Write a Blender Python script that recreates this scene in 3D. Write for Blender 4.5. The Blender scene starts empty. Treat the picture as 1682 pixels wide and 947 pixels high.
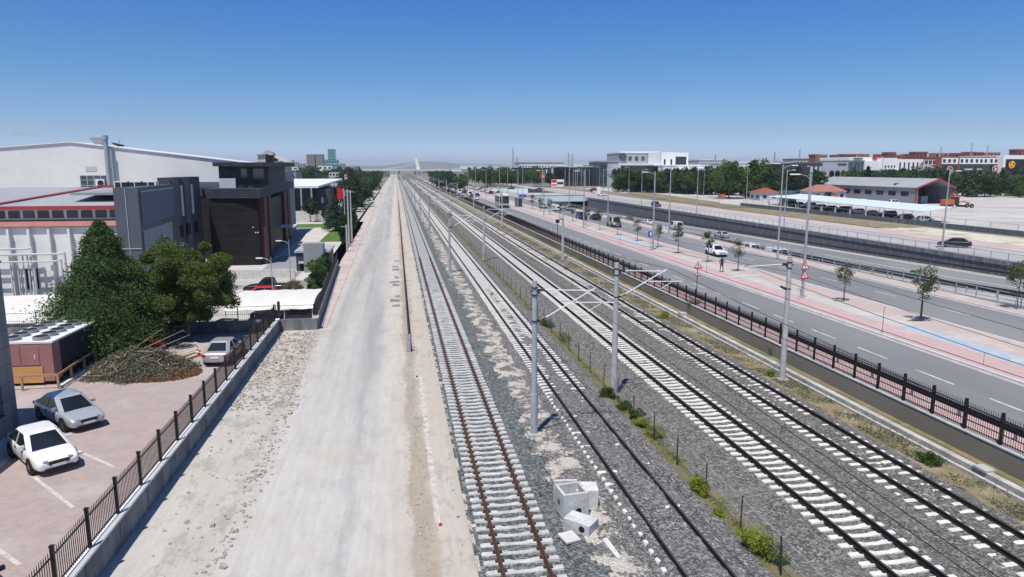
import bpy, math, random
import numpy as np
from mathutils import Vector, Matrix
R = math.radians
rnd = random.Random(7)
SC = bpy.context.scene
COL = SC.collection
# ------------------------------------------------------------------ camera
F_PX, CXP, CYP = 1166.0, 841.0, 473.5
CAM_H = 12.75
PITCH, YAW = R(9.6137), R(-9.1745)
cam_d = bpy.data.cameras.new('camera'); cam = bpy.data.objects.new('camera', cam_d); COL.objects.link(cam)
cam_d.sensor_width = 36.0; cam_d.lens = F_PX / 1682 * 36.0
cam_d.clip_start = 0.1; cam_d.clip_end = 30000
cam.location = (0, 0, CAM_H)
cam.rotation_euler = (R(90) - PITCH, 0, YAW)
SC.camera = cam
# ------------------------------------------------------------------ world, sun, exposure
w = bpy.data.worlds.new('World'); SC.world = w; w.use_nodes = True
SUN_EL = R(66); sx, sy = -0.5, -0.866
nt = w.node_tree; bg = nt.nodes['Background']
sky = nt.nodes.new('ShaderNodeTexSky'); sky.sky_type = 'NISHITA'; sky.sun_disc = False
sky.sun_elevation = SUN_EL; sky.sun_rotation = math.atan2(sx, sy)
sky.altitude = 3000; sky.air_density = 1.0; sky.dust_density = 0.0; sky.ozone_density = 8.0
_tc = nt.nodes.new('ShaderNodeTexCoord'); _sp = nt.nodes.new('ShaderNodeSeparateXYZ'); nt.links.new(_tc.outputs['Generated'], _sp.inputs[0])
_rp = nt.nodes.new('ShaderNodeValToRGB'); _mr = nt.nodes.new('ShaderNodeMapRange'); nt.links.new(_sp.outputs[2], _mr.inputs[0]); _mr.inputs[1].default_value = 0.0; _mr.inputs[2].default_value = 0.6
nt.links.new(_mr.outputs[0], _rp.inputs[0])
# clear dry upland air: deeper blue overhead, lavender haze low down (tint by elevation)
SKYT = [(0.0, (.88, .89, 1.0)), (.017, (.87, .86, 1.0)), (.075, (.71, .68, .70)), (.197, (.52, .71, .76)), (.352, (.37, .66, .90)), (1.0, (.75, .88, 1.0))]
while len(_rp.color_ramp.elements) < len(SKYT): _rp.color_ramp.elements.new(.5)
for _e, (_p, _c) in zip(_rp.color_ramp.elements, SKYT): _e.position = _p; _e.color = (*_c, 1)
_mx = nt.nodes.new('ShaderNodeMix'); _mx.data_type = 'RGBA'; _mx.blend_type = 'MULTIPLY'; _mx.inputs[0].default_value = 1.0
nt.links.new(sky.outputs[0], _mx.inputs[6]); nt.links.new(_rp.outputs[0], _mx.inputs[7]); nt.links.new(_mx.outputs[2], bg.inputs[0]); bg.inputs[1].default_value = 0.12
sl = bpy.data.lights.new('sun', 'SUN'); sl.energy = 4.3; sl.angle = R(0.53); sl.color = (1.0, 0.945, 0.87)
so = bpy.data.objects.new('sun', sl); COL.objects.link(so)
ld = Vector((-sx * math.cos(SUN_EL), -sy * math.cos(SUN_EL), -math.sin(SUN_EL)))
so.rotation_euler = ld.to_track_quat('-Z', 'Y').to_euler(); so.location = (0, 0, 200)
SC.view_settings.view_transform = 'Standard'; SC.view_settings.look = 'None'
SC.view_settings.gamma = 1.0; SC.view_settings.use_curve_mapping = False
SC.view_settings.exposure = 0.25
SC.render.engine = 'CYCLES'
SC.cycles.max_bounces = 5; SC.cycles.volume_bounces = 0
SC.cycles.transparent_max_bounces = 6

# ------------------------------------------------------------------ turning measured points into world points
_F0 = Vector((-math.sin(YAW), math.cos(YAW), 0)); _F0 = Vector((math.sin(-YAW), math.cos(YAW), 0))
_F0 = Vector((math.sin(R(9.1745)), math.cos(R(9.1745)), 0)); _RT = Vector((math.cos(R(9.1745)), -math.sin(R(9.1745)), 0))
_FC = _F0 * math.cos(PITCH) - Vector((0, 0, 1)) * math.sin(PITCH)
_UC = _F0 * math.sin(PITCH) + Vector((0, 0, 1)) * math.cos(PITCH)
def _ray(x, y): return _FC + _RT * ((x - CXP) / F_PX) + _UC * ((CYP - y) / F_PX)
def gp(x, y, z=0.0):
    r = _ray(x, y); t = (z - CAM_H) / r.z; return Vector((r.x * t, r.y * t, z))
def at(x, y, Y):
    r = _ray(x, y); t = Y / r.y; return Vector((r.x * t, Y, CAM_H + r.z * t))

# ------------------------------------------------------------------ materials
MATS = {}
def _n(t, ty, **kw):
    nd = t.nodes.new(ty)
    for k, v in kw.items():
        if k in nd.inputs: nd.inputs[k].default_value = v
        else: setattr(nd, k, v)
    return nd
def c4(c): return (c[0], c[1], c[2], 1)
def mixc(t, fac, a, b, mode='MIX'):
    m = t.nodes.new('ShaderNodeMix'); m.data_type = 'RGBA'; m.blend_type = mode
    for s, v in ((0, fac), (6, a), (7, b)):
        if hasattr(v, 'node'): t.links.new(v, m.inputs[s])
        elif s == 0: m.inputs[0].default_value = v
        else: m.inputs[s].default_value = c4(v)
    return m.outputs[2]
def maprange(t, v, a, b, c=0.0, d=1.0, smooth=False):
    m = t.nodes.new('ShaderNodeMapRange'); t.links.new(v, m.inputs[0])
    m.inputs[1].default_value = a; m.inputs[2].default_value = b; m.inputs[3].default_value = c; m.inputs[4].default_value = d
    if smooth: m.interpolation_type = 'SMOOTHSTEP'
    return m.outputs[0]
def math_(t, op, a, b=0.0):
    m = t.nodes.new('ShaderNodeMath'); m.operation = op
    for i, v in enumerate((a, b)):
        if hasattr(v, 'node'): t.links.new(v, m.inputs[i])
        else: m.inputs[i].default_value = v
    return m.outputs[0]
def pos(t, sc=(1, 1, 1), obj=False):
    if obj: o = t.nodes.new('ShaderNodeTexCoord').outputs['Object']
    else: o = t.nodes.new('ShaderNodeNewGeometry').outputs['Position']
    m = t.nodes.new('ShaderNodeMapping'); t.links.new(o, m.inputs[0]); m.inputs['Scale'].default_value = sc
    return m.outputs[0]
def noise(t, v, scale, detail=3, rough=0.55, dist=0.0):
    n = _n(t, 'ShaderNodeTexNoise', Scale=scale, Detail=detail, Roughness=rough, Distortion=dist)
    t.links.new(v, n.inputs['Vector']); return n.outputs['Fac']
def ramp(t, v, stops):
    r = t.nodes.new('ShaderNodeValToRGB'); t.links.new(v, r.inputs[0]); e = r.color_ramp.elements
    while len(e) < len(stops): e.new(0.5)
    for k, (p, c) in enumerate(stops):
        e[k].position = p; e[k].color = c4(c) if hasattr(c, '__len__') else (c, c, c, 1)
    return r.outputs[0]
def bump(t, bs, h, strength=0.4, dist=0.02):
    b = _n(t, 'ShaderNodeBump', Strength=strength, Distance=dist); t.links.new(h, b.inputs['Height']); t.links.new(b.outputs[0], bs.inputs['Normal'])
def newmat(name, rough=0.8, metal=0.0, spec=0.4):
    m = bpy.data.materials.new(name); m.use_nodes = True; t = m.node_tree; bs = t.nodes['Principled BSDF']
    bs.inputs['Roughness'].default_value = rough; bs.inputs['Metallic'].default_value = metal
    bs.inputs['Specular IOR Level'].default_value = spec
    MATS[name] = m; return m, t, bs
def simple(name, col, rough=0.7, metal=0.0, var=0.12, scale=3.0, spec=0.4, bmp=0.0, coat=0.0, obj=False):
    """plain surface with uneven tone: two noises, one broad and one fine"""
    m, t, bs = newmat(name, rough, metal, spec)
    p = pos(t, obj=obj)
    a = noise(t, p, scale, 4); b = noise(t, p, scale * 7, 2)
    s = math_(t, 'ADD', math_(t, 'MULTIPLY', a, 0.65), math_(t, 'MULTIPLY', b, 0.35))
    f = maprange(t, s, 0.3, 0.7)
    d = tuple(max(0, x * (1 - var * 1.6)) for x in col); l = tuple(min(1, x * (1 + var)) for x in col)
    t.links.new(mixc(t, f, d, l), bs.inputs['Base Color'])
    if bmp: bump(t, bs, b, bmp, 0.02)
    if coat: bs.inputs['Coat Weight'].default_value = coat; bs.inputs['Coat Roughness'].default_value = 0.06
    return m

simple('concrete', (0.42, 0.415, 0.40), 0.9, var=0.2, scale=1.2, bmp=0.2)
simple('concrete_light', (0.60, 0.59, 0.57), 0.9, var=0.16, scale=2, bmp=0.1)
simple('duct_dusty', (0.54, 0.50, 0.45), 0.95, var=0.35, scale=2.6)
simple('coping_worn', (0.47, 0.46, 0.43), 0.95, var=0.3, scale=1.3, bmp=0.2)
simple('louvre_low', (0.40, 0.40, 0.36), 0.7, 0.0, var=0.08, scale=1)
simple('louvre_blue', (0.21, 0.225, 0.245), 0.75, 0.0, var=0.08, scale=1)
simple('concrete_dark', (0.16, 0.16, 0.155), 0.9, var=0.3, scale=0.8, bmp=0.2)
simple('mast_steel', (0.40, 0.42, 0.44), 0.6, 0.1, var=0.15, scale=2)
simple('mast_concrete', (0.45, 0.45, 0.44), 0.85, var=0.15, scale=2)
simple('galv', (0.40, 0.42, 0.44), 0.5, 0.3, var=0.1, scale=2)
simple('black_iron', (0.018, 0.016, 0.016), 0.5, 0.2, var=0.2, scale=6)
simple('rust_rail', (0.075, 0.035, 0.028), 0.75, 0.2, var=0.35, scale=5)
simple('dark_rail', (0.020, 0.017, 0.016), 0.65, 0.3, var=0.3, scale=3)
simple('rail_top', (0.13, 0.12, 0.115), 0.45, 0.7, var=0.2, scale=3)
simple('rail_top_rust', (0.10, 0.055, 0.045), 0.7, 0.4, var=0.2, scale=3)
simple('clip', (0.05, 0.028, 0.024), 0.7, 0.3)
simple('sleeper_grey', (0.50, 0.51, 0.50), 0.9, var=0.28, scale=1.4, bmp=0.15)
simple('lane_paint', (0.56, 0.56, 0.54), 0.8, var=0.3, scale=2.0)
simple('lot_line', (0.56, 0.53, 0.49), 0.9, var=0.3, scale=5.0)
simple('sleeper_white', (0.66, 0.645, 0.60), 0.9, var=0.14, scale=1.8, bmp=0.15)
simple('white_paint', (0.78, 0.78, 0.76), 0.6, var=0.05, scale=1)
simple('white_wall', (0.72, 0.71, 0.68), 0.85, var=0.06, scale=0.35)
simple('white_metal', (0.72, 0.74, 0.76), 0.45, 0.0, var=0.06, scale=0.4)
simple('roof_white', (0.74, 0.75, 0.76), 0.5, 0.0, var=0.08, scale=0.2)
simple('roof_grey', (0.36, 0.37, 0.38), 0.6, 0.1, var=0.1, scale=0.2)
simple('roof_blue', (0.62, 0.70, 0.72), 0.5, var=0.08, scale=0.3)
simple('grey_panel', (0.115, 0.125, 0.145), 0.45, 0.3, var=0.06, scale=0.5)
simple('grey_wall', (0.26, 0.275, 0.29), 0.7, var=0.08, scale=0.3)
simple('dark_grey_wall', (0.05, 0.054, 0.062), 0.6, var=0.1, scale=0.5)
simple('black_wall', (0.016, 0.016, 0.018), 0.5, var=0.15, scale=1)
simple('brown_panel', (0.10, 0.038, 0.028), 0.6, var=0.15, scale=1)
simple('light_grey', (0.50, 0.51, 0.52), 0.7, var=0.08, scale=0.5)
simple('cream_wall', (0.50, 0.47, 0.41), 0.85, var=0.1, scale=0.3)
simple('brick_orange', (0.45, 0.19, 0.11), 0.85, var=0.18, scale=0.3)
simple('brick_dark', (0.27, 0.095, 0.07), 0.85, var=0.18, scale=0.3)
simple('roof_red', (0.30, 0.075, 0.06), 0.8, var=0.15, scale=1)
simple('roof_pink', (0.33, 0.15, 0.125), 0.8, var=0.12, scale=1)
simple('red_paint', (0.55, 0.02, 0.03), 0.4, var=0.08, scale=1)
simple('red_trim', (0.35, 0.05, 0.06), 0.5, var=0.08, scale=1)
simple('orange_paint', (0.62, 0.13, 0.03), 0.45, var=0.12, scale=2)
simple('orange_sign', (0.80, 0.36, 0.03), 0.5, var=0.04)
simple('yellow_paint', (0.70, 0.55, 0.05), 0.5, var=0.1)
simple('blue_paint', (0.05, 0.09, 0.45), 0.5, var=0.08)
simple('teal_wall', (0.05, 0.16, 0.15), 0.4, var=0.15, scale=1)
simple('pinkbrown', (0.34, 0.17, 0.16), 0.6, var=0.08, scale=1)
simple('plywood', (0.55, 0.30, 0.12), 0.7, var=0.1, scale=2)
simple('timber', (0.42, 0.26, 0.15), 0.8, var=0.2, scale=4)
simple('cut_wood', (0.55, 0.45, 0.33), 0.9, var=0.25, scale=3)
simple('bark', (0.11, 0.085, 0.06), 0.95, var=0.3, scale=6)
simple('rubber', (0.016, 0.016, 0.017), 0.85, var=0.2, scale=8)
simple('rim', (0.35, 0.36, 0.38), 0.35, 0.7, var=0.1, scale=8)
simple('plastic_black', (0.02, 0.02, 0.022), 0.5, var=0.2, scale=8)
simple('tail_light', (0.30, 0.01, 0.01), 0.25, var=0.05, spec=0.6)
simple('head_light', (0.28, 0.30, 0.33), 0.15, 0.3, var=0.05, spec=0.7)
simple('plate_white', (0.75, 0.76, 0.78), 0.5, var=0.03)
simple('tent', (0.66, 0.65, 0.61), 0.75, var=0.05, scale=0.6)
simple('skin', (0.42, 0.26, 0.18), 0.6)
simple('black_cloth', (0.012, 0.012, 0.014), 0.9)
simple('grey_cloth', (0.06, 0.065, 0.07), 0.9)
simple('hair_dark', (0.015, 0.01, 0.008), 0.8)
simple('far_city', (0.33, 0.33, 0.33), 0.9, var=0.15, scale=0.02)
simple('far_brown', (0.24, 0.215, 0.19), 0.9, var=0.06, scale=0.05)
simple('tower_glass', (0.20, 0.38, 0.42), 0.25, 0.2, var=0.12, scale=0.08, spec=0.8)
simple('rock', (0.40, 0.37, 0.325), 0.95, var=0.25, scale=4)
simple('brick_bit', (0.34, 0.20, 0.17), 0.95, var=0.25, scale=4)
simple('pole_dark', (0.05, 0.052, 0.056), 0.5, 0.2)
simple('insulator', (0.06, 0.035, 0.028), 0.3)
simple('wire', (0.02, 0.02, 0.02), 0.6)

def glass(name, col=(0.012, 0.016, 0.02), rough=0.06, spec=0.7):
    m, t, bs = newmat(name, rough, 0.0, spec)
    n = noise(t, pos(t), 0.6, 2)
    t.links.new(mixc(t, maprange(t, n, 0.35, 0.65), tuple(c * 0.7 for c in col), tuple(c * 1.5 for c in col)), bs.inputs['Base Color'])
glass('glass'); glass('glass_blue', (0.03, 0.05, 0.065), 0.08); glass('glass_green', (0.10, 0.16, 0.15), 0.15)
def carpaint(name, col, metal=0.0, rough=0.35):
    m = simple(name, col, rough, metal, var=0.02, scale=1.0, coat=0.8)
carpaint('car_white', (0.78, 0.78, 0.77)); carpaint('car_silver', (0.42, 0.45, 0.49), 0.25, 0.35); carpaint('car_silver_warm', (0.42, 0.415, 0.41), 0.25, 0.38)
carpaint('car_red', (0.60, 0.012, 0.025)); carpaint('car_black', (0.012, 0.012, 0.014)); carpaint('car_navy', (0.02, 0.022, 0.05)); carpaint('car_grey', (0.10, 0.10, 0.105), 0.4)
carpaint('car_beige', (0.42, 0.40, 0.36), 0.3)

def ballast(name, dark, light, soil=(0.45, 0.38, 0.29), soil_amt=0.0, scale=15.0, tint=None):
    """crushed stone: one tone per stone, dark gaps between stones"""
    m, t, bs = newmat(name, 0.95, 0, 0.2); p = pos(t)
    v = _n(t, 'ShaderNodeTexVoronoi', Scale=scale, Randomness=1.0); t.links.new(p, v.inputs['Vector'])
    sep = t.nodes.new('ShaderNodeSeparateColor'); t.links.new(v.outputs['Color'], sep.inputs[0])
    v2 = _n(t, 'ShaderNodeTexVoronoi', Scale=scale * 0.53, Randomness=1.0); t.links.new(p, v2.inputs['Vector'])
    sep2 = t.nodes.new('ShaderNodeSeparateColor'); t.links.new(v2.outputs['Color'], sep2.inputs[0])
    mean = tuple((a + b) / 2 for a, b in zip(dark, light))
    tone = math_(t, 'ADD', math_(t, 'MULTIPLY', sep.outputs[0], 0.62), math_(t, 'MULTIPLY', sep2.outputs[1], 0.38))
    c = ramp(t, tone, [(0.0, tuple(x * 0.6 for x in dark)), (0.35, dark), (0.62, mean), (0.85, light), (1.0, tuple(min(1, x * 1.6) for x in light))])
    big = noise(t, p, 0.5, 5, 0.6)
    c = mixc(t, maprange(t, big, 0.3, 0.7, 0.0, 0.55), c, tuple(x * 0.95 for x in mean))
    gap = maprange(t, v.outputs['Distance'], 0.0, 0.75, 1.0, 0.35)
    if soil_amt:
        s = noise(t, p, 0.9, 6, 0.65); fine = noise(t, p, 9, 3)
        k = maprange(t, math_(t, 'ADD', s, math_(t, 'MULTIPLY', math_(t, 'SUBTRACT', fine, 0.5), 0.35)), 0.62 - soil_amt, 0.68 - soil_amt)
        c = mixc(t, k, c, soil)
    t.links.new(c, bs.inputs['Base Color'])
    bump(t, bs, gap, 1.0, 0.09)
    return m
ballast('ballast_blue', (0.050, 0.058, 0.058), (0.31, 0.33, 0.32))
ballast('ballast_grey', (0.07, 0.066, 0.064), (0.38, 0.375, 0.365))
ballast('ballast_brown', (0.075, 0.07, 0.062), (0.35, 0.335, 0.31))

# ------------------------------------------------------------------ mesh building
class MB:
    def __init__(s): s.v = []; s.f = []; s.m = []; s.cur = 0; s.M = None
    def add(s, vs, fs):
        o = len(s.v)
        if s.M is not None: vs = [tuple(s.M @ Vector(p)) for p in vs]
        s.v += [tuple(p) for p in vs]; s.f += [tuple(i + o for i in f) for f in fs]; s.m += [s.cur] * len(fs); return s
    def box(s, x0, x1, y0, y1, z0, z1):
        return s.add([(x0, y0, z0), (x1, y0, z0), (x1, y1, z0), (x0, y1, z0), (x0, y0, z1), (x1, y0, z1), (x1, y1, z1), (x0, y1, z1)],
                     [(0, 3, 2, 1), (4, 5, 6, 7), (0, 1, 5, 4), (1, 2, 6, 5), (2, 3, 7, 6), (3, 0, 4, 7)])
    def cbox(s, c, size, rz=0.0):
        ca, sa = math.cos(rz), math.sin(rz); hx, hy, hz = size[0] / 2, size[1] / 2, size[2] / 2; vs = []
        for z in (-hz, hz):
            for x, y in ((-hx, -hy), (hx, -hy), (hx, hy), (-hx, hy)): vs.append((c[0] + x * ca - y * sa, c[1] + x * sa + y * ca, c[2] + z))
        return s.add(vs, [(0, 3, 2, 1), (4, 5, 6, 7), (0, 1, 5, 4), (1, 2, 6, 5), (2, 3, 7, 6), (3, 0, 4, 7)])
    def tube(s, a, b, r, n=8, r2=None):
        a = Vector(a); b = Vector(b); d = (b - a)
        if d.length < 1e-6: return s
        d.normalize(); u = d.orthogonal().normalized(); w_ = d.cross(u); r2 = r if r2 is None else r2; vs = []
        for q, rr in ((a, r), (b, r2)):
            for i in range(n):
                an = 2 * math.pi * i / n + math.pi / n; vs.append(q + (u * math.cos(an) + w_ * math.sin(an)) * rr)
        fs = [(i, (i + 1) % n, n + (i + 1) % n, n + i) for i in range(n)] + [tuple(range(n - 1, -1, -1)), tuple(range(n, 2 * n))]
        return s.add(vs, fs)
    def path(s, pts, r, n=6):
        for a, b in zip(pts[:-1], pts[1:]): s.tube(a, b, r, n)
        return s
    def bar(s, a, b, w_, h):
        """rectangular bar from a to b, w_ across (horizontal), h upright"""
        a = Vector(a); b = Vector(b); d = (b - a).normalized(); up = Vector((0, 0, 1))
        if abs(d.z) > 0.95: up = Vector((0, 1, 0))
        sd = d.cross(up).normalized(); u = sd.cross(d); vs = []
        for q in (a, b):
            for i, j in ((-1, -1), (1, -1), (1, 1), (-1, 1)): vs.append(q + sd * (i * w_ / 2) + u * (j * h / 2))
        return s.add(vs, [(0, 1, 2, 3), (7, 6, 5, 4), (0, 4, 5, 1), (1, 5, 6, 2), (2, 6, 7, 3), (3, 7, 4, 0)])
    def prism(s, pts, z0, z1):
        n = len(pts); vs = [(x, y, z0) for x, y in pts] + [(x, y, z1) for x, y in pts]
        return s.add(vs, [tuple(range(n - 1, -1, -1)), tuple(range(n, 2 * n))] + [(i, (i + 1) % n, n + (i + 1) % n, n + i) for i in range(n)])
    def slab(s, quad, th):
        """four 3-D corners (anticlockwise from above) thickened downwards"""
        q = [Vector(p) for p in quad]; nrm = (q[1] - q[0]).cross(q[3] - q[0]).normalized() * th
        n = len(q); vs = q + [p - nrm for p in q]
        return s.add(vs, [tuple(range(n)), tuple(range(2 * n - 1, n - 1, -1))] + [(i, n + i, n + (i + 1) % n, (i + 1) % n) for i in range(n)])
    def loft(s, rings, cap=True, closed=True):
        n = len(rings[0]); vs = [p for r_ in rings for p in r_]; fs = []
        for k in range(len(rings) - 1):
            for i in range(n if closed else n - 1):
                j = (i + 1) % n; fs.append((k * n + i, k * n + j, (k + 1) * n + j, (k + 1) * n + i))
        if cap: fs += [tuple(range(n - 1, -1, -1)), tuple((len(rings) - 1) * n + i for i in range(n))]
        return s.add(vs, fs)
    def disc(s, c, nrm, r, n=20, th=0.05):
        c = Vector(c); nrm = Vector(nrm).normalized(); return s.tube(c - nrm * th / 2, c + nrm * th / 2, r, n)
    def face(s, pts): return s.add(pts, [tuple(range(len(pts)))])
    def mesh(s, name, mats, smooth=False):
        me = bpy.data.meshes.new(name); me.from_pydata(s.v, [], s.f)
        if not isinstance(mats, (list, tuple)): mats = [mats]
        for x in mats: me.materials.append(MATS[x])
        if len(mats) > 1: me.polygons.foreach_set('material_index', s.m)
        if smooth: me.polygons.foreach_set('use_smooth', [True] * len(me.polygons))
        me.update(); return me
    def build(s, name, mats, parent=None, smooth=False, label=None, bevel=0.0):
        o = bpy.data.objects.new(name, s.mesh(name, mats, smooth)); COL.objects.link(o)
        if parent is not None: o.parent = parent
        if label: o['label'] = label
        if bevel:
            b = o.modifiers.new('bevel', 'BEVEL'); b.width = bevel; b.segments = 2; b.limit_method = 'ANGLE'
        return o
def fixn(o):
    import bmesh
    bm = bmesh.new(); bm.from_mesh(o.data); bmesh.ops.recalc_face_normals(bm, faces=bm.faces); bm.to_mesh(o.data); bm.free(); return o
def tag(o, label=None, cat=None, group=None, kind=None):
    if label: o['label'] = label
    if cat: o['category'] = cat
    if group: o['group'] = group
    if kind: o['kind'] = kind
    return o
def empty(name, label, cat, loc=(0, 0, 0), rz=0.0, group=None):
    o = bpy.data.objects.new(name, None); COL.objects.link(o); o.location = loc; o.rotation_euler = (0, 0, rz); o.empty_display_size = 0.3
    return tag(o, label, cat, group)
def struct(mb, name, mats, smooth=False): return tag(mb.build(name, mats, smooth=smooth), kind='structure')
def copy_tree(o, parent=None, loc=None, rz=None, label=None, scale=None):
    c = o.copy(); COL.objects.link(c); c.parent = parent
    if loc is not None: c.location = loc
    if rz is not None: c.rotation_euler = (0, 0, rz)
    if scale is not None: c.scale = (scale, scale, scale) if not hasattr(scale, '__len__') else scale
    if label: c['label'] = label
    for ch in KIDS.get(o, None) or [k for k in o.children]: copy_tree(ch, c)
    return c
KIDS = {}
_U = ['', 'first', 'second', 'third', 'fourth', 'fifth', 'sixth', 'seventh', 'eighth', 'ninth', 'tenth', 'eleventh', 'twelfth', 'thirteenth', 'fourteenth', 'fifteenth', 'sixteenth', 'seventeenth', 'eighteenth', 'nineteenth']
_T = {20: 'twent', 30: 'thirt', 40: 'fort', 50: 'fift', 60: 'sixt', 70: 'sevent', 80: 'eight', 90: 'ninet'}
def nth(k):
    if k < 20: return _U[k]
    if k >= 100: return 'hundred-and-' + nth(k - 100) if k > 100 else 'hundredth'
    t = _T[k // 10 * 10]; return t + 'ieth' if k % 10 == 0 else t + 'y-' + _U[k % 10]
def px_of(x, y, z=0):
    v = Vector((x, y, z - CAM_H)); return v.dot(_RT) / v.dot(_FC)
ORD = ['nearest', 'second', 'third', 'fourth', 'fifth', 'sixth', 'seventh', 'eighth', 'ninth', 'tenth', 'eleventh', 'twelfth', 'thirteenth', 'fourteenth', 'fifteenth', 'sixteenth', 'seventeenth', 'eighteenth', 'nineteenth', 'twentieth']
# ================================================================== ground
def _haul():
    m, t, bs = newmat('haul_dust', 0.95, 0, 0.2); p = pos(t)
    sx_ = t.nodes.new('ShaderNodeSeparateXYZ'); t.links.new(p, sx_.inputs[0])
    ps = pos(t, (1, 0.12, 1)); pm = pos(t, (1, 0.5, 1))
    n1 = noise(t, pm, 0.35, 5, 0.6); n2 = noise(t, p, 2.6, 4, 0.6); n3 = noise(t, ps, 1.2, 5, 0.6)
    x = math_(t, 'ADD', sx_.outputs[0], math_(t, 'ADD', math_(t, 'MULTIPLY', math_(t, 'SUBTRACT', n1, 0.5), 1.7), math_(t, 'MULTIPLY', math_(t, 'SUBTRACT', n2, 0.5), 0.55)))
    u = maprange(t, x, -9.6, 2.4)
    P_ = lambda X: (X + 9.6) / 12.0
    c = ramp(t, u, [(0, (.50, .49, .46)), (P_(-9.0), (.50, .49, .465)), (P_(-8.2), (.50, .475, .435)), (P_(-7.0), (.48, .455, .415)), (P_(-6.2), (.47, .45, .42)), (P_(-5.4), (.53, .52, .50)),
                    (P_(-3.6), (.53, .52, .50)), (P_(-2.55), (.50, .495, .48)), (P_(-2.1), (.36, .37, .375)), (P_(-1.75), (.49, .485, .47)), (P_(-0.6), (.53, .505, .465)), (P_(0.1), (.50, .455, .40)),
                    (P_(0.35), (.34, .265, .195)), (P_(0.85), (.38, .305, .23)), (P_(1.15), (.52, .465, .40)), (1.0, (.47, .42, .36))])
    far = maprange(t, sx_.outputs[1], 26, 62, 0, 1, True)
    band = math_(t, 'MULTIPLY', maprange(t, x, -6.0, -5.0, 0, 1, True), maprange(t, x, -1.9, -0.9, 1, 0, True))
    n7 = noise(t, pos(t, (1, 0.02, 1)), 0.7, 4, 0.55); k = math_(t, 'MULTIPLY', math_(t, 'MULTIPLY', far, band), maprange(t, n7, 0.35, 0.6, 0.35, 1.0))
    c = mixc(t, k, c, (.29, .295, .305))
    n4 = noise(t, pos(t, (1, 0.05, 1)), 0.6, 6, 0.65); c = mixc(t, maprange(t, n4, 0.45, 0.72, 0, 0.55), c, (.60, .59, .56))
    n5 = noise(t, p, 0.22, 4, 0.6); c = mixc(t, maprange(t, n5, 0.52, 0.66, 0, 0.35), c, (.47, .41, .33))
    sp = noise(t, p, 26, 3, 0.7); rough = maprange(t, sx_.outputs[0], -6.6, -5.2, 1, 0.35, True); rough = math_(t, 'MAXIMUM', rough, maprange(t, sx_.outputs[0], -0.2, 0.5))
    dk = math_(t, 'MULTIPLY', maprange(t, sp, 0.30, 0.46, 0.55, 0.0), rough); c = mixc(t, dk, c, (.20, .17, .14))
    n6 = noise(t, ps, 5.0, 4, 0.6); c = mixc(t, maprange(t, n6, 0.35, 0.7, 0.0, 0.34), c, (.35, .33, .30)); n8 = noise(t, pos(t, (1, 0.03, 1)), 3.2, 3, 0.6); c = mixc(t, maprange(t, n8, 0.45, 0.7, 0, 0.35), c, (.38, .365, .34)); n9 = noise(t, pos(t, (1, .5, 1)), 0.8, 6, 0.75); c = mixc(t, math_(t, 'MULTIPLY', rough, maprange(t, n9, 0.52, 0.60, 0, 0.6)), c, (.30, .285, .265)); c = mixc(t, 1.0, c, (1.0, .995, .975), 'MULTIPLY')
    t.links.new(c, bs.inputs['Base Color'])
    bump(t, bs, math_(t, 'ADD', sp, math_(t, 'MULTIPLY', n2, 1.5)), 0.5, 0.05)
_haul()
def _mix2(name, c1, c2, scale, c3=None, sc3=0.3, lim=(0.4, 0.6), fine=14, fa=0.25, rough=0.95, stretch=(1, 1, 1)):
    m, t, bs = newmat(name, rough, 0, 0.2); p = pos(t, stretch)
    c = mixc(t, maprange(t, noise(t, p, scale, 5, 0.6), *lim), c1, c2)
    if c3: c = mixc(t, maprange(t, noise(t, p, sc3, 5, 0.65), 0.5, 0.62, 0, 0.85), c, c3)
    f = noise(t, pos(t), fine, 3, 0.7); c = mixc(t, maprange(t, f, 0.3, 0.6, fa, 0), c, tuple(x * 0.45 for x in c1))
    t.links.new(c, bs.inputs['Base Color']); bump(t, bs, f, 0.4, 0.03); return m
_mix2('terrain', (.20, .185, .15), (.30, .275, .225), 0.02, (.10, .12, .06), 0.012)
_mix2('soil_gravel', (.44, .38, .31), (.24, .235, .22), 1.2, (.55, .50, .43), 0.7)
_mix2('weed_soil', (.20, .165, .11), (.15, .15, .07), 1.5, (.12, .13, .045), 0.8)
_mix2('dry_grass', (.27, .215, .13), (.17, .165, .08), 0.9, (.34, .30, .22), 0.5, fine=22, fa=0.5)
_mix2('asphalt', (.185, .19, .198), (.215, .218, .225), 0.25, (.24, .24, .24), 0.12, fine=30, fa=0.08, stretch=(1, 0.15, 1))
_mix2('asphalt_pale', (.34, .335, .33), (.41, .405, .395), 0.15, (.46, .45, .43), 0.08, fine=20, fa=0.1, stretch=(1, 0.2, 1))
_mix2('yard_pale', (.44, .42, .40), (.52, .50, .475), 0.1, (.36, .34, .32), 0.06, fine=6, fa=0.15)
_mix2('lawn', (.065, .13, .025), (.10, .18, .03), 0.6, (.15, .19, .05), 0.4, fine=18, fa=0.3)
_mix2('driveway', (.47, .455, .43), (.53, .515, .49), 0.3, fine=10, fa=0.1)
_mix2('sand', (.62, .58, .50), (.52, .47, .38), 0.5, (.30, .28, .14), 0.2, fine=8, fa=0.2)
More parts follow.
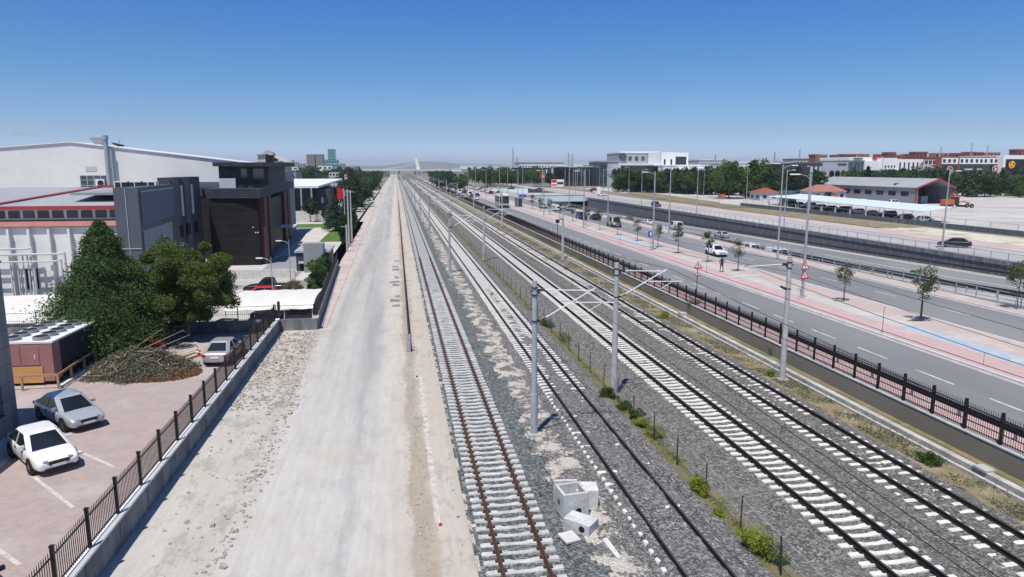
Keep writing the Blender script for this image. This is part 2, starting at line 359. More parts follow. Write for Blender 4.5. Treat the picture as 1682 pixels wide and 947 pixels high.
def pavers(name, c1, c2, joint, bw=0.22, bh=0.11, patch=None, rot=0.0, pth=(0.52, 0.66)):
    m, t, bs = newmat(name, 0.9, 0, 0.25)
    g_ = t.nodes.new('ShaderNodeNewGeometry').outputs['Position']; mp = t.nodes.new('ShaderNodeMapping'); t.links.new(g_, mp.inputs[0]); mp.inputs['Rotation'].default_value = (0, 0, rot)
    b = _n(t, 'ShaderNodeTexBrick', Scale=1.0); t.links.new(mp.outputs[0], b.inputs['Vector'])
    b.inputs['Color1'].default_value = c4(c1); b.inputs['Color2'].default_value = c4(c2); b.inputs['Mortar'].default_value = c4(joint)
    b.inputs['Mortar Size'].default_value = 0.012; b.inputs['Brick Width'].default_value = bw; b.inputs['Row Height'].default_value = bh; b.inputs['Bias'].default_value = 0.0
    p = pos(t); c = b.outputs['Color']
    if patch: c = mixc(t, maprange(t, noise(t, p, 0.25, 5, 0.65), pth[0], pth[1], 0, 0.85), c, patch)
    c = mixc(t, maprange(t, noise(t, p, 1.3, 5, 0.7), 0.4, 0.7, 0.0, 0.35), c, tuple(x * 1.25 for x in c1))
    t.links.new(c, bs.inputs['Base Color']); bump(t, bs, b.outputs['Fac'], 0.3, -0.01)
pavers('pavers_lot', (.40, .315, .30), (.33, .27, .262), (.30, .28, .265), patch=(.42, .39, .365))
pavers('pavers_pink', (.50, .33, .325), (.42, .29, .285), (.42, .37, .36), patch=(.50, .40, .37))
pavers('pavers_dirty', (.46, .36, .335), (.42, .34, .315), (.42, .38, .35), patch=(.50, .46, .42), pth=(.42, .58))
pavers('pavers_grey', (.47, .455, .43), (.42, .41, .39), (.36, .35, .33), patch=(.52, .50, .47))
pavers('pavers_tan', (.46, .36, .325), (.41, .335, .31), (.40, .37, .34), patch=(.50, .47, .43))

SLOT = [(-60, .3), (40, .1), (55, -.3), (76, -1.05), (115, -1.65), (157, -2.2), (230, -3.4), (300, -4.6), (420, -6.0)]
def zslot(Y):
    for (a, za), (b, zb) in zip(SLOT[:-1], SLOT[1:]):
        if Y <= b: return za + (zb - za) * (Y - a) / (b - a)
    return SLOT[-1][1]

g = MB()
def quad(mb, x0, x1, y0, y1, z): mb.face([(x0, y0, z), (x1, y0, z), (x1, y1, z), (x0, y1, z)])
quad(g, -9000, -6.45, -80, 12000, -1.35); quad(g, -6.45, 25.2, -80, 12000, -0.45)
g.face([(-6.45, -80, -1.35), (-6.45, 12000, -1.35), (-6.45, 12000, -0.45), (-6.45, -80, -0.45)])
quad(g, 25.2, 52.45, -80, 420, 0.84); quad(g, 77.8, 11000, -80, 12000, 0.84); quad(g, 25.2, 77.8, 420, 12000, 0.84)
g.face([(25.2, -80, -.45), (25.2, 12000, -.45), (25.2, 12000, .84), (25.2, -80, .84)])
struct(g, 'ground', 'terrain')

# haul road with its verges
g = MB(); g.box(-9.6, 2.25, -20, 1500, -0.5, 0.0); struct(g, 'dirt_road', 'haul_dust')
# parking lot on the left
g = MB(); g.box(-60, -9.62, -10, 57.2, -1.5, 0.02); struct(g, 'parking_lot', 'pavers_lot')
pl = MB()
for a, b in (((52, 780), (120, 833)), ((128, 740), (187, 766)), ((-6, 900), (32, 927))):
    A, B = gp(*a, .024), gp(*b, .024); d = (B - A).normalized(); s = Vector((-d.y, d.x, 0)) * 0.075
    pl.face([A - s, B - s, B + s, A + s])
struct(pl, 'parking_marking', 'lot_line')
# lower lot, upper yard and drive beyond
g = MB(); g.box(-70, -6.7, 58.0, 91, -1.5, -1.2); struct(g, 'lower_car_park', 'yard_pale')
g = MB(); g.box(-70, -7.9, 91, 176, -1.5, 0.0); g.box(-12.0, -8.0, 84, 91, -1.5, -0.05); struct(g, 'upper_yard', 'driveway')
g = MB(); g.box(-17.2, -12.6, 92.5, 108, -0.5, 0.006); g.box(-22, -17.7, 108, 160, -0.5, 0.006); struct(g, 'dark_pavement', 'grey_wall')
g = MB(); g.box(-13.6, -9.0, 128, 166, -0.5, 0.03); g.box(-23, -13.6, 160, 170, -0.5, 0.03); g.box(-11.6, -7.7, 71, 83, -1.3, -1.1); g.box(-22, -9.2, 252, 262, -0.5, 0.03); struct(g, 'lawn', 'lawn')
g = MB(); g.box(-60, -9, 176, 420, -1.5, 0.0); struct(g, 'far_yard', 'asphalt_pale')
g = MB(); g.prism([(-6.75, 58), (-5.9, 58), (-6.6, 160), (-6.9, 250), (-8.3, 250), (-7.9, 160), (-7.4, 95)], -0.3, 0.05); struct(g, 'pavement', 'pavers_dirty')

# trackbed: one uneven sheet, stone sizes in the material
def zbed(x, y):
    pts = [(1.7, .0), (2.15, -.04), (2.4, -.10), (5.2, -.11), (6.0, -.08), (6.9, -.02), (7.6, -.08), (8.12, -.15), (8.3, -.055), (10.75, -.045), (11.4, -.04), (11.8, -.2), (12.3, -.28), (13.2, -.2), (14.5, -.075), (17.3, -.06), (18.3, -.15), (19.2, -.07), (21.9, -.045), (22.4, -.12), (22.9, -.18), (24.0, -.12), (24.4, -.2)]
    z = np.interp(x, [p[0] for p in pts], [p[1] for p in pts])
    if 8.3 < x < 10.8: z += 0.042 * max(0.0, min(1.0, (44 - y) / 10)) - 0.03 * max(0.0, min(1.0, (y - 45) / 20))
    if 14.6 < x < 17.4: z -= 0.03
    return float(z)
rs = np.random.RandomState(5)
ys = list(np.arange(12, 70, 0.22)) + list(np.arange(70, 160, 0.8)) + list(np.arange(160, 420, 5)) + [500, 700, 1000, 1500]
xs = list(np.arange(1.75, 24.35, 0.16)) + [24.35]
lowf = rs.rand(60, 400)
def lf(x, y): 
    i, j = x / 0.9, y / 0.7; a, b = int(i) % 59, int(j) % 399; u, v = i - int(i), j - int(j)
    return (lowf[a, b] * (1 - u) + lowf[a + 1, b] * u) * (1 - v) + (lowf[a, b + 1] * (1 - u) + lowf[a + 1, b + 1] * u) * v
tb = MB(); nx = len(xs); mz = [2.15, 6.15, 7.45, 11.55, 12.55, 22.35]
for j, y in enumerate(ys):
    for i, x in enumerate(xs):
        n_ = (rs.rand() - .5) * 0.028 + (lf(x, y) - .5) * 0.055 if y < 160 else 0
        if i == 0: n_ = -0.02
        if 19.2 < x < 21.9: n_ += 0.012
        tb.v.append((x, y, zbed(x, y) + n_))
def bzone(x, y):
    if x < mz[0] - .12 + .45 * lf(3, y * 2): return 1
    if x < mz[1] - .1 + 0.9 * (lf(9, y) - .5): return 0
    if x < mz[2] + 0.9 * (lf(14, y) - .5): return 1
    if x < mz[3] + .3 * (lf(19, y) - .5): return 2
    if x < mz[4] + 1.0 * (lf(25, y) - .5): return 3
    if x < mz[5] + .6 * (lf(33, y) - .5): return 4
    return 5
for j in range(len(ys) - 1):
    for i in range(nx - 1):
        a = j * nx + i; tb.f.append((a, a + 1, a + nx + 1, a + nx)); tb.m.append(bzone(xs[i], ys[j]))
ballast('ballast_soil', (0.10, 0.095, 0.09), (0.36, 0.35, 0.33), (.58, .535, .46), 0.15)
struct(tb, 'trackbed', ['ballast_blue', 'ballast_soil', 'ballast_grey', 'weed_soil', 'ballast_brown', 'dry_grass'], smooth=False)
g = MB(); g.box(2.2, 24.4, -20, 12.0, -0.5, -0.1); struct(g, 'trackbed_front', 'ballast_grey')

# ------------------------------------------------------------------ railway tracks
def sleeper_mesh(mat):
    rings = []
    for x, hz, tw in ((-1.275, -.03, .10), (-1.25, 0, .115), (-.42, .0, .115), (-.25, -.035, .095), (.25, -.035, .095), (.42, 0, .115), (1.25, 0, .115), (1.275, -.03, .10)):
        rings.append([(x, -.145, -.2), (x, .145, -.2), (x, tw, hz - .012), (x, tw - .015, hz), (x, -tw + .015, hz), (x, -tw, hz - .012)])
    mb = MB(); mb.loft(rings); return mb
def rail_into(mb, x, y0, y1, top=0.15):
    prof = [(-.07, -.17), (.07, -.17), (.07, -.155), (.012, -.135), (.012, -.045), (.036, -.035), (.036, -.004), (.03, 0.0), (-.03, 0.0), (-.036, -.004), (-.036, -.035), (-.012, -.045), (-.012, -.135), (-.07, -.155)]
    n = len(prof); o = len(mb.v)
    for y in (y0, y1): mb.v += [(x + a, y, top + b) for a, b in prof]
    for i in range(n):
        j = (i + 1) % n; mb.f.append((o + i, o + j, o + n + j, o + n + i)); mb.m.append(1 if i in (6, 7, 8) else 0)
    mb.f.append(tuple(range(o + n - 1, o - 1, -1))); mb.m.append(0)
def track(label, xc, ph, srail, stop, sleeper, ztop=-0.03, clips=True):
    t_ = empty('railway_track', label, 'railway track', (xc, 0, 0), 0, 'parallel railway tracks')
    for sgn in (-1, 1):
        mb = MB(); rail_into(mb, sgn * .75, -15, 1400)
        if clips:
            for k in range(150):
                y = ph + .577 * k
                mb.cbox((sgn * .75 - .11, y, ztop + .022), (.09, .13, .05)); mb.cbox((sgn * .75 + .11, y, ztop + .022), (.09, .13, .05))
        fixn(mb.build('rail', [srail, stop], t_))
    me = sleeper_mesh(sleeper).mesh('sleeper', sleeper)
    for k in range(100):
        o = bpy.data.objects.new('sleeper', me); COL.objects.link(o); o.parent = t_
        o.location = (rnd.uniform(-.02, .02), ph + .577 * k, ztop + rnd.uniform(-.008, .008)); o.rotation_euler = (0, 0, rnd.uniform(-.008, .008))
    mb = MB(); y = ph + 57.7
    while y < 800: mb.box(-1.27, 1.27, y - .12, y + .12, ztop - .15, ztop); y += .577
    tag(mb.build('sleepers', sleeper, t_), kind='stuff')
    return t_
track('leftmost railway track of brown rusty rails on bare grey sleepers, beside the dusty haul road', 3.79, 17.3, 'rust_rail', 'rail_top_rust', 'sleeper_grey')
track('second railway track from the left, near sleepers half buried in grey ballast', 9.43, 17.2, 'dark_rail', 'rail_top', 'sleeper_white', clips=False)
track('third railway track from the left, bright white sleepers, right of the wire fence', 15.97, 17.05, 'dark_rail', 'rail_top', 'sleeper_white')
track('rightmost railway track, white sleepers partly hidden by ballast near the drainage channel', 20.56, 17.4, 'dark_rail', 'rail_top', 'sleeper_white', clips=False)

# ------------------------------------------------------------------ drainage channel, retaining wall with picket fence
ch = empty('drainage_channel', 'long open concrete drainage channel below the picket fence wall', 'drain', (0, 0, 0))
mb = MB(); mb.box(24.15, 24.47, 5, 700, -.3, .12); y = 6
mb.build('near_coping', 'coping_worn', ch)
mb = MB(); mb.box(23.74, 23.9, 5, 700, -.3, .02); mb.build('outer_kerb', 'coping_worn', ch)
tag((lambda m_: m_.box(24.47, 25.22, 5, 700, -.4, .0).build('wall_foot_soil', 'dry_grass'))(MB()), kind='structure')
mb = MB(); mb.box(23.92, 24.15, 5, 700, -.35, -.22); mb.build('channel_floor', 'concrete_dark', ch)
p_ = gp(1610, 750, .12); mb = MB(); mb.cbox((24.35, 24.9, .17), (.5, .7, .1)); mb.cbox((24.35, 57.5, .2), (.6, .7, .3)); mb.build('cover_slab', 'concrete', ch)
def stained_wall(name, col, scale=0.8):
    m, t, bs = newmat(name, 0.9, 0, 0.2); p = pos(t, (1, 1, 0.35)); n1 = noise(t, p, 1.6, 5, 0.65); n2 = noise(t, pos(t, (1, 1, .1)), 3, 4, .6)
    c = mixc(t, maprange(t, n1, .35, .65), tuple(x * .6 for x in col), tuple(x * 1.25 for x in col)); c = mixc(t, maprange(t, n2, .5, .7, 0, .28), c, tuple(x * .5 for x in col))
    sp = t.nodes.new('ShaderNodeSeparateXYZ'); t.links.new(pos(t), sp.inputs[0]); j = math_(t, 'PINGPONG', sp.outputs[1], 1.35)
    c = mixc(t, maprange(t, j, 0.0, 0.07, .85, 0), c, tuple(x * .25 for x in col)); t.links.new(c, bs.inputs['Base Color']); bump(t, bs, n1, .3, .02)
stained_wall('wall_stained', (.20, .207, .215))
stained_wall('wall_dark', (.16, .165, .175))
stained_wall('wall_mosaic', (.20, .205, .215))
rw = empty('retaining_wall', 'stained grey concrete wall carrying the black picket fence beside the drainage channel', 'wall', (25.35, 0, 0))
mb = MB(); mb.box(-.13, .15, 5, 700, -.4, .94); mb.build('wall_face', 'wall_stained', rw)
mb = MB(); mb.box(-.17, .19, 5, 700, .943, 1.0); mb.build('coping', 'concrete', rw)
def picket_fence(label, group, org, rz, z, nposts, step, ph, ny0, dens, farlen, height=1.4, mat='black_iron'):
    """runs along local +y from the origin; posts and picket panels are parts"""
    e = empty('picket_fence', label, 'fence', (org[0], org[1], z), rz, group)
    mb = MB(); mb.box(-.05, .05, -.05, .05, 0, height); mb.box(-.065, .065, -.065, .065, height, height + .03); pm_ = mb.mesh('fence_post', mat)
    mb = MB(); n = int(step / dens)
    for k in range(1, n): 
        y = k * step / n; mb.box(-.009, .009, y - .009, y + .009, .06, height - .13); mb.add([(-.009, y - .009, height - .13), (.009, y - .009, height - .13), (.009, y + .009, height - .13), (-.009, y + .009, height - .13), (0, y, height - .03)], [(0, 1, 4), (1, 2, 4), (2, 3, 4), (3, 0, 4)])
    for zz in (.14, height - .28): mb.box(-.018, .018, .05, step - .05, zz - .02, zz + .02)
    pn = mb.mesh('picket_panel', mat)
    for k in range(nposts):
        o = bpy.data.objects.new('fence_post', pm_); COL.objects.link(o); o.parent = e; o.location = (0, ph + k * step, 0)
        if k < nposts - 1 or farlen:
            o = bpy.data.objects.new('picket_panel', pn); COL.objects.link(o); o.parent = e; o.location = (0, ph + k * step, 0)
    if farlen:
        mb = MB(); y = ph + nposts * step
        while y < farlen:
            mb.box(-.05, .05, y - .05, y + .05, 0, height)
            for k in range(1, 7): mb.box(-.012, .012, y + k * step / 7 - .012, y + k * step / 7 + .012, .06, height - .05)
            for zz in (.14, height - .28): mb.box(-.018, .018, y, y + step, zz - .02, zz + .02)
            y += step
        tag(mb.build('far_railings', mat, e), kind='stuff')
    return e
picket_fence('long black iron picket fence on the stained wall between the tracks and the road', None, (25.38, 0, 0), 0, 1.0, 100, 2.0, 15.3, 0, .125, 420)

# ------------------------------------------------------------------ left parking wall and fence
a, b = Vector((-9.66, 10)), Vector((-9.42, 57.2)); d = (b - a).normalized(); ang = math.atan2(-(d.x), d.y)
e = empty('parking_wall', 'low mosaic faced wall with white coping between the car park and the dusty road', 'wall', (a.x, a.y, 0), ang)
L = (b - a).length
mb = MB(); mb.box(-.22, 0, 0, L, -.3, .97); mb.build('wall_face', 'wall_mosaic', e)
mb = MB(); mb.box(-.26, .05, 0, L, .973, 1.04); mb.build('coping', 'white_paint', e)
mb = MB(); mb.box(-.62, -.26, 0, L, .55, .86)
picket_fence('black picket fence on the white coping around the left car park', None, (a.x - .16, a.y), ang, 1.04, 21, 2.25, 1.15, 0, .125, 0, 1.3)
# ================================================================== right-hand roads, island, underpass
def sheet(name, mat, x0, x1, y0, y1, z, th=0.0):
    mb = MB()
    if th: mb.box(x0, x1, y0, y1, z - th, z)
    else: quad(mb, x0, x1, y0, y1, z)
    return struct(mb, name, mat)
sheet('near_sidewalk', 'pavers_pink', 25.54, 27.55, -30, 700, 1.02, .2)
sheet('near_road', 'asphalt', 27.7, 34.05, -40, 900, .9)
kb = MB(); kb.box(27.55, 27.7, -30, 700, .7, 1.03); kb.box(34.05, 34.22, -30, 700, .7, 1.03); kb.box(41.7, 41.88, -30, 700, .7, 1.03); kb.box(49.95, 50.12, -30, 420, .7, 1.03); struct(kb, 'kerbs', 'concrete_light')
mb = MB(); mb.box(33.75, 34.05, -30, 500, .8, .905); mb.box(41.88, 42.15, -30, 500, .8, .905); mb.box(49.65, 49.95, -30, 420, .8, .905); struct(mb, 'gutter_strip', 'concrete')
sheet('island_brick_strip', 'pavers_pink', 34.22, 36.75, -30, 700, 1.02, .2)
sheet('island_path', 'pavers_grey', 36.75, 38.55, -30, 700, 1.024, .2)
sheet('island_tree_strip', 'pavers_tan', 38.55, 41.7, -30, 700, 1.02, .2)
def _blue():
    m, t, bs = newmat('worn_blue', 0.85, 0, 0.3); n_ = noise(t, pos(t), 1.1, 5, .65)
    c = mixc(t, maprange(t, n_, .47, .56), (.29, .42, .55), (.45, .455, .45)); t.links.new(c, bs.inputs['Base Color'])
_blue()
mb = MB(); quad(mb, 37.0, 38.4, 28, 47, 1.028); quad(mb, 36.9, 38.4, 102, 121, 1.028); struct(mb, 'cycle_lane_paint', 'worn_blue')
sheet('far_carriageway', 'asphalt', 41.88, 49.95, -40, 900, .9)
sheet('railing_sidewalk', 'pavers_tan', 50.12, 52.45, -30, 420, 1.02, .2)
mb = MB(); y = 22.7 - 5.45 * 2
while y < 420: quad(mb, 30.24, 30.38, y, y + 3, .905); y += 5.45
y = 14
while y < 420: quad(mb, 45.9, 46.04, y, y + 3, .905); y += 9
struct(mb, 'lane_marking', 'lane_paint')
# widening of both roads into one plain of asphalt far away, where the island ends
# underpass
def ribbon(name, mat, x0, x1, dz):
    mb = MB(); Y = [-60] + list(range(20, 421, 10))
    for y0, y1 in zip(Y[:-1], Y[1:]): mb.face([(x0, y0, zslot(y0) + dz), (x1, y0, zslot(y0) + dz), (x1, y1, zslot(y1) + dz), (x0, y1, zslot(y1) + dz)])
    return mb
struct(ribbon('u', 'a', 52.45, 77.8, 0), 'underpass_road', 'asphalt_pale')
struct(ribbon('u', 'a', 54.0, 60.3, .006), 'underpass_lane', 'asphalt')
struct(ribbon('u', 'a', 65.2, 75.6, .006), 'underpass_lane', 'asphalt')
struct(ribbon('u', 'a', 70.3, 70.45, .012), 'lane_marking', 'white_paint')
mb = MB(); Y = [-60] + list(range(20, 421, 10))
for y0, y1 in zip(Y[:-1], Y[1:]): mb.face([(52.46, y1, zslot(y1) - .1), (52.46, y0, zslot(y0) - .1), (52.46, y0, .9), (52.46, y1, .9)])
tag(mb.build('ramp_wall', 'wall_dark'), 'dark concrete wall on the near side of the sunken underpass', 'wall')
e = empty('underpass_wall', 'long dark grey concrete retaining wall behind the sunken underpass lanes', 'wall', (77.5, 0, 0))
mb = MB(); mb.box(0, .3, -60, 420, -7, .35); mb.build('wall_face', 'wall_dark', e)
mb = MB(); mb.box(-.12, .32, -60, 420, .353, .98); mb.build('parapet', 'wall_stained', e)
def guardrail(label, x, y0, y1, zf, side=1, step=4.0, group=None, mat='pole_dark'):
    e = empty('guardrail', label, 'guardrail', (x, 0, 0), 0, group)
    Y = list(np.arange(y0, y1 + .1, 12)); prof = [(0, .45), (.04, .50), (0, .56), (.05, .62), (0, .68), (.04, .74), (0, .78)]
    rings = [[(side * a, yy, zf(yy) + z_) for a, z_ in prof] + [(side * a + .02 * side, yy, zf(yy) + z_) for a, z_ in prof[::-1]] for yy in Y]
    mb = MB(); mb.loft(rings); fixn(mb.build('beam', mat, e))
    mb = MB(); mb.box(-.05, .05, -.05, .05, -.1, .74); me = mb.mesh('rail_post', 'galv'); k = 0; yy = y0
    while yy < y1 and k < 60:
        o = bpy.data.objects.new('rail_post', me); COL.objects.link(o); o.parent = e; o.location = (-.07 * side, yy, zf(yy)); yy += step; k += 1
    return e
guardrail('dark steel guardrail on the near edge of the underpass median', 61.7, 40, 300, zslot, 1)
guardrail('dark steel guardrail on the far edge of the underpass median', 63.6, 40, 300, zslot, -1)
guardrail('dark guardrail along the foot of the underpass wall', 76.9, 44, 300, zslot, -1, mat='pole_dark')
guardrail('black guardrail behind the picket fence at the edge of the road', 26.35, 16, 250, lambda y: .86, -1, 3.2, mat='black_iron')
def pipe_railing(label, x, y0, z, n, step, far, rails=4, h=1.15, mat='galv'):
    e = empty('pipe_railing', label, 'railing', (x, y0, z))
    mb = MB(); mb.box(-.03, .03, -.045, .045, 0, h); me = mb.mesh('railing_post', mat)
    for k in range(n):
        o = bpy.data.objects.new('railing_post', me); COL.objects.link(o); o.parent = e; o.location = (0, k * step, 0)
    if far:
        mb = MB(); yy = n * step
        while yy < far: mb.box(-.03, .03, yy - .045, yy + .045, 0, h); yy += step
        tag(mb.build('far_railing_posts', mat, e), kind='stuff')
    for k in range(rails):
        mb = MB(); zz = h - .03 - k * (h - .15) / (rails - 1) if rails > 1 else h
        mb.tube((0, -.2, zz), (0, max(far, (n - 1) * step) + .2, zz), .026 if k else .035, 6); mb.build('pipe', mat, e)
    return e
pipe_railing('grey pipe railing with four rails along the top of the underpass ramp', 52.15, 42, 1.02, 100, 2.4, 330)
pipe_railing('pale pipe railing along the top of the dark underpass wall', 77.75, 60, .98, 90, 2.8, 340, 2, .95)
# bridge over the underpass
e = empty('road_bridge', 'short road bridge with white and pale blue side panels across the underpass', 'bridge', (52.3, 284, 0))
mb = MB(); mb.box(0, 25.3, .3, 60, -.3, .88); mb.build('deck', 'asphalt_pale', e)
mb = MB(); mb.box(0, 24, 0, .28, -.6, 1.7); mb.build('side_panel', 'roof_blue', e)
mb = MB(); mb.box(-.05, 24.05, -.04, .3, 1.703, 2.0); mb.build('top_beam', 'grey_wall', e)
mb = MB(); mb.box(-3.6, -.5, -.3, 0, 1.2, 2.3); mb.build('name_panel', 'blue_paint', e)
mb = MB(); mb.box(0.1, 24.9, 30, 30.4, -6.5, -.3); mb.build('pier_wall', 'black_wall', e)
# far side street on top of the wall
sheet('upper_street', 'asphalt_pale', 77.85, 88.0, -40, 900, .9)
sheet('upper_sidewalk', 'pavers_tan', 88.0, 94.5, -40, 420, .98, .2)
def gv(pts, z, name, mat, th=.12):
    mb = MB(); mb.prism([(p[0], p[1]) for p in pts], z - th, z); return struct(fixm(mb), name, mat)
def fixm(mb): return mb
sheet('upper_verge', 'sand', 94.5, 105, 60, 128, 1.0, .2)
sheet('grass_verge', 'dry_grass', 95.5, 105, 128, 200, 1.0, .2)
gv([(100, 212), (112, 236), (122, 330), (118, 345), (108, 330), (101, 250)], 1.0, 'grass_triangle', 'dry_grass')
sheet('yard', 'yard_pale', 109.6, 420, 60, 420, .88)
e = empty('yard_wall', 'low dark grey wall with thin posts between the sandy verge and the yard', 'wall', (108.6, 0, 0))
mb = MB(); mb.box(0, .3, 70, 214, .8, 1.85); mb.build('wall_face', 'wall_dark', e)
mb = MB(); mb.box(.1, .16, 70, 214, 2.85, 2.9); mb.build('top_wire', 'galv', e)
mb = MB(); mb.box(.05, .2, -.07, .07, 1.85, 3.0); me = mb.mesh('wall_post', 'concrete_light')
for k in range(24):
    o = bpy.data.objects.new('wall_post', me); COL.objects.link(o); o.parent = e; o.location = (0, 74 + 6 * k, 0)
# ================================================================== overhead line masts and wires
def mast(label, x, y, side, kind, group='overhead line masts', h=7.6):
    e = empty('catenary_mast', label, 'mast', (x, y, -.05), 0, group)
    m_ = 'mast_steel' if kind == 0 else 'mast_concrete'
    mb = MB()
    if kind == 0: mb.tube((0, 0, 0), (0, 0, 2.1), .18, 10, .175); mb.tube((0, 0, 2.1), (0, 0, h), .145, 10, .115)
    else: mb.tube((0, 0, 0), (0, 0, h), .19, 12, .13)
    mb.build('post', m_, e, smooth=False)
    mb = MB()
    for z in (h - .35, h - .7, h - 1.95): mb.tube((0, 0, z), (0, 0, z + .05), .165, 10)
    mb.cbox((side * .18, 0, h - .5), (.08, .10, .22)); mb.cbox((side * .18, 0, h - 1.92), (.08, .09, .14)); mb.cbox((-side * .17, 0, h - .5), (.06, .2, .06)); mb.build('clamp', 'plastic_black', e)
    if kind == 0: mb = MB(); mb.cbox((0, 0, .02), (.62, .62, .16)); mb.build('footing', 'concrete', e)
    else: mb = MB(); mb.cbox((0, 0, .0), (.6, .6, .12)); mb.build('footing', 'concrete', e)
    mb = MB(); mb.tube((side * .45, 0, h - .45), (side * 2.9, 0, h - .55), .03, 6); mb.build('top_arm', 'white_metal', e)
    mb = MB(); mb.tube((side * .5, 0, h - 1.8), (side * 2.95, 0, h - .42), .03, 6); mb.build('strut', 'white_metal', e)
    mb = MB(); mb.tube((side * 1.9, 0, h - 1.1), (side * 3.9, 0, h - 1.15), .028, 6); mb.tube((side * 3.0, 0, h - .5), (side * 3.35, 0, h - 1.12), .012, 4); mb.tube((side * 3.3, 0, h - 1.15), (side * 2.6, 0, h - 1.55), .018, 5); mb.build('registration_arm', 'white_metal', e)
    mb = MB()
    for a, b in (((side * .2, 0, h - .45), (side * .5, 0, h - .45)), ((side * .2, 0, h - 1.93), (side * .55, 0, h - 1.76))):
        mb.tube(a, b, .035, 6)
        for q in range(4): f = .2 + q * .2; c = Vector(a).lerp(Vector(b), f); dd = (Vector(b) - Vector(a)).normalized() * .015; mb.tube(c - dd, c + dd, .075, 8)
    mb.build('insulator', 'insulator', e)
    mb = MB(); mb.path([(side * .15, 0, .2), (side * .7, .7, .06), (side * 2.2, 1.5, .07)], .018, 4); mb.build('bonding_cable', 'wire', e)
    return e
for nm, row in (('second', [(6.3, 32.3 + 55 * k, 1, 0) for k in range(9)]), ('third', [(12.04, 37.85 + 61.5 * k, 1, 1) for k in range(8)]), ('rightmost', [(23.1, 38.9 + 59 * k, -1, 1) for k in range(8)])):
    base = None
    for k, (x, y, s, kd) in enumerate(row):
        lab = {'second': 'bluish steel catenary mast, %s one of the row left of the second track', 'third': 'pale concrete catenary mast, %s one of the row beside the wire fence', 'rightmost': 'concrete catenary mast, %s one of the row beside the drainage channel'}[nm] % ORD[k]
        if base is None: base = mast(lab, x, y, s, kd); bpy.context.view_layer.update()
        else: copy_tree(base, None, (x, y, -.05), 0, lab)
mb = MB(); mb.tube((-.0, 0, 0), (2.0, 0, 0), .012, 4)
def wire(label, x, pts_z, y0=-14, y1=560, droppers=True, span=60, ph=38.0):
    e = empty('overhead_wire', label, 'overhead wire', (x, 0, 0), 0, 'overhead wires above the tracks')
    mb = MB(); mb.tube((0, y0, pts_z[0]), (0, y1, pts_z[0]), .013, 4); mb.build('contact_wire', 'wire', e)
    if len(pts_z) > 1:
        mb = MB(); dr = mb; yy = ph - span; 
        while yy < y1:
            P_ = []
            for k in range(11): u = k / 10; P_.append((0, yy + u * span, pts_z[1] - .85 * 4 * u * (1 - u)))
            mb.path(P_, .013, 4)
            for k in range(1, 10, 2): dr.tube((0, P_[k][1], pts_z[0]), P_[k], .007, 3)
            yy += span
        mb.build('messenger_wire', 'wire', e)
wire('overhead wire above the second track', 9.45, (5.95, 7.05), span=55, ph=32.3)
wire('overhead wire above the third track', 15.3, (5.95, 7.1), span=61.5, ph=37.85)
wire('overhead wire above the rightmost track', 20.2, (5.95, 7.1), span=59, ph=38.9)
def feeder(x, z, label):
    mb = MB(); yy = 38.9 - 59
    while yy < 500:
        P_ = [(x, yy + k * 5.9, z - .7 * 4 * (k / 10) * (1 - k / 10)) for k in range(11)]; mb.path(P_, .011, 4); yy += 59
    tag(mb.build('feeder_wire', 'wire'), label, 'overhead wire')
feeder(23.35, 7.25, 'upper feeder wire sagging between the masts beside the drainage channel'); feeder(23.45, 6.55, 'lower feeder wire sagging between the masts beside the drainage channel')

# wire fence between the tracks
e = empty('wire_fence', 'low wire mesh fence on thin dark posts between the second and third track', 'fence', (11.95, 0, -.15))
mb = MB(); mb.box(-.022, .022, -.022, .022, 0, 1.3); me = mb.mesh('fence_post', 'pole_dark')
for k in range(80):
    o = bpy.data.objects.new('fence_post', me); COL.objects.link(o); o.parent = e; o.location = (rnd.uniform(-.04, .04), 16.5 + 2.9 * k, 0); o.rotation_euler = (rnd.uniform(-.04, .04), rnd.uniform(-.04, .04), 0)
mb = MB(); mb.tube((0, 16.5, 1.22), (0, 245, 1.22), .012, 4); mb.tube((0, 16.5, .65), (0, 245, .65), .006, 4); mb.build('top_wire', 'galv', e)
mb = MB()
for k in range(700): 
    y = 16.5 + k * .12; mb.tube((0, y, .05), (0, y + .0, 1.2), .0022, 3)
for k in range(9): mb.tube((0, 16.5, .1 + k * .13), (0, 100, .1 + k * .13), .0022, 3)
mb.build('wire_mesh', 'galv', e)

# dark mesh screen between dusty road and first track
e = empty('mesh_screen', 'long dark mesh screen on a low rail between the dusty road and the first track', 'fence', (.62, 49.2, 0))
mb = MB(); mb.box(-.03, .03, 0, 230, .12, .62); mb.build('screen', 'black_wall', e)
mb = MB(); mb.box(-.09, .09, -.2, .0, 0, 1.25); mb.box(-.19, -.12, -.15, -.05, 0, 1.3); mb.build('end_post', 'galv', e)
mb = MB(); mb.box(-.05, .05, .2, 230, .62, .68); mb.build('top_rail', 'pole_dark', e)

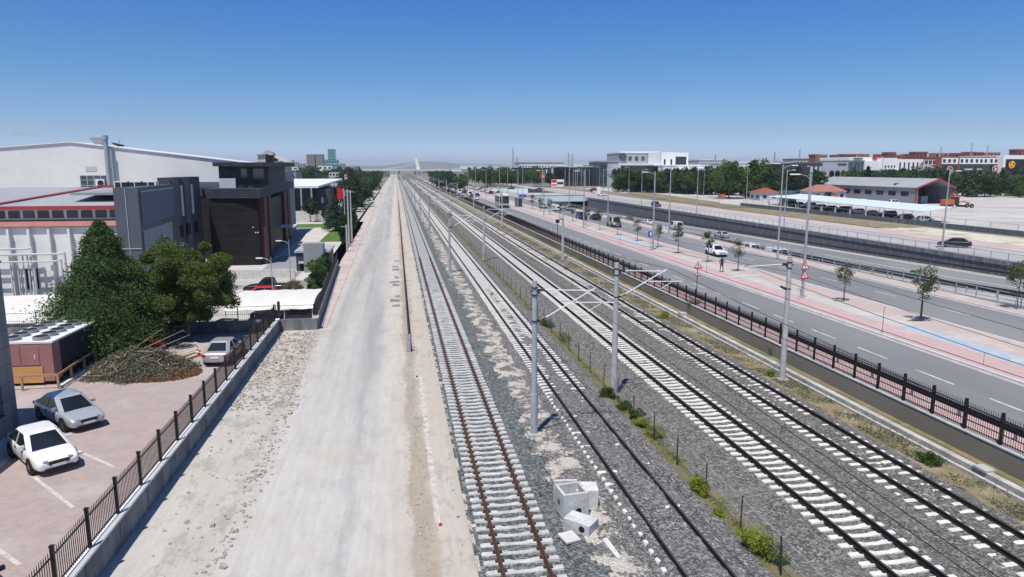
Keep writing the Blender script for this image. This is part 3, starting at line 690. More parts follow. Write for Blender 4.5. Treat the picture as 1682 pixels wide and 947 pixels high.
# ================================================================== lamps
def lamp(label, x, y, z, h, arm, head_len=.9, double=False, group=None, mat='galv', r=.11, flat=False, name='street_lamp'):
    e = empty(name, label, 'street lamp', (x, y, z), 0, group)
    mb = MB(); mb.tube((0, 0, 0), (0, 0, h), r, 10, r * .5); mb.build('pole', mat, e)
    mb = MB(); mb.cbox((0, 0, .04), (.4, .4, .1)); mb.build('base_plate', 'concrete', e)
    for s in ([arm, -arm] if double else [arm]):
        sg = 1 if s > 0 else -1; hh = h - .1 if s == arm else h - .9
        mb = MB(); mb.path([(0, 0, hh - .5), (s * .35, 0, hh - .15), (s, 0, hh)], .035, 6); mb.build('arm', mat, e)
        mb = MB(); mb.loft([[(s + sg * a, wy, hh + zz) for wy, zz in ((-w_, -.05), (w_, -.05), (w_ * .8, .06), (-w_ * .8, .06))] for a, w_ in ((0, .06), (.15, .13), (head_len * .8, .12), (head_len, .05))]); fixn(mb.build('lamp_head', 'white_metal', e))
    return e
L1 = lamp('tall street lamp on the brick island with two warning triangles on its pole', 36.55, 59.1, 1.02, 11.3, -1.0, 1.0, r=.15)
for k in range(1, 9): copy_tree(L1, None, (36.55, 59.1 + 39 * k, 1.02), 0, 'tall street lamp on the brick island, %s one counted from the camera' % ORD[k])
L2 = lamp('nearest street lamp at the kerb in front of the underpass railing', 49.6, 86.6, 1.02, 12.2, 1.2, .9, r=.14)
for k in range(1, 7): copy_tree(L2, None, (49.8, 86.6 + 39 * k, 1.02), 0, 'street lamp along the underpass railing, %s one counted from the camera' % ORD[k])
L3 = lamp('nearest tall street lamp standing behind the dark underpass wall', 79.0, 92.5, .98, 11.5, 1.0, .9, r=.14)
for k in range(1, 6): copy_tree(L3, None, (79.2, 92.5 + 44 * k, .98), 0, 'street lamp behind the dark underpass wall, %s one counted from the camera' % ORD[k])
L4 = lamp('nearest thin lamp on the side of the showroom yard', 118.0, 190.0, .9, 12.5, -1.0, .8, r=.12)
for k, (x, y) in enumerate(((124, 240), (131, 292), (150, 350), (100, 300), (104, 360), (88, 430), (95, 500), (72, 540))): copy_tree(L4, None, (x, y, .9), 0, 'thin lamp column near the far showrooms, %s one from the camera' % ORD[k + 1])
lamp('low curved street lamp in front of the dark brown building, the nearer one', -13.0, 76.0, -1.2, 4.9, -.8, .7, r=.07)
lamp('low curved street lamp beside the dark guard house, the farther one', -12.9, 88.0, -1.2, 5.5, -.8, .7, r=.07)
for k, (x, y) in enumerate(((34.28, 45.0), (34.46, 75.1), (34.4, 106.8))):
    mb = MB(); mb.tube((0, 0, 0), (0, 0, 1.9), .02, 6, .015); mb.tube((0, 0, 1.86), (0, 0, 1.93), .035, 6); o = mb.build('kerb_marker', 'pole_dark'); o.location = (x, y, 1.02); tag(o, 'thin dark marker rod at the island kerb, %s of the three' % ['nearest', 'middle', 'farthest'][k], 'marker post', 'marker rods at the kerb')
# ------------------------------------------------------------------ signs
def warn_triangle(parent, y, z, s=.45, x=0):
    mb = MB()
    def tri(k, th, cx=0): return [(x + dx * k, y - th, z + dz * k) for dx, dz in ((-s, -s * .8), (s, -s * .8), (0, s * .95))]
    def tp(k, y0, y1): a = [(x + dx * k, y0, z + dz * k) for dx, dz in ((-s, -s * .8), (s, -s * .8), (0, s * .95))]; b = [(p[0], y1, p[2]) for p in a]; return a, b
    a, b = tp(1, y, y - .02); mb.add(a + b, [(0, 1, 2), (5, 4, 3), (0, 3, 4, 1), (1, 4, 5, 2), (2, 5, 3, 0)]); o = mb.build('sign_plate', 'red_paint', parent)
    mb = MB(); a, b = tp(.66, y - .021, y - .03); mb.add(a + b, [(0, 1, 2), (5, 4, 3), (0, 3, 4, 1), (1, 4, 5, 2), (2, 5, 3, 0)]); mb.build('sign_field', 'white_paint', o)
    mb = MB(); mb.box(x - .04, x + .04, y - .04, y - .032, z - s * .35, z + s * .25); mb.build('sign_symbol', 'plastic_black', o)
e = empty('warning_sign', 'pair of red edged warning triangles fixed to the tall lamp pole', 'road sign', (36.55, 58.93, 0)); warn_triangle(e, 0, 4.0, .44); warn_triangle(e, 0, 3.15, .44)
mb = MB(); mb.tube((0, .05, 2.7), (0, .05, 4.3), .03, 6); mb.build('bracket', 'galv', e)
e = empty('warning_sign', 'red edged warning triangle over a smaller plate on a dark post behind the picket fence', 'road sign', (27.2, 61.2, 1.02)); warn_triangle(e, -.06, 2.95, .4)
mb = MB(); mb.tube((0, 0, 0), (0, 0, 3.2), .035, 8); mb.build('post', 'pole_dark', e); warn_triangle(e, -.06, 2.2, .3)
e = empty('blue_road_sign', 'small square blue and white road sign beside the second island lamp', 'road sign', (36.2, 98.2, 1.02))
mb = MB(); mb.tube((0, 0, 0), (0, 0, 2.6), .035, 8); mb.build('post', 'galv', e); mb = MB(); mb.box(-.4, .4, -.07, -.04, 1.95, 2.75); s_ = mb.build('sign_plate', 'blue_paint', e)
mb = MB(); mb.box(-.12, .12, -.08, -.073, 2.1, 2.6); mb.build('sign_symbol', 'white_paint', s_)

# ================================================================== foliage
def leafmat(name, c1, c2, c3=None):
    m, t, bs = newmat(name, 0.75, 0, 0.25); oi = t.nodes.new('ShaderNodeObjectInfo').outputs['Random']
    p = pos(t, obj=True); n1 = noise(t, p, 1.1, 3); n2 = noise(t, p, 9, 2)
    f = math_(t, 'ADD', math_(t, 'MULTIPLY', n1, .5), math_(t, 'MULTIPLY', n2, .5)); c = mixc(t, maprange(t, f, .35, .65), c1, c2)
    if c3: c = mixc(t, maprange(t, n2, .58, .7, 0, .7), c, c3)
    h = t.nodes.new('ShaderNodeHueSaturation'); t.links.new(c, h.inputs['Color']); t.links.new(maprange(t, oi, 0, 1, .75, 1.25), h.inputs['Value']); t.links.new(maprange(t, oi, 0, 1, .49, .51), h.inputs['Hue'])
    t.links.new(h.outputs[0], bs.inputs['Base Color'])
    tr = t.nodes.new('ShaderNodeBsdfTranslucent'); t.links.new(h.outputs[0], tr.inputs[0]); mx = t.nodes.new('ShaderNodeMixShader'); mx.inputs[0].default_value = .35
    out = [n_ for n_ in t.nodes if n_.type == 'OUTPUT_MATERIAL'][0]; t.links.new(bs.outputs[0], mx.inputs[1]); t.links.new(tr.outputs[0], mx.inputs[2]); t.links.new(mx.outputs[0], out.inputs[0])
leafmat('leaf_cedar', (.045, .08, .026), (.095, .155, .045), (.18, .23, .08))
leafmat('leaf_cedar_bright', (.075, .125, .028), (.17, .25, .055), (.27, .34, .09))
leafmat('leaf_green', (.045, .09, .02), (.10, .165, .04), (.16, .21, .06))
leafmat('leaf_dark', (.022, .048, .018), (.05, .092, .03), (.09, .135, .045))
leafmat('leaf_pale', (.11, .135, .08), (.17, .20, .12), (.24, .26, .18))
leafmat('leaf_blue', (.04, .075, .055), (.09, .13, .10), (.14, .18, .14))
leafmat('leaf_lime', (.12, .20, .015), (.22, .30, .03), (.32, .36, .05))
leafmat('leaf_yellow', (.18, .22, .03), (.32, .35, .05), (.45, .42, .06))
leafmat('leaf_dry', (.17, .175, .11), (.28, .27, .19), (.38, .34, .25))
leafmat('leaf_brown', (.16, .085, .045), (.24, .14, .08), (.30, .20, .12))
leafmat('leaf_sapling', (.06, .085, .035), (.11, .14, .055), (.17, .19, .09))
def leaves(P, size, name, mat, aspect=1.6, seed=1, up=0.3):
    """one small quad per point, all turned differently"""
    r_ = np.random.RandomState(seed); n = len(P); P = np.asarray(P)
    a = r_.normal(size=(n, 3)); a /= np.linalg.norm(a, axis=1)[:, None]; b = r_.normal(size=(n, 3)); b[:, 2] += up
    b = b - (a * b).sum(1)[:, None] * a; b /= np.linalg.norm(b, axis=1)[:, None] + 1e-9
    s = size * r_.uniform(.6, 1.3, size=(n, 1)); V = np.empty((n, 4, 3)); A = a * s * aspect / 2; B = b * s / 2
    V[:, 0] = P - A; V[:, 1] = P - B * .8; V[:, 2] = P + A; V[:, 3] = P + B * .8
    me = bpy.data.meshes.new(name); me.vertices.add(n * 4); me.vertices.foreach_set('co', V.reshape(-1)); me.loops.add(n * 4); me.loops.foreach_set('vertex_index', np.arange(n * 4, dtype=np.int32))
    me.polygons.add(n); me.polygons.foreach_set('loop_start', np.arange(0, n * 4, 4, dtype=np.int32)); me.polygons.foreach_set('loop_total', np.full(n, 4, dtype=np.int32))
    me.update(calc_edges=True); me.materials.append(MATS[mat]); return me
def pts_conifer(h, rmax, nb, per, seed, base=.06, droop=.15, power=.85, ragged=.3):
    r_ = np.random.RandomState(seed); out = []
    for i in range(nb):
        t_ = base + (1 - base) * (i + r_.rand()) / nb; prof = (1 - t_) ** power * min(1.0, .55 + t_ * 3.0); L_ = rmax * prof * (1 + ragged * (r_.rand() - .5) * 2) + .12; an = i * 2.399 + r_.rand() * .7
        m = int(per * (.35 + L_ / rmax)); u = r_.rand(m) ** .6; sp = .12 * (L_ + .45) * (.45 + u)
        x = np.cos(an) * L_ * u; y = np.sin(an) * L_ * u; z = t_ * h + L_ * (.25 - droop * 2 * u * u) 
        q = np.stack([x, y, z], 1) + r_.normal(size=(m, 3)) * np.stack([sp, sp, sp * .55], 1); out.append(q)
    q = np.concatenate(out); q[:, 2] = np.clip(q[:, 2], .15, h * 1.02); return q
def pts_round(h, rad, z0, ncl, per, seed, spread=.24, flat=1.0):
    r_ = np.random.RandomState(seed); out = []; hz = (h - z0) / 2; cz = z0 + hz
    for i in range(ncl):
        d_ = r_.normal(size=3); d_ /= np.linalg.norm(d_); q = r_.uniform(.25, .88) ** .5 * (1 + .18 * r_.normal())
        c = np.array([d_[0] * rad * q, d_[1] * rad * q, cz + d_[2] * hz * q * .92]); s = spread * rad * r_.uniform(.6, 1.3); m = int(per * r_.uniform(.6, 1.3))
        v = r_.normal(size=(m, 3)); v /= np.linalg.norm(v, axis=1)[:, None]; v *= (r_.rand(m, 1) ** .4); out.append(c + v * s * 1.5 * np.array([1, 1, .75]))
    return np.concatenate(out)
def trunk_mb(h, r, limbs=5, seed=1, spread=1.0):
    q = random.Random(seed); mb = MB(); n = 4; P_ = [Vector((0, 0, 0))]
    for k in range(n): P_.append(P_[-1] + Vector((q.uniform(-.05, .05) * h / n, q.uniform(-.05, .05) * h / n, h / n)))
    for k in range(n): mb.tube(P_[k], P_[k + 1], r * (1 - k * .2), 7, r * (1 - (k + 1) * .2))
    for k in range(limbs):
        a = P_[1 + k % 3] ; an = k * 2.4 + q.random(); b = a + Vector((math.cos(an) * spread, math.sin(an) * spread, spread * q.uniform(.5, 1.1))); mb.tube(a, b, r * .4, 5, r * .15)
    return mb
def tree(name, label, cat, loc, crown_me, trunk, group=None, rz=0, scale=1.0, extra=None):
    e = empty(name, label, cat, loc, rz, group); e.scale = (scale,) * 3 if not hasattr(scale, '__len__') else scale
    o = bpy.data.objects.new('crown', crown_me); COL.objects.link(o); o.parent = e
    if trunk is not None:
        t2 = bpy.data.objects.new('trunk', trunk if isinstance(trunk, bpy.types.Mesh) else trunk.mesh('trunk', 'bark')); COL.objects.link(t2); t2.parent = e
    return e

# ================================================================== vehicles
def wheel_meshes(r, w_):
    mb = MB(); n = 20; prof = [(r * .62, -w_ / 2), (r * .93, -w_ / 2), (r, -w_ * .35), (r, w_ * .35), (r * .93, w_ / 2), (r * .62, w_ / 2)]
    mb.loft([[(x, math.cos(2 * math.pi * i / n) * rr, math.sin(2 * math.pi * i / n) * rr) for i in range(n)] for rr, x in prof], cap=False); ty = mb.mesh('tyre', 'rubber')
    mb = MB(); mb.tube((-w_ * .3, 0, 0), (w_ * .3, 0, 0), r * .62, n); 
    for k in range(5):
        an = k * 2 * math.pi / 5
        for s in (-1, 1): mb.bar((s * w_ * .36, 0, 0), (s * w_ * .36, math.cos(an) * r * .58, math.sin(an) * r * .58), .05 * 2 * r, .03)
    ri = mb.mesh('rim', 'rim'); return ty, ri
WH = {}
CAR = {  # L, W, H, body stations (y, bottom, top, half width factor), cabin (yr0, yf0, yr1, yf1, belt z, base half width, roof half width)
 'sedan': (4.5, 1.78, 1.47, [(-.5, .40, .74, .80), (-.487, .30, .93, .89), (-.43, .24, 1.0, .96), (-.28, .2, .98, 1), (0, .19, .94, 1), (.2, .19, .94, 1), (.33, .21, .88, .98), (.43, .23, .78, .94), (.485, .26, .66, .85), (.5, .34, .55, .76)], (-.42, .265, -.235, .065, .93, .91, .70)),
 'hatch': (4.2, 1.77, 1.48, [(-.5, .38, .82, .84), (-.49, .28, .98, .92), (-.40, .22, 1.0, .98), (-.2, .2, .97, 1), (.2, .19, .94, 1), (.33, .21, .88, .98), (.43, .23, .78, .94), (.485, .26, .66, .85), (.5, .34, .55, .76)], (-.485, .23, -.38, .05, .94, .90, .68)),
 'suv': (4.6, 1.88, 1.72, [(-.5, .42, .95, .88), (-.49, .34, 1.08, .95), (-.40, .3, 1.10, 1), (0, .28, 1.06, 1), (.2, .28, 1.06, 1), (.35, .3, 1.02, .98), (.46, .32, .94, .94), (.495, .38, .75, .86), (.5, .45, .65, .8)], (-.49, .22, -.43, .08, 1.05, .92, .74)),
 'pickup': (5.2, 1.86, 1.78, [(-.5, .5, .98, .9), (-.49, .4, 1.04, .95), (-.3, .36, 1.06, 1), (-.1, .34, 1.06, 1), (.2, .34, 1.06, 1), (.33, .36, 1.04, .98), (.45, .36, .96, .94), (.495, .42, .78, .86), (.5, .5, .68, .8)], (-.16, .21, -.12, .08, 1.04, .91, .74)),
 'van': (5.2, 1.95, 2.1, [(-.5, .40, 1.1, .93), (-.49, .32, 1.2, .97), (-.3, .28, 1.2, 1), (.2, .28, 1.15, 1), (.36, .3, 1.08, .98), (.45, .32, .95, .94), (.49, .36, .78, .88), (.5, .42, .68, .82)], (-.49, .37, -.47, .24, 1.12, .95, .82)),
 'jeep': (4.2, 1.84, 1.82, [(-.5, .5, 1.0, .9), (-.49, .42, 1.08, .93), (-.3, .4, 1.1, .93), (.12, .4, 1.1, .93), (.14, .42, 1.08, .80), (.45, .45, 1.04, .74), (.49, .5, 1.0, .74), (.5, .55, .95, .72)], (-.48, .14, -.46, .08, 1.08, .88, .80)),
}
def car(kind, paint, label, loc, rz, cat='car', group=None, detail=1, glassm='glass', name='parked_car', trim=None):
    L_, W_, H_, st, cb = CAR[kind]; e = empty(name, label, cat, loc, rz, group)
    hw = W_ / 2; rings = []
    for y, zb, zt, k in st:
        h_ = zt - zb; w_ = hw * k
        rings.append([(-w_ * .86, y * L_, zb), (w_ * .86, y * L_, zb), (w_ * .97, y * L_, zb + h_ * .18), (w_, y * L_, zb + h_ * .52), (w_ * .985, y * L_, zb + h_ * .75), (w_ * .93, y * L_, zt - h_ * .05), (w_ * .78, y * L_, zt), (-w_ * .78, y * L_, zt), (-w_ * .93, y * L_, zt - h_ * .05), (-w_ * .985, y * L_, zb + h_ * .75), (-w_, y * L_, zb + h_ * .52), (-w_ * .97, y * L_, zb + h_ * .18)])
    mb = MB(); mb.loft(rings); body = mb.build('body', paint, e, smooth=True); fixn(body)
    m_ = body.modifiers.new('s', 'SUBSURF'); m_.levels = m_.render_levels = 2 if detail else 1
    yr0, yf0, yr1, yf1, zb, kb_, kr = cb
    def ring(u, ex=0.0):
        y0 = (yr0 + (yr1 - yr0) * u) * L_ - ex; y1 = (yf0 + (yf1 - yf0) * u) * L_ + ex; w_ = hw * (kb_ + (kr - kb_) * u) + ex; z = zb - .03 + (H_ - .05 - zb + .03) * u; c = .16
        return [(-w_ + c, y0, z), (w_ - c, y0, z), (w_, y0 + c * 1.2, z), (w_, y1 - c * 1.6, z), (w_ - c * .8, y1, z), (-w_ + c * .8, y1, z), (-w_, y1 - c * 1.6, z), (-w_, y0 + c * 1.2, z)]
    mb = MB(); mb.loft([ring(0), ring(.5), ring(1)]); fixn(mb.build('window_glass', glassm, e))
    r0 = ring(.93, .012); r1 = ring(1, .008); cy = (yr1 + yf1) / 2 * L_
    def sh(rg, k, z): return [(p[0] * k, cy + (p[1] - cy) * k, z) for p in rg]
    mb = MB(); mb.loft([[(p[0], p[1], p[2] - .0) for p in r0], r1, sh(r1, .93, H_ - .015), sh(r1, .6, H_)]); rf = mb.build('roof', paint, e, smooth=False); fixn(rf)
    mb = MB(); A, B = ring(0, .006), ring(.95, .006)
    for i, j in ((0, 7), (1, 2), (3, 4), (5, 6)):
        ctr = Vector((0, cy, A[0][2])); o4 = [Vector(A[i]), Vector(A[j]), Vector(B[j]), Vector(B[i])]; mb.add(o4 + [p.lerp(Vector((0, cy, p.z)), .03) for p in o4], [(0, 1, 2, 3), (7, 6, 5, 4), (0, 4, 5, 1), (1, 5, 6, 2), (2, 6, 7, 3), (3, 7, 4, 0)])
    for i in ((0, 1, 2, 3, 4, 5, 6, 7) if kind in ('van', 'jeep') else (0, 1, 4, 5)): mb.bar(A[i], B[i], .05, .04)
    for sd in (1, -1):
        f = (.45 if kind in ('sedan', 'hatch', 'suv') else .5); a = Vector(A[2 if sd > 0 else 7]).lerp(Vector(A[3 if sd > 0 else 6]), f); b = Vector(B[2 if sd > 0 else 7]).lerp(Vector(B[3 if sd > 0 else 6]), f); mb.bar(a, b, .07, .04)
        if kind == 'van':
            pass
    mb.build('pillars', paint, e)
    if kind == 'van' and paint != 'car_grey':
        mb = MB()
        for sd in (1, -1):
            a0 = Vector(A[2 if sd > 0 else 7]); a1 = a0.lerp(Vector(A[3 if sd > 0 else 6]), .58); b0 = Vector(B[2 if sd > 0 else 7]); b1 = b0.lerp(Vector(B[3 if sd > 0 else 6]), .58); o_ = Vector((sd * .012, 0, 0)); mb.add([a0 + o_, a1 + o_, b1 + o_, b0 + o_], [(0, 1, 2, 3)])
        mb.build('side_panel', paint, e)
    wb = .30 * L_; wr = .32 if kind in ('sedan', 'hatch') else .37
    key = (wr,)
    if key not in WH: WH[key] = wheel_meshes(wr, .21)
    mb = MB()
    for sx_ in (-1, 1):
        for sy_ in (-1.02, 1.0): mb.tube((sx_ * (hw - .16), sy_ * wb, wr + .03), (sx_ * (hw + .004), sy_ * wb, wr + .03), wr * 1.17, 20)
    mb.build('wheel_arch', 'plastic_black', e)
    for sx_ in (-1, 1):
        for sy_ in (-1.02, 1.0):
            wo = bpy.data.objects.new('wheel', WH[key][0]); COL.objects.link(wo); wo.parent = e; wo.location = (sx_ * (hw - .085), sy_ * wb, wr)
            ro = bpy.data.objects.new('rim', WH[key][1]); COL.objects.link(ro); ro.parent = wo
    yf = L_ / 2; zt = st[-2][2]
    if detail:
        for sx_ in (-1, 1):
            mb = MB(); mb.loft([[(sx_ * a, b - dy_, c_) for (b, c_) in ((yf * .935, zt + .03), (yf * .985, zt - .02), (yf * .99, zt - .12), (yf * .93, zt - .13))] for a, dy_ in ((hw * .42, -.02), (hw * .62, .02), (hw * .86, .17))]); fixn(mb.build('headlight', 'head_light', e))
            mb = MB(); mb.cbox((sx_ * hw * .76, -yf + .05, st[1][2] - .15), (.24, .08, .14)); mb.build('tail_light', 'tail_light', e)
            mb = MB(); mb.loft([[(sx_ * (hw + a), (yf0 * L_ - .62) + b, zb + .0 + c_) for b, c_ in ((-.06, 0), (.06, 0), (.05, .13), (-.05, .13))] for a in (-.12, .02, .16)]); fixn(mb.build('mirror', paint, e))
        mb = MB(); mb.box(-hw * .42, hw * .42, yf - .075, yf + .012, zt - .16, zt - .02); mb.box(-hw * .6, hw * .6, yf - .1, yf + .006, .27, .37); g_ = mb.build('grille', 'plastic_black', e)
        mb = MB(); mb.box(-.26, .26, yf + .008, yf + .022, .40, .51); mb.build('number_plate', 'plate_white', e); mb = MB(); mb.box(-.26, .26, -yf - .02, -yf + .01, .60, .71); mb.build('number_plate', 'plate_white', e)
        mb = MB()
        for sd in (-1, 1):
            for yy in (-.1, .11, -.27): mb.box(sd * (hw * .992), sd * (hw * .992) + sd * .008, yy * L_ - .006, yy * L_ + .006, .35, zb - .04) if sd > 0 else mb.box(sd * hw * .992 - .008, sd * hw * .992, yy * L_ - .006, yy * L_ + .006, .35, zb - .04)
            for yy in (-.03, .18) : mb.cbox((sd * (hw * .99), yy * L_ - .28, zb - .14), (.04, .16, .03))
        mb.build('door_seams', 'plastic_black' if trim is None else trim, e)
    else:
        mb = MB(); mb.box(-hw * .8, hw * .8, yf - .12, yf + .01, zt - .16, zt - .04); mb.box(-hw * .7, hw * .7, yf - .1, yf + .008, .30, .40); mb.build('grille', 'plastic_black', e)
        mb = MB(); 
        for sx_ in (-1, 1): mb.cbox((sx_ * hw * .74, -yf + .04, st[1][2] - .14), (.34, .12, .16))
        mb.build('tail_light', 'tail_light', e)
    if kind == 'jeep':
        mb = MB(); mb.tube((0, -yf - .2, 1.0), (0, -yf - .02, 1.0), .38, 20); sp_ = mb.build('spare_wheel', 'rubber', e); mb = MB(); mb.tube((0, -yf - .23, 1.0), (0, -yf - .19, 1.0), .24, 20); mb.build('rim', 'rim', sp_)
        mb = MB()
        for k in range(7): mb.box(-.3 + k * .1 - .02, -.3 + k * .1 + .02, yf, yf + .02, .65, .95)
        mb.build('grille_slots', 'rim', e)
    if kind == 'pickup':
        mb = MB(); mb.box(-hw * .8, hw * .8, -.485 * L_, -.17 * L_, 1.0, 1.072); mb.build('cargo_bed', 'plastic_black', e)
    return e
def carcopy(src, loc, rz, label): return copy_tree(src, None, loc, rz, label)
HEAD = lambda dx, dy: math.atan2(-dx, dy)   # heading of local +y

# ================================================================== people
def person(label, loc, rz, top='black_cloth', legs='black_cloth', stride=.12, lift=(.25, .25)):
    e_name = 'person'
    import bmesh
    J = {'pel': (0, 0, .95, .14), 'ch': (0, .0, 1.25, .16), 'sh': (0, 0, 1.42, .12), 'nk': (0, .01, 1.52, .055), 'hd': (0, .03, 1.62, .095), 'ht': (0, .02, 1.72, .085)}
    E_ = [('pel', 'ch'), ('ch', 'sh'), ('sh', 'nk'), ('nk', 'hd'), ('hd', 'ht')]
    for s, n in ((-1, 'l'), (1, 'r')):
        J['hp' + n] = (s * .10, 0, .88, .10); J['kn' + n] = (s * .13, s * stride * .6 + .03, .48, .065); J['an' + n] = (s * .16, s * stride, .08, .045); J['to' + n] = (s * .17, s * stride + .16, .04, .04)
        J['ac' + n] = (s * .20, 0, 1.40, .06); J['el' + n] = (s * .27, .02, 1.12, .045); J['wr' + n] = (s * .2, lift[0], 1.05, .033); J['ha' + n] = (s * .15, lift[0] + .09, 1.07, .035)
        E_ += [('pel', 'hp' + n), ('hp' + n, 'kn' + n), ('kn' + n, 'an' + n), ('an' + n, 'to' + n), ('sh', 'ac' + n), ('ac' + n, 'el' + n), ('el' + n, 'wr' + n), ('wr' + n, 'ha' + n)]
    keys = list(J); me = bpy.data.meshes.new('person'); me.from_pydata([J[k][:3] for k in keys], [(keys.index(a), keys.index(b)) for a, b in E_], [])
    o = bpy.data.objects.new('person', me); COL.objects.link(o); o.location = loc; o.rotation_euler = (0, 0, rz); tag(o, label, 'person')
    sk = o.modifiers.new('skin', 'SKIN')
    for i, k in enumerate(keys): me.skin_vertices[0].data[i].radius = (J[k][3], J[k][3] * .85); me.skin_vertices[0].data[i].use_root = (k == 'pel')
    ss = o.modifiers.new('sub', 'SUBSURF'); ss.levels = ss.render_levels = 1
    def pm():
        m, t, bs = newmat('person_' + top + legs, .85); sp = t.nodes.new('ShaderNodeSeparateXYZ'); tc = t.nodes.new('ShaderNodeTexCoord'); t.links.new(tc.outputs['Object'], sp.inputs[0])
        c = ramp(t, maprange(t, sp.outputs[2], 0, 1.8), [(0, (.01, .01, .01)), (.045, (.015, .015, .018)), (.53, (.014, .014, .018)), (.535, (.02, .02, .022)), (.83, (.02, .02, .022)), (.838, (.36, .22, .15)), (1, (.36, .22, .15))]); c.node.color_ramp.interpolation = 'CONSTANT'; t.links.new(c, bs.inputs['Base Color']); return m
    me.materials.append(MATS.get('person_' + top + legs) or pm())
    mb = MB(); mb.loft([[(math.cos(a) * r_, .015 + math.sin(a) * r_, z) for a in [k * math.pi / 5 for k in range(10)]] for r_, z in ((.10, 1.66), (.115, 1.72), (.095, 1.79), (.03, 1.82))]); mb.build('hair', 'hair_dark', o, smooth=True)
    return o
# ================================================================== left side: car park
H1 = HEAD(.64, -.77)
car('sedan', 'car_white', 'white sedan parked nose out beside the grey stone building in the left car park', (-15.75, 32.65, .02), H1)
car('sedan', 'car_silver', 'silver blue sedan parked behind the white one, rear in the building shade', (-16.75, 37.75, .02), HEAD(.70, -.71))
car('sedan', 'car_silver_warm', 'silver sedan seen from behind, parked by the black picket fence next to a traffic cone', (-11.75, 49.2, .02), HEAD(.06, 1))
car('sedan', 'car_navy', 'dark blue car of which only the roof tip shows in the bottom left corner', (-12.95, 21.2, .02), HEAD(.8, -.6))
# grey stone building on the left edge
def stone_tiles():
    m, t, bs = newmat('stone_tiles', .8, 0, .3); g_ = t.nodes.new('ShaderNodeNewGeometry').outputs['Position']; s_ = t.nodes.new('ShaderNodeSeparateXYZ'); t.links.new(g_, s_.inputs[0]); cb_ = t.nodes.new('ShaderNodeCombineXYZ'); t.links.new(s_.outputs[1], cb_.inputs[0]); t.links.new(s_.outputs[2], cb_.inputs[1])
    b = _n(t, 'ShaderNodeTexBrick', Scale=1.0); t.links.new(cb_.outputs[0], b.inputs['Vector']); b.inputs['Color1'].default_value = (.21, .21, .21, 1); b.inputs['Color2'].default_value = (.26, .255, .25, 1); b.inputs['Mortar'].default_value = (.07, .07, .07, 1)
    b.inputs['Brick Width'].default_value = .85; b.inputs['Row Height'].default_value = .85; b.inputs['Mortar Size'].default_value = .012; b.offset = 0.0; t.links.new(b.outputs['Color'], bs.inputs['Base Color'])
stone_tiles()
e = empty('stone_building', 'grey stone tiled building with deep dark windows on the left edge', 'building', (-18.75, 37, 0))
mb = MB(); bl = [(-30, -.5), (-14, -9), (-9, -12.3)]
mb.box(-16, -.5, -35, 0, -1, 8.3)
for z0, z1 in ((-1, 1.1), (2.9, 5.0), (6.8, 8.3)): mb.box(-.5, 0, -35, 0, z0, z1)
for z0, z1 in ((1.1, 2.9), (5.0, 6.8)):
    for y0, y1 in ((-1.15, 0), (-5.3, -3.6), (-35, -8.2)): mb.box(-.5, 0, y0, y1, z0, z1)
mb.build('wall', 'stone_tiles', e)
mb = MB(); mb.box(-16.1, .06, -35, .06, 8.3, 8.42); mb.build('roof', 'concrete', e)
for z0 in (1.1, 5.0):
    for y0, y1 in ((-3.6, -1.15), (-8.2, -5.3)):
        mb = MB(); mb.box(-.48, -.44, y0 + .01, y1 - .01, z0 + .01, z0 + 1.79); o = mb.build('window', 'glass', e)
        mb = MB(); mb.box(-.44, -.40, y0, y0 + .08, z0, z0 + 1.8); mb.box(-.44, -.40, (y0 + y1) / 2 - .04, (y0 + y1) / 2 + .04, z0, z0 + 1.8); mb.box(-.42, .05, y0, y1, z0, z0 + .04); mb.build('frame', 'dark_grey_wall', o)
mb = MB(); mb.box(-18.75, -17.2, 20, 36.6, 0.02, .10); tag(fixn(mb.build('pavement', 'pavers_grey')), kind='structure')
# chiller
e = empty('chiller_unit', 'large pinkish brown cooling machine with dark ribbed sides and roof fans', 'machine', (-23.65, 44.7, .02), R(-2))
mb = MB(); mb.box(0, 3.3, 0, .9, .25, 2.55); mb.build('cabinet', 'pinkbrown', e)
for k in range(2): mb = MB(); mb.box(.55 + k * 1.05, 1.52 + k * 1.05, -.03, 0, 1.25, 2.4); o = mb.build('door', 'pinkbrown', e); mb = MB(); mb.box(.7 + k * 1.05 + .55 * k, .78 + k * 1.05 + .55 * k, -.06, -.03, 1.6, 1.9); mb.build('handle', 'light_grey', o)
mb = MB(); mb.box(1.0, 2.7, -.06, -.02, .18, 1.16); mb.build('plywood_panel', 'plywood', e)
mb = MB(); mb.box(.05, 3.22, .9, 6.2, 1.0, 2.5)
for k in range(30): mb.box(3.22, 3.27, 1.0 + k * .175, 1.06 + k * .175, 1.0, 2.5)
mb.build('coil_casing', 'dark_grey_wall', e)
mb = MB()
for k in range(7): mb.box(3.1, 3.26, .95 + k * .85, 1.05 + k * .85, 0, 1.0); 
mb.box(.1, 3.0, 1, 6.1, .05, .3); mb.box(.4, 2.8, 1.2, 5.9, .3, .9); mb.build('base_frame', 'dark_grey_wall', e)
mb = MB(); mb.box(-.02, 3.36, -.02, 6.25, 2.55, 2.66); mb.build('top_cover', 'white_metal', e)
for k in range(6):
    for j in range(2):
        mb = MB(); mb.tube((.85 + j * 1.6, .65 + k * 1.0, 2.66), (.85 + j * 1.6, .65 + k * 1.0, 2.86), .45, 18); o = mb.build('fan', 'grey_wall', e); mb = MB(); mb.tube((.85 + j * 1.6, .65 + k * 1.0, 2.862), (.85 + j * 1.6, .65 + k * 1.0, 2.875), .38, 18); mb.build('fan_grille', 'black_wall', o)
e = empty('timber_rail', 'low orange brown timber rail around the cooling machine', 'fence', (0, 0, .02))
P_ = [(-25.0, 43.55), (-19.75, 43.7), (-20.0, 49.5)]
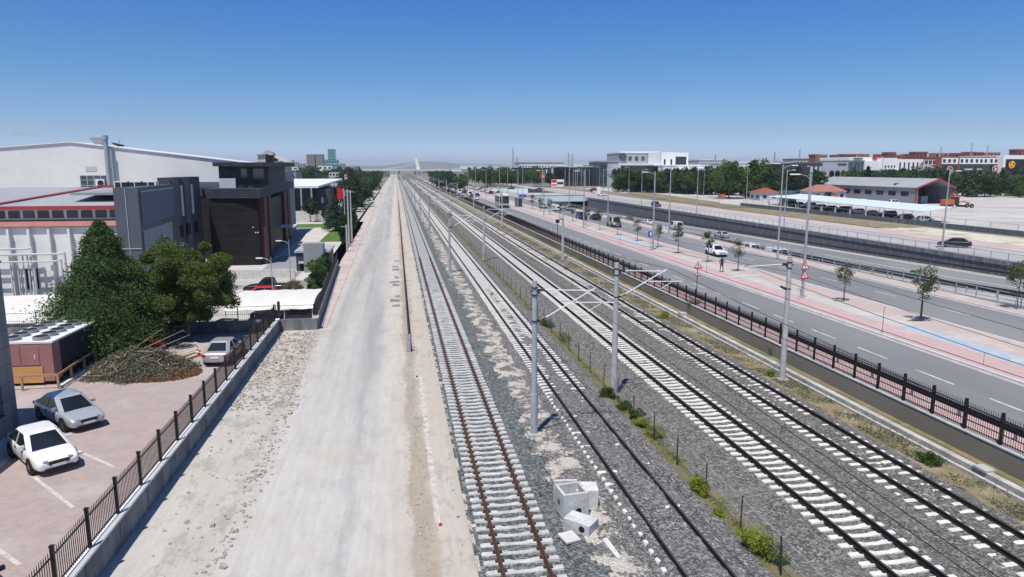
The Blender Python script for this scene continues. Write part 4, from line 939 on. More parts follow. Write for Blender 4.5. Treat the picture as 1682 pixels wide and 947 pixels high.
mb = MB(); mb.bar((*P_[0], .85), (*P_[1], .85), .06, .14); mb.bar((*P_[1], .85), (*P_[2], .85), .06, .14); mb.build('rail', 'timber', e)
mb = MB(); mb.box(-19.95, -19.75, 43.9, 49.4, 0, .12); mb.build('curb', 'concrete_light', e)
for x, y in ((-23.5, 43.6), (-21.7, 43.63), (-19.8, 43.7), (-19.87, 45.6), (-19.93, 47.6), (-20.0, 49.5)):
    mb = MB(); mb.box(x - .06, x + .06, y - .05, y + .05, 0, .8); mb.build('post', 'timber', e)
# trees
ced = pts_conifer(9.1, 3.95, 210, 1200, 3, base=.07, power=.95, ragged=.36)
m1 = leaves(ced, .095, 'crown', 'leaf_cedar', 2.0, 2, .4)
tree('cedar_tree', 'tall dark green conifer, the left one of the two big trees in the car park', 'tree', (-20.4, 53.2, 0), m1, trunk_mb(8.3, .26, 5, 2, .9))
ced2 = pts_round(7.6, 3.15, .7, 100, 1300, 9, .17)
m2 = leaves(ced2, .095, 'crown', 'leaf_cedar_bright', 1.9, 4, .4)
tree('bushy_tree', 'bushy brighter green tree to the right of the dark conifer in the car park', 'tree', (-15.6, 54.9, 0), m2, trunk_mb(6.3, .24, 7, 3, 1.3))
m3 = leaves(pts_round(8.3, 2.0, 4.2, 45, 260, 12, .22), .14, 'crown', 'leaf_pale', 1.7, 6)
tree('pale_tree', 'thin pale grey green tree rising between the two big trees', 'tree', (-18.6, 62.5, -1.2), m3, trunk_mb(7.2, .14, 6, 5, .9))
# brush pile
r_ = np.random.RandomState(8); n = 16000; a = r_.rand(n) * 6.283; q = r_.rand(n) ** .5
px, py = np.cos(a) * q * 3.1, np.sin(a) * q * 2.9; h_ = 1.45 * (1 - q ** 1.6) * (.8 + .4 * np.sin(a * 3)); P_ = np.stack([px * (1 + .16 * np.sin(a * 5 + 1)) , py * (1 + .14 * np.sin(a * 7)), .05 + h_ * r_.rand(n) ** .35], 1) + r_.normal(size=(n, 3)) * np.array([.18, .18, .07]) * (q[:, None] > .5); P_[:, 2] = np.maximum(P_[:, 2], .02)
e = empty('brush_pile', 'heap of cut grey green branches lying on the car park pavers', 'brush pile', (-16.4, 46.9, .02)); e.scale = (.95, .88, .95)
o = bpy.data.objects.new('foliage', leaves(P_[:16000], .10, 'foliage', 'leaf_dry', 2.6, 3)); COL.objects.link(o); o.parent = e
n = 5000; a = r_.rand(n) * 6.283; q = r_.rand(n) ** .5; P2 = np.stack([1.6 + np.cos(a) * q * 2.6, -1.2 + np.sin(a) * q * 2.0, .02 + .25 * (1 - q) * r_.rand(n)], 1)
o = bpy.data.objects.new('dead_needles', leaves(P2, .09, 'dead_needles', 'leaf_brown', 2.6, 5)); COL.objects.link(o); o.parent = e
mb = MB()
for k in range(60):
    an, q_ = rnd.uniform(0, 6.28), rnd.uniform(.1, 2.7); x, y = math.cos(an) * q_, math.sin(an) * q_; z = 1.3 * (1 - (q_ / 3.1) ** 1.6) + .05; d = Vector((rnd.uniform(-1, 1), rnd.uniform(-1, 1), rnd.uniform(-.1, .35))); mb.tube((x, y, z), Vector((x, y, z)) + d * rnd.uniform(.4, 1.1), .02, 5, .008)
mb.build('twigs', 'cut_wood', e)
mb = MB()
for a_, b_ in (((-1.4, 2.3, .6), (1.6, 5.0, 1.7)), ((-.6, 2.0, .6), (2.2, 4.2, 1.5)), ((-1.9, 2.2, .5), (.2, 4.9, 1.9))): mb.tube(a_, b_, .022, 6, .01)
mb.build('long_branches', 'cut_wood', e)
for k in range(6):
    c = Vector((-14.75 + .28 * (k % 3) + rnd.uniform(-.1, .1), 49.2 + .35 * (k // 3), .14 + .2 * (k // 3))); d = Vector((.5, .86, 0)).normalized() * rnd.uniform(.8, 1.3)
    mb = MB(); mb.tube(c - d, c + d, rnd.uniform(.09, .13), 9, .08); tag(mb.build('log', 'cut_wood'), 'cut pale tree log in the small heap between the branches and the silver sedan', 'log', 'cut logs beside the brush pile')
# traffic cone
e = empty('traffic_cone', 'red and white traffic cone standing beside the rear of the silver sedan', 'traffic cone', (-13.75, 50.1, .02))
mb = MB(); mb.box(-.2, .2, -.2, .2, 0, .05); mb.build('base', 'orange_paint', e)
mb = MB(); mb.tube((0, 0, .05), (0, 0, .75), .15, 14, .03); mb.build('cone', 'red_paint', e); mb = MB(); mb.tube((0, 0, .28), (0, 0, .42), .118, 14, .088); mb.tube((0, 0, .52), (0, 0, .62), .082, 14, .062); mb.build('reflective_band', 'white_paint', e)
def motorbike(label, loc, rz, paint):
    e = empty('motorbike', label, 'motorbike', loc, rz, 'motorbikes in the tree shade'); mb = MB()
    for y in (-.65, .65):
        n = 18; mb2 = MB(); mb2.loft([[(x, y + math.cos(2 * math.pi * i / n) * rr, .31 + math.sin(2 * math.pi * i / n) * rr) for i in range(n)] for rr, x in ((.2, -.05), (.31, -.05), (.31, .05), (.2, .05), (.2, -.05))], cap=False); w_ = mb2.build('wheel', 'rubber', e); mb3 = MB(); mb3.tube((-.03, y, .31), (.03, y, .31), .2, 14); mb3.build('rim', 'rim', w_)
    mb.loft([[(s * w_, y, z) for s, z in ((-1, .35), (1, .35), (1, h_), (-1, h_))] for y, w_, h_ in ((-.55, .06, .75), (-.2, .14, .78), (.15, .16, .95), (.35, .07, .85))]); mb.build('body', paint, e)
    mb = MB(); mb.box(-.12, .12, -.65, .0, .78, .88); mb.build('seat', 'plastic_black', e); mb = MB(); mb.path([(-.33, .3, 1.08), (0, .42, 1.02), (.33, .3, 1.08)], .02, 6); mb.tube((0, .42, 1.02), (0, .65, .31), .03, 6); mb.build('handlebar_fork', 'rim', e)
motorbike('red motorbike parked in the shade under the bushy tree', (-17.3, 52.6, .02), R(80), 'car_red'); motorbike('dark motorbike parked left of the red one in the tree shade', (-19.6, 52.2, .02), R(60), 'car_black')
car('suv', 'car_black', 'dark car hidden in deep shade below the bushy tree', (-14.0, 60.3, -1.2), HEAD(.2, 1), detail=0)
# cross wall and its fence, boundary wall of the lower lot
e = empty('boundary_wall', 'weathered concrete boundary wall in front of the black jeeps', 'wall', (0, 0, 0))
mb = MB(); mb.box(-30, -6.55, 57.3, 57.55, -1.4, .92); mb.build('cross_wall', 'wall_stained', e)
a, b = Vector((-6.6, 57.55)), Vector((-7.85, 95)); mb = MB(); mb.prism([(-6.75, 57.56), (-6.5, 57.56), (-7.75, 95), (-8.0, 95)], -1.4, .95); fixn(mb.build('side_wall', 'wall_stained', e))
mb = MB(); mb.prism([(-6.9, 57.3), (-6.4, 57.3), (-6.4, 57.8), (-6.9, 57.8)], .93, 1.08); fixn(mb.build('corner_cap', 'concrete_light', e))
e = empty('mesh_fence', 'thin dark mesh fence standing on the weathered boundary wall', 'fence', (0, 0, 0)); 
mb = MB()
for k in range(9): mb.box(-30 + k * 2.9, -29.94 + k * 2.9, 57.4, 57.46, .92, 2.1)
mb.box(-9.55, -9.35, 57.35, 57.5, .92, 2.35); mb.build('fence_posts', 'plastic_black', e)
mb = MB()
for k in range(160): mb.box(-30 + k * .147, -29.99 + k * .147, 57.42, 57.43, 1.0, 2.0)
for z in (1.0, 1.4, 2.0): mb.box(-30, -6.7, 57.415, 57.44, z, z + .025)
mb.build('mesh_panel', 'plastic_black', e)
dirv = (b - a).normalized(); mb = MB(); 
for k in range(260):
    c = a + dirv * (k * .144) + Vector((-.02, 0)); mb.box(c.x - .008, c.x + .008, c.y - .008, c.y + .008, .95, 2.0 if k % 15 else 2.15)
for z in (1.0, 1.95): mb.bar((a.x - .02, a.y, z), (b.x - .02, b.y, z), .03, .03)
mb.build('side_panel', 'plastic_black', e)
# white fabric carports
def carport(label, x0, x1, y0, y1, zf, zb, z0):
    e = empty('fabric_carport', label, 'carport', (0, 0, 0)); n = 10; mb = MB(); rings = []
    m = 8
    for i in range(m + 1):
        u = i / m; rg = []
        for j in range(n + 1): v = j / n; y = y0 + (y1 - y0) * v; z = zf + (zb - zf) * v + .45 * math.sin(math.pi * (v ** .6)) - .06 * math.sin(math.pi * ((u * 4) % 1)); rg.append((x0 + (x1 - x0) * u, y, z))
        rings.append(rg)
    rings2 = [r1 + [(p[0], p[1], p[2] - .03) for p in r1[::-1]] for r1 in rings]; mb.loft(rings2); fixn(mb.build('canopy', 'tent', e, smooth=False))
    for k in range(4):
        mb = MB(); x = x0 + (x1 - x0) * k / 3 + (.1 if k == 0 else -.1 if k == 3 else 0); mb.tube((x, y1 - .3, z0), (x, y1 - .3, zb), .06, 8); mb.tube((x, y0 + .1, zf - .04), (x, y1 - .3, zb - .04), .04, 6); mb.tube((x, y0 + .2, z0), (x, y0 + .2, zf - .04), .035, 6); mb.build('support', 'white_metal', e)
    return e
carport('white fabric carport roof with a brown stain above the black jeeps', -14.6, -7.3, 61.6, 70.6, .95, 1.15, -1.2)
carport('large white fabric carport in front of the white ribbed hall', -40, -24.9, 59.5, 68.5, .9, 1.6, -1.2)
# brown stain is a torn patch lying on the cloth
car('jeep', 'car_black', 'boxy black off-road car under the right end of the white carport', (-8.85, 64.4, -1.2), HEAD(0, -1), 'off-road car')
car('jeep', 'car_black', 'black off-road car with a bright rimmed spare wheel on its back, behind the mesh fence', (-11.4, 63.6, -1.2), HEAD(.25, 1), 'off-road car')
car('hatch', 'car_red', 'bright red hatchback parked behind the white carport roof', (-14.9, 78.6, -1.2), HEAD(-1, .02), detail=1)
car('pickup', 'car_black', 'black pickup truck parked just behind the red hatchback', (-14.6, 82.6, -1.2), HEAD(-1, .05), 'pickup', detail=1)
e = empty('terrace_wall', 'pale low terrace wall in front of the dark brown building', 'wall', (0, 0, 0)); mb = MB(); mb.box(-24, -12.8, 90.9, 91.2, -1.3, .35); mb.build('wall_face', 'concrete_light', e); mb = MB(); mb.box(-24, -12.75, 86.0, 90.88, -1.2, -.75); mb.build('kerb_bed', 'concrete', e)
# white ribbed hall with red clerestory
e = empty('ribbed_hall', 'white hall with vertical ribs, red edged roof and a band of small windows', 'building', (0, 0, 0))
mb = MB(); mb.box(-60, -25.45, 72, 90, -1.3, 7.45)
mb.build('wall', 'white_wall', e)
for k in range(14):
    mb = MB(); x = -42.2 + k * 1.72
    if x < -25.6: mb.box(x - .10, x + .10, 71.55, 72, -1.3, 7.2); mb.build('rib', 'white_wall', e)
mb = MB(); mb.slab([(-60, 71.7, 7.45), (-25.3, 71.7, 7.45), (-25.3, 72.8, 8.0), (-60, 72.8, 8.0)], .08); fixn(mb.build('tile_strip', 'roof_pink', e))
mb = MB(); mb.box(-60, -25.45, 72.8, 90, 7.45, 9.1); mb.build('clerestory', 'white_wall', e)
for k in range(14):
    mb = MB(); x = -41.9 + k * 1.25; mb.box(x, x + .98, 72.75, 72.8, 8.15, 8.85); 
    if x < -26.5: mb.build('window', 'glass' if k % 3 else 'glass_blue', e)
mb = MB(); mb.slab([(-60, 72.2, 9.12), (-25.2, 72.2, 9.12), (-25.2, 89, 10.6), (-60, 89, 10.6)], .12); fixn(mb.build('roof', 'roof_grey', e))
mb = MB(); mb.box(-60, -25.15, 72.1, 72.2, 8.95, 9.3); mb.slab([(-38.2, 72.4, 9.28), (-37.6, 72.4, 9.28), (-33.2, 88.8, 10.75), (-33.8, 88.8, 10.75)], .05); mb.box(-33.8, -25.2, 88.6, 89, 10.6, 10.85); fixn(mb.build('roof_edge', 'red_trim', e))
mb = MB(); mb.box(-34.4, -33.3, 71.93, 72, 1.6, 3.5); mb.build('window', 'glass', e); mb = MB(); mb.box(-29.0, -26.6, 71.93, 72, 2.0, 4.2); mb.build('window', 'glass_green', e)
e = empty('wall_pipes', 'set of pale pipes running along and down the white ribbed hall', 'pipework', (0, 0, 0))
for k, (z, xr) in enumerate(((5.45, -33.2), (4.95, -30.45), (4.3, -30.75))):
    mb = MB(); y = 71.15 - .12 * k; mb.path([(-44, y, z), (xr - .4, y, z), (xr, y, z + .12), (xr, y, -1.2)], .10 if k != 2 else .08, 8); mb.build('pipe', 'light_grey', e)
for x in (-34.6, -34.1, -33.7, -35.2): mb = MB(); mb.tube((x, 71.2, -1.2), (x, 71.2, 5.0), .07, 8); mb.build('pipe', 'light_grey', e)
# gabled white hall
e = empty('gabled_hall', 'huge white hall with a low gable roof behind the left buildings', 'building', (0, 0, 0))
Yh = 150; PK = at(115, 232, Yh); RE = at(432, 269.5, Yh); LE = Vector((2 * PK.x - RE.x - 14, 0, RE.z)); D_ = 13
def wallh(mb, pts, y0, y1):
    vs = [(x, y0, z) for x, z in pts] + [(x, y1, z) for x, z in pts]; n = len(pts)
    mb.add(vs, [tuple(range(n)), tuple(range(2 * n - 1, n - 1, -1))] + [(i, n + i, n + (i + 1) % n, (i + 1) % n) for i in range(n)])
mb = MB(); wallh(mb, [(LE.x, -1.3), (RE.x, -1.3), (RE.x, RE.z - .25), (PK.x, PK.z - .25), (LE.x, LE.z - .25)], Yh, Yh + D_); fixn(mb.build('wall', 'white_wall', e))
mb = MB(); mb.slab([(LE.x, Yh - .25, LE.z), (PK.x, Yh - .25, PK.z), (PK.x, Yh + D_, PK.z), (LE.x, Yh + D_, LE.z)], .2); mb.slab([(PK.x, Yh - .25, PK.z), (RE.x + .5, Yh - .25, RE.z), (RE.x + .5, Yh + D_, RE.z), (PK.x, Yh + D_, PK.z)], .2); fixn(mb.build('roof', 'roof_white', e))
W0 = at(134, 318, Yh); W1 = at(176, 288, Yh)
mb = MB(); mb.box(W0.x, W1.x, Yh - .06, Yh - .02, W0.z, W1.z); o = mb.build('window', 'glass_blue', e)
mb = MB()
for u in (0, .25, .5, .75, .985): mb.box(W0.x + (W1.x - W0.x) * u, W0.x + (W1.x - W0.x) * u + .1, Yh - .1, Yh - .061, W0.z, W1.z)
for u in (.45, .75): z = W0.z + (W1.z - W0.z) * u; mb.box(W0.x, W1.x, Yh - .1, Yh - .061, z, z + .08)
mb.box(W0.x - 2, W1.x + 1, Yh - 1.3, Yh - .062, W0.z - .5, W0.z); mb.build('frame', 'light_grey', o)
V0 = at(141, 281, Yh); V1 = at(158, 273, Yh); mb = MB(); mb.box(V0.x, V1.x, Yh - .06, Yh - .02, V0.z, V1.z); mb.build('vent', 'light_grey', e)
def acunit(label, x, y, z, fans=1, rz=0, s=1.5):
    e = empty('air_conditioner', label, 'air conditioner', (x, y, z), rz, 'air conditioning units on the left buildings'); e.scale = (s, s, s); mb = MB(); mb.box(-.5, .5, -.2, .2, .05, 1.0); mb.build('casing', 'white_metal', e)
    mb = MB(); mb.tube((.1 if fans == 1 else 0, -.23, .5), (.1 if fans == 1 else 0, -.2, .5), .36, 16); mb.build('fan', 'plastic_black', e); mb = MB(); mb.box(-.45, -.35, -.2, .2, 0, .05); mb.box(.35, .45, -.2, .2, 0, .05); mb.build('foot', 'galv', e)
    return e
for (x_, y_), lab in (((151, 319), 'white air conditioner on the ledge of the hall window, lower left one'), ((167.5, 319), 'white air conditioner on the ledge of the hall window, lower right one'), ((165.5, 307), 'white air conditioner stacked on top at the hall window')): A = at(x_, y_, Yh - .7); acunit(lab, A.x, Yh - .7, A.z, s=1.55)
C0 = at(180, 305, Yh - 1); C1 = at(177.5, 222, Yh - 1)
e = empty('metal_chimney', 'tall metal chimney pipe rising up the white gable wall', 'chimney', (C0.x, Yh - 1.0, 0)); mb = MB(); mb.tube((0, 0, C0.z), (0, 0, C1.z - .8), .42, 12); mb.tube((.85, 0.1, C0.z), (.8, .1, C0.z + (C1.z - C0.z) * .72), .18, 8); mb.build('flue', 'galv', e); mb = MB(); mb.tube((0, 0, C1.z - .8), (0, 0, C1.z), .56, 12); mb.build('cowl', 'galv', e)
mb = MB()
for k in range(14): mb.box(.4, .95, -.03, .03, C0.z + .3 + k * .5, C0.z + .37 + k * .5)
mb.build('bracket', 'galv', e)
A = at(162, 235, Yh + 2); e = empty('roof_vent', 'blue grey wide mouthed roof vent on the gable hall, left of the chimney', 'roof vent', (A.x, Yh + 2, A.z - .35)); mb = MB(); mb.loft([[(s * w_, t2 * w_ * .6, z) for s, t2 in ((-1, -1), (1, -1), (1, 1), (-1, 1))] for z, w_ in ((0, .7), (.5, .75), (.6, .95), (1.4, 1.3))]); fixn(mb.build('hood', 'mast_steel', e))
A = at(194, 238, Yh + 1); e = empty('satellite_dish', 'dark satellite dish lying tilted on the gable roof, right of the chimney', 'satellite dish', (A.x, Yh + 1, A.z - .2)); mb = MB(); mb.loft([[(math.cos(k * math.pi / 8) * r1, math.sin(k * math.pi / 8) * r1, z + math.cos(k * math.pi / 8) * r1 * -.25) for k in range(16)] for r1, z in ((.1, .1), (.8, .2), (1.2, .42), (1.22, .42), (.8, .12), (.1, .02))]); mb.build('dish', 'plastic_black', e); mb = MB(); mb.tube((0, 0, .1), (.5, 0, 1.7), .06, 6); mb.tube((0, 0, -.3), (0, 0, .1), .06, 6); mb.build('feed_arm', 'galv', e)
# grey metal building with louvres
e = empty('grey_metal_building', 'grey metal clad building with big louvre panels behind the conifer', 'building', (0, 0, 0))
mb = MB(); mb.prism([(-25.42, 70), (-23.35, 70), (-24.9, 86), (-25.42, 86)], -1.3, 11.0); fixn(mb.build('front_block', 'grey_panel', e))
def louvre(p0, p1, z0, z1, n, mat, name='louvre'):
    mb = MB(); p0 = Vector(p0); p1 = Vector(p1); d = (p1 - p0).normalized(); nr = Vector((d.y, -d.x)); 
    for k in range(n):
        z = z0 + (z1 - z0) * k / n; a_ = p0 + nr * .03; b_ = p1 + nr * .03; c_ = p1 + nr * .14; d_ = p0 + nr * .14; s_ = (z1 - z0) / n
        mb.slab([(d_.x, d_.y, z), (c_.x, c_.y, z), (b_.x, b_.y, z + s_ * .9), (a_.x, a_.y, z + s_ * .9)], .02)
    return fixn(mb.build(name, mat, e))
dd = Vector((-24.9, 86)) - Vector((-23.35, 70)); q0 = Vector((-23.35, 70))
louvre(q0 + dd * .04, q0 + dd * .96, 7.6, 10.8, 13, 'louvre_blue'); louvre(q0 + dd * .04, q0 + dd * .85, -.8, 7.0, 26, 'louvre_low')
mb = MB(); mb.box(-25.46, -23.4, 69.93, 69.97, 5.4, 5.46); mb.box(-24.42, -24.38, 69.93, 69.97, -1, 10.9); mb.build('panel_joint', 'light_grey', e)
mb = MB(); mb.box(-26.5, -25.1, 86, 98, -1.3, 11.7); mb.build('rear_block', 'dark_grey_wall', e); mb = MB(); mb.box(-31.5, -25.43, 76, 85.9, 10.15, 10.38); mb.build('roof_deck', 'grey_wall', e)
mb = MB(); mb.box(-25.1, -24.95, 86.2, 88.4, 3, 11.75); mb.box(-25.1, -24.93, 90.6, 92.6, 3, 11.75); mb.build('fin_panel', 'grey_panel', e)
for k, y in enumerate((89.3, 93.6)): mb = MB(); mb.box(-25.08, -24.98, y, y + .7, 7.2, 10.8); mb.build('slot_window', 'light_grey', e)
for k, y in enumerate((87.6, 90.6, 94)): mb = MB(); mb.box(-25.09, -24.92, y, y + 1.3, 4.8, 6.2); mb.build('window', 'glass', e)
mb = MB(); mb.box(-25.09, -24.9, 87.2, 90.5, -.5, 2.8); mb.build('window', 'glass_green', e)
for k in range(3):
    e2 = empty('rooftop_unit', 'dark fronted rooftop fan unit on the grey metal building, %s of three' % ['leftmost', 'middle', 'rightmost'][k], 'air conditioner', (at(187 + 22 * k, 300, 79).x, 79, 10.38), 0, 'air conditioning units on the left buildings')
    mb = MB(); mb.box(0, 1.45, 0, .9, .05, 1.05); mb.build('casing', 'white_metal', e2); mb = MB(); mb.box(.1, .62, -.03, 0, .15, .95); mb.box(.72, 1.3, -.03, 0, .15, .95); mb.build('fan_grille', 'plastic_black', e2)
# dark brown building
def clad(name, col, rh=1.15):
    m, t, bs = newmat(name, .6, 0, .2); p = pos(t); s_ = t.nodes.new('ShaderNodeSeparateXYZ'); t.links.new(p, s_.inputs[0]); j = math_(t, 'PINGPONG', s_.outputs[2], rh / 2); n_ = noise(t, p, .6, 3); c = mixc(t, maprange(t, n_, .35, .65), tuple(x * .8 for x in col), tuple(x * 1.25 for x in col)); c = mixc(t, maprange(t, j, 0, .03, 1, 0), c, tuple(x * 3.2 for x in col)); t.links.new(c, bs.inputs['Base Color'])
clad('clad_black', (.016, .0155, .0155)); clad('clad_blue', (.04, .043, .055), 3.0)
e = empty('dark_brown_building', 'black and dark brown clad office building with brown fins and an upper pavilion', 'building', (0, 0, 0))
mb = MB(); mb.prism([(-24.2, 98.2), (-18.1, 98.2), (-21.2, 150), (-45, 150), (-45, 106.2), (-24.2, 106.2)], -.1, 8.3); fixn(mb.build('wall', 'clad_black', e))
mb = MB(); mb.prism([(-25.0, 98.6), (-17.6, 97.4), (-20.6, 150), (-45, 150), (-45, 106.3), (-25, 106.3)], 8.9, 10.1); fixn(mb.build('roof_parapet', 'clad_blue', e))
mb = MB(); mb.prism([(-24.1, 98.6), (-19, 98.6), (-21.8, 149), (-44, 149), (-44, 106.4), (-24.1, 106.4)], 8.3, 8.9); fixn(mb.build('roof_recess', 'black_wall', e))
mb = MB(); mb.box(-23.8, -17.3, 103, 118, 10.1, 13.0); mb.build('pavilion_wall', 'clad_blue', e); mb = MB(); mb.box(-24.3, -15.9, 102.0, 119, 13.0, 13.55); mb.build('pavilion_roof', 'clad_blue', e)
for x0, x1 in ((-20.9, -20.1), (-19.3, -17.9)): mb = MB(); mb.box(x0, x1, 102.92, 103, 10.2, 12.7); mb.build('window', 'glass', e)
mb = MB(); mb.box(-23.7, -21.6, 102.5, 102.9, 10.1, 11.4); mb.build('screen_panel', 'light_grey', e)
mb = MB(); mb.box(-18.1, -17.1, 106, 107.4, 13.0, 14.6); mb.build('chimney', 'black_wall', e)
for k, (y0, y1) in enumerate(((99.0, 101.0), (104.5, 106.5), (128, 131), (135, 138))):
    f = (y0 - 98.2) / 51.8; x = -18.1 - 3.1 * f; mb = MB(); mb.box(x - .6, x + .75, y0, y1, -.05, 8.9); mb.build('fin', 'brown_panel', e)
for k, y0 in enumerate((108, 113, 118, 123)):
    f = (y0 - 98.2) / 51.8; x = -18.1 - 3.1 * f; mb = MB(); mb.box(x - .6, x + .06, y0, y0 + 4, .2, 8.2); mb.build('window', 'black_wall', e)
mb = MB(); mb.box(-19.6, -17.0, 124, 127.5, 2.9, 3.2); mb.build('canopy', 'concrete_light', e)
mb = MB(); mb.box(-23, -20.6, 138.5, 152, 0, 12.2); mb.build('stair_tower', 'grey_wall', e)
mb = MB(); mb.box(-23.0, -20.1, 124, 136, 8.9, 11.3); mb.build('side_block', 'clad_black', e)
mb = MB(); mb.box(-18.9, -18.75, 98.1, 98.16, 5.0, 5.1); mb.box(-18.6, -18.45, 98.05, 98.16, 4.3, 4.42); mb.box(-18.3, -18.15, 98.05, 98.16, 4.3, 4.42); mb.build('spotlight', 'white_paint', e)
# guard house
e = empty('guard_house', 'small dark grey guard house with a taller light grey block and flat roof', 'building', (0, 0, 0))
mb = MB(); mb.box(-12.6, -8.55, 91.3, 97.4, -1.25, 2.35); mb.build('wall', 'dark_grey_wall', e); mb = MB(); mb.box(-12.75, -8.4, 91.1, 98, 2.35, 2.6); mb.build('roof', 'mast_steel', e)
mb = MB(); mb.box(-11.55, -8.95 - .2, 90.3, 92.2, -1.25, 3.55); mb.build('tower_block', 'grey_wall', e); mb = MB(); mb.box(-12.1, -11.56, 91.22, 91.3, -1.1, .9); mb.build('door', 'glass', e)
mb = MB(); mb.box(-12.3, -11.56, 91.0, 91.3, 1.0, 1.25); mb.build('door_canopy', 'light_grey', e)
# garden around it
def ball(label, x, y, z, rr, h, mat, sd, name='round_shrub', cat='shrub', group=None, leaf=.09, n=26, per=130, z0=0.1, trunk=True):
    return tree(name, label, cat, (x, y, z), leaves(pts_round(h, rr, z0, n, per, sd), leaf, 'crown', mat, 1.5, sd), trunk_mb(max(h * .6, .3), .05, 3, sd, .15) if trunk else None, group)
ball('clipped yellow green topiary ball in front of the guard house, the upper ball', -10.2, 86.4, -1.2, .75, 3.2, 'leaf_lime', 4, 'topiary_tree', 'topiary', None, .08, 22, 160, 1.9)
ball('clipped yellow green lower topiary cushion under the ball', -10.2, 86.4, -1.2, .6, 1.2, 'leaf_lime', 5, 'topiary_shrub', 'topiary', None, .08, 16, 130, .3)
ball('low reddish grey shrub right of the black pickup', -11.8, 81, -1.2, 1.3, 1.6, 'leaf_dry', 6, 'flowering_shrub', 'shrub', None, .09, 30, 120)
cyp_mes = [leaves(pts_round(3.4, .62, .05, 26, 170, 30 + k, .34), .10, 'crown', 'leaf_green' if k < 2 else 'leaf_dark', 1.5, 30 + k) for k in range(4)]
ctr = trunk_mb(2.2, .05, 3, 4, .2).mesh('trunk', 'bark')
for k in range(13):
    y = 71.5 + k * 1.75; tree('hedge_cypress', 'dark upright hedge shrub inside the side wall, %s of the row' % ORD[k], 'shrub', (-8.55 - .035 * (y - 71), y, -1.2), cyp_mes[k % 4], ctr, 'upright hedge shrubs inside the side wall', rnd.uniform(0, 6), rnd.uniform(.85, 1.15))
for k in range(9):
    y = 120 + k * 4.2; tree('columnar_cypress', 'slim dark cypress by the utility poles, %s of the row' % ORD[k], 'tree', (-9.0 + rnd.uniform(-.2, .2), y, 0), cyp_mes[3 - k % 2], ctr, 'slim cypresses by the utility poles', rnd.uniform(0, 6), (1.0, 1.0, 1.5 + .4 * rnd.random()))
spr = [leaves(pts_conifer(6.2, 2.0, 60, 170, 40 + k, base=.04, power=1.0), .17, 'crown', 'leaf_blue', 1.9, 40 + k) for k in range(2)]; strn = trunk_mb(5, .12, 0, 3).mesh('trunk', 'bark')
for k, (x, y, s) in enumerate(((-12.6, 150, 1.15), (-11.2, 163, 1.05), (-15.0, 172, 1.0))): tree('blue_spruce', 'blue grey spruce on the lawn, %s one' % ['nearest', 'middle', 'farthest'][k], 'tree', (x, y, 0), spr[k % 2], strn, 'blue spruces on the lawn', k, s)
tree('vase_tree', 'dark clipped vase shaped tree in front of the glass showroom', 'tree', (-20.6, 177, 0), leaves(pts_round(6.0, 1.9, .6, 34, 260, 51), .16, 'crown', 'leaf_dark', 1.5, 51), trunk_mb(4, .15, 4, 3, .5)); tree('vase_tree', 'small round dark tree beside the clipped vase shaped tree', 'tree', (-17.3, 178, 0), leaves(pts_round(3.4, 1.0, .4, 24, 200, 52), .15, 'crown', 'leaf_dark', 1.5, 52), trunk_mb(2, .1, 3, 3, .3))
# glass showroom, gate, poles
e = empty('glass_showroom', 'dark glass showroom with a flat white wing roof left of the utility poles', 'building', (0, 0, 0))
mb = MB(); mb.box(-34, -21.0, 192, 225, 0, 8.2); mb.build('wall', 'glass', e); mb = MB(); mb.box(-21.0, -17.6, 196, 224, 0, 7.2); mb.build('side_wing', 'dark_grey_wall', e)
mb = MB(); mb.slab([(-36, 188, 8.3), (-19.6, 188, 8.3), (-16.2, 226, 9.6), (-36, 226, 9.6)], .5); fixn(mb.build('roof', 'roof_white', e)); mb = MB(); mb.box(-24.6, -24.2, 191.7, 192, 0, 8.2); mb.box(-22, -21.6, 191.7, 192, 0, 8.2); mb.build('column', 'white_paint', e); mb = MB(); mb.box(-19.8, -19.2, 195.9, 196, 3.6, 5.2); mb.build('sign_panel', 'light_grey', e)
mb = MB(); mb.box(-34, -10, 181, 181.3, 0, 2.4); tag(mb.build('garden_wall', 'concrete_light'), 'pale garden wall in front of the glass showroom', 'wall')
for k, (x, y) in enumerate(((-7.9, 119.5), (-7.9, 127), (-7.75, 112))):
    e = empty('utility_pole', 'grey concrete utility pole at the pavement, %s of three' % ['left', 'farthest', 'nearest'][k], 'utility pole', (x, y, 0), 0, 'utility poles at the pavement'); mb = MB(); hh = (9.4, 9.0, 4.2)[k]; mb.tube((0, 0, 0), (0, 0, hh), .17, 8, .11); mb.build('pole', 'mast_concrete', e); mb = MB(); mb.bar((-.8, 0, hh - .3), (.8, 0, hh - .3), .1, .1); mb.build('crossarm', 'galv', e)
e = empty('flag_pole', 'thin white pole with a hanging red flag above the drive', 'flag', (-10.6, 150, 0)); mb = MB(); mb.tube((0, 0, 0), (0, 0, 8.8), .05, 8); mb.build('pole', 'white_metal', e); mb = MB(); mb.loft([[(x, .1 * math.sin(x * 5), z) for z in (6.6, 8.7)] + [(x, .02 + .1 * math.sin(x * 5), z) for z in (8.7, 6.6)] for x in (0, -.35, -.7, -1.1, -1.4)]); mb.build('flag', 'red_paint', e)
e = empty('gate_kiosk', 'long low grey gate shelter with dark openings beyond the parked white cars', 'shelter', (-15, 262, 0)); mb = MB(); mb.box(-4, 4, 0, 4, 2.8, 3.6); mb.build('roof', 'grey_wall', e); mb = MB(); mb.box(-3.8, 3.8, 1, 3.5, 0, 2.8); mb.build('wall', 'glass_blue', e)
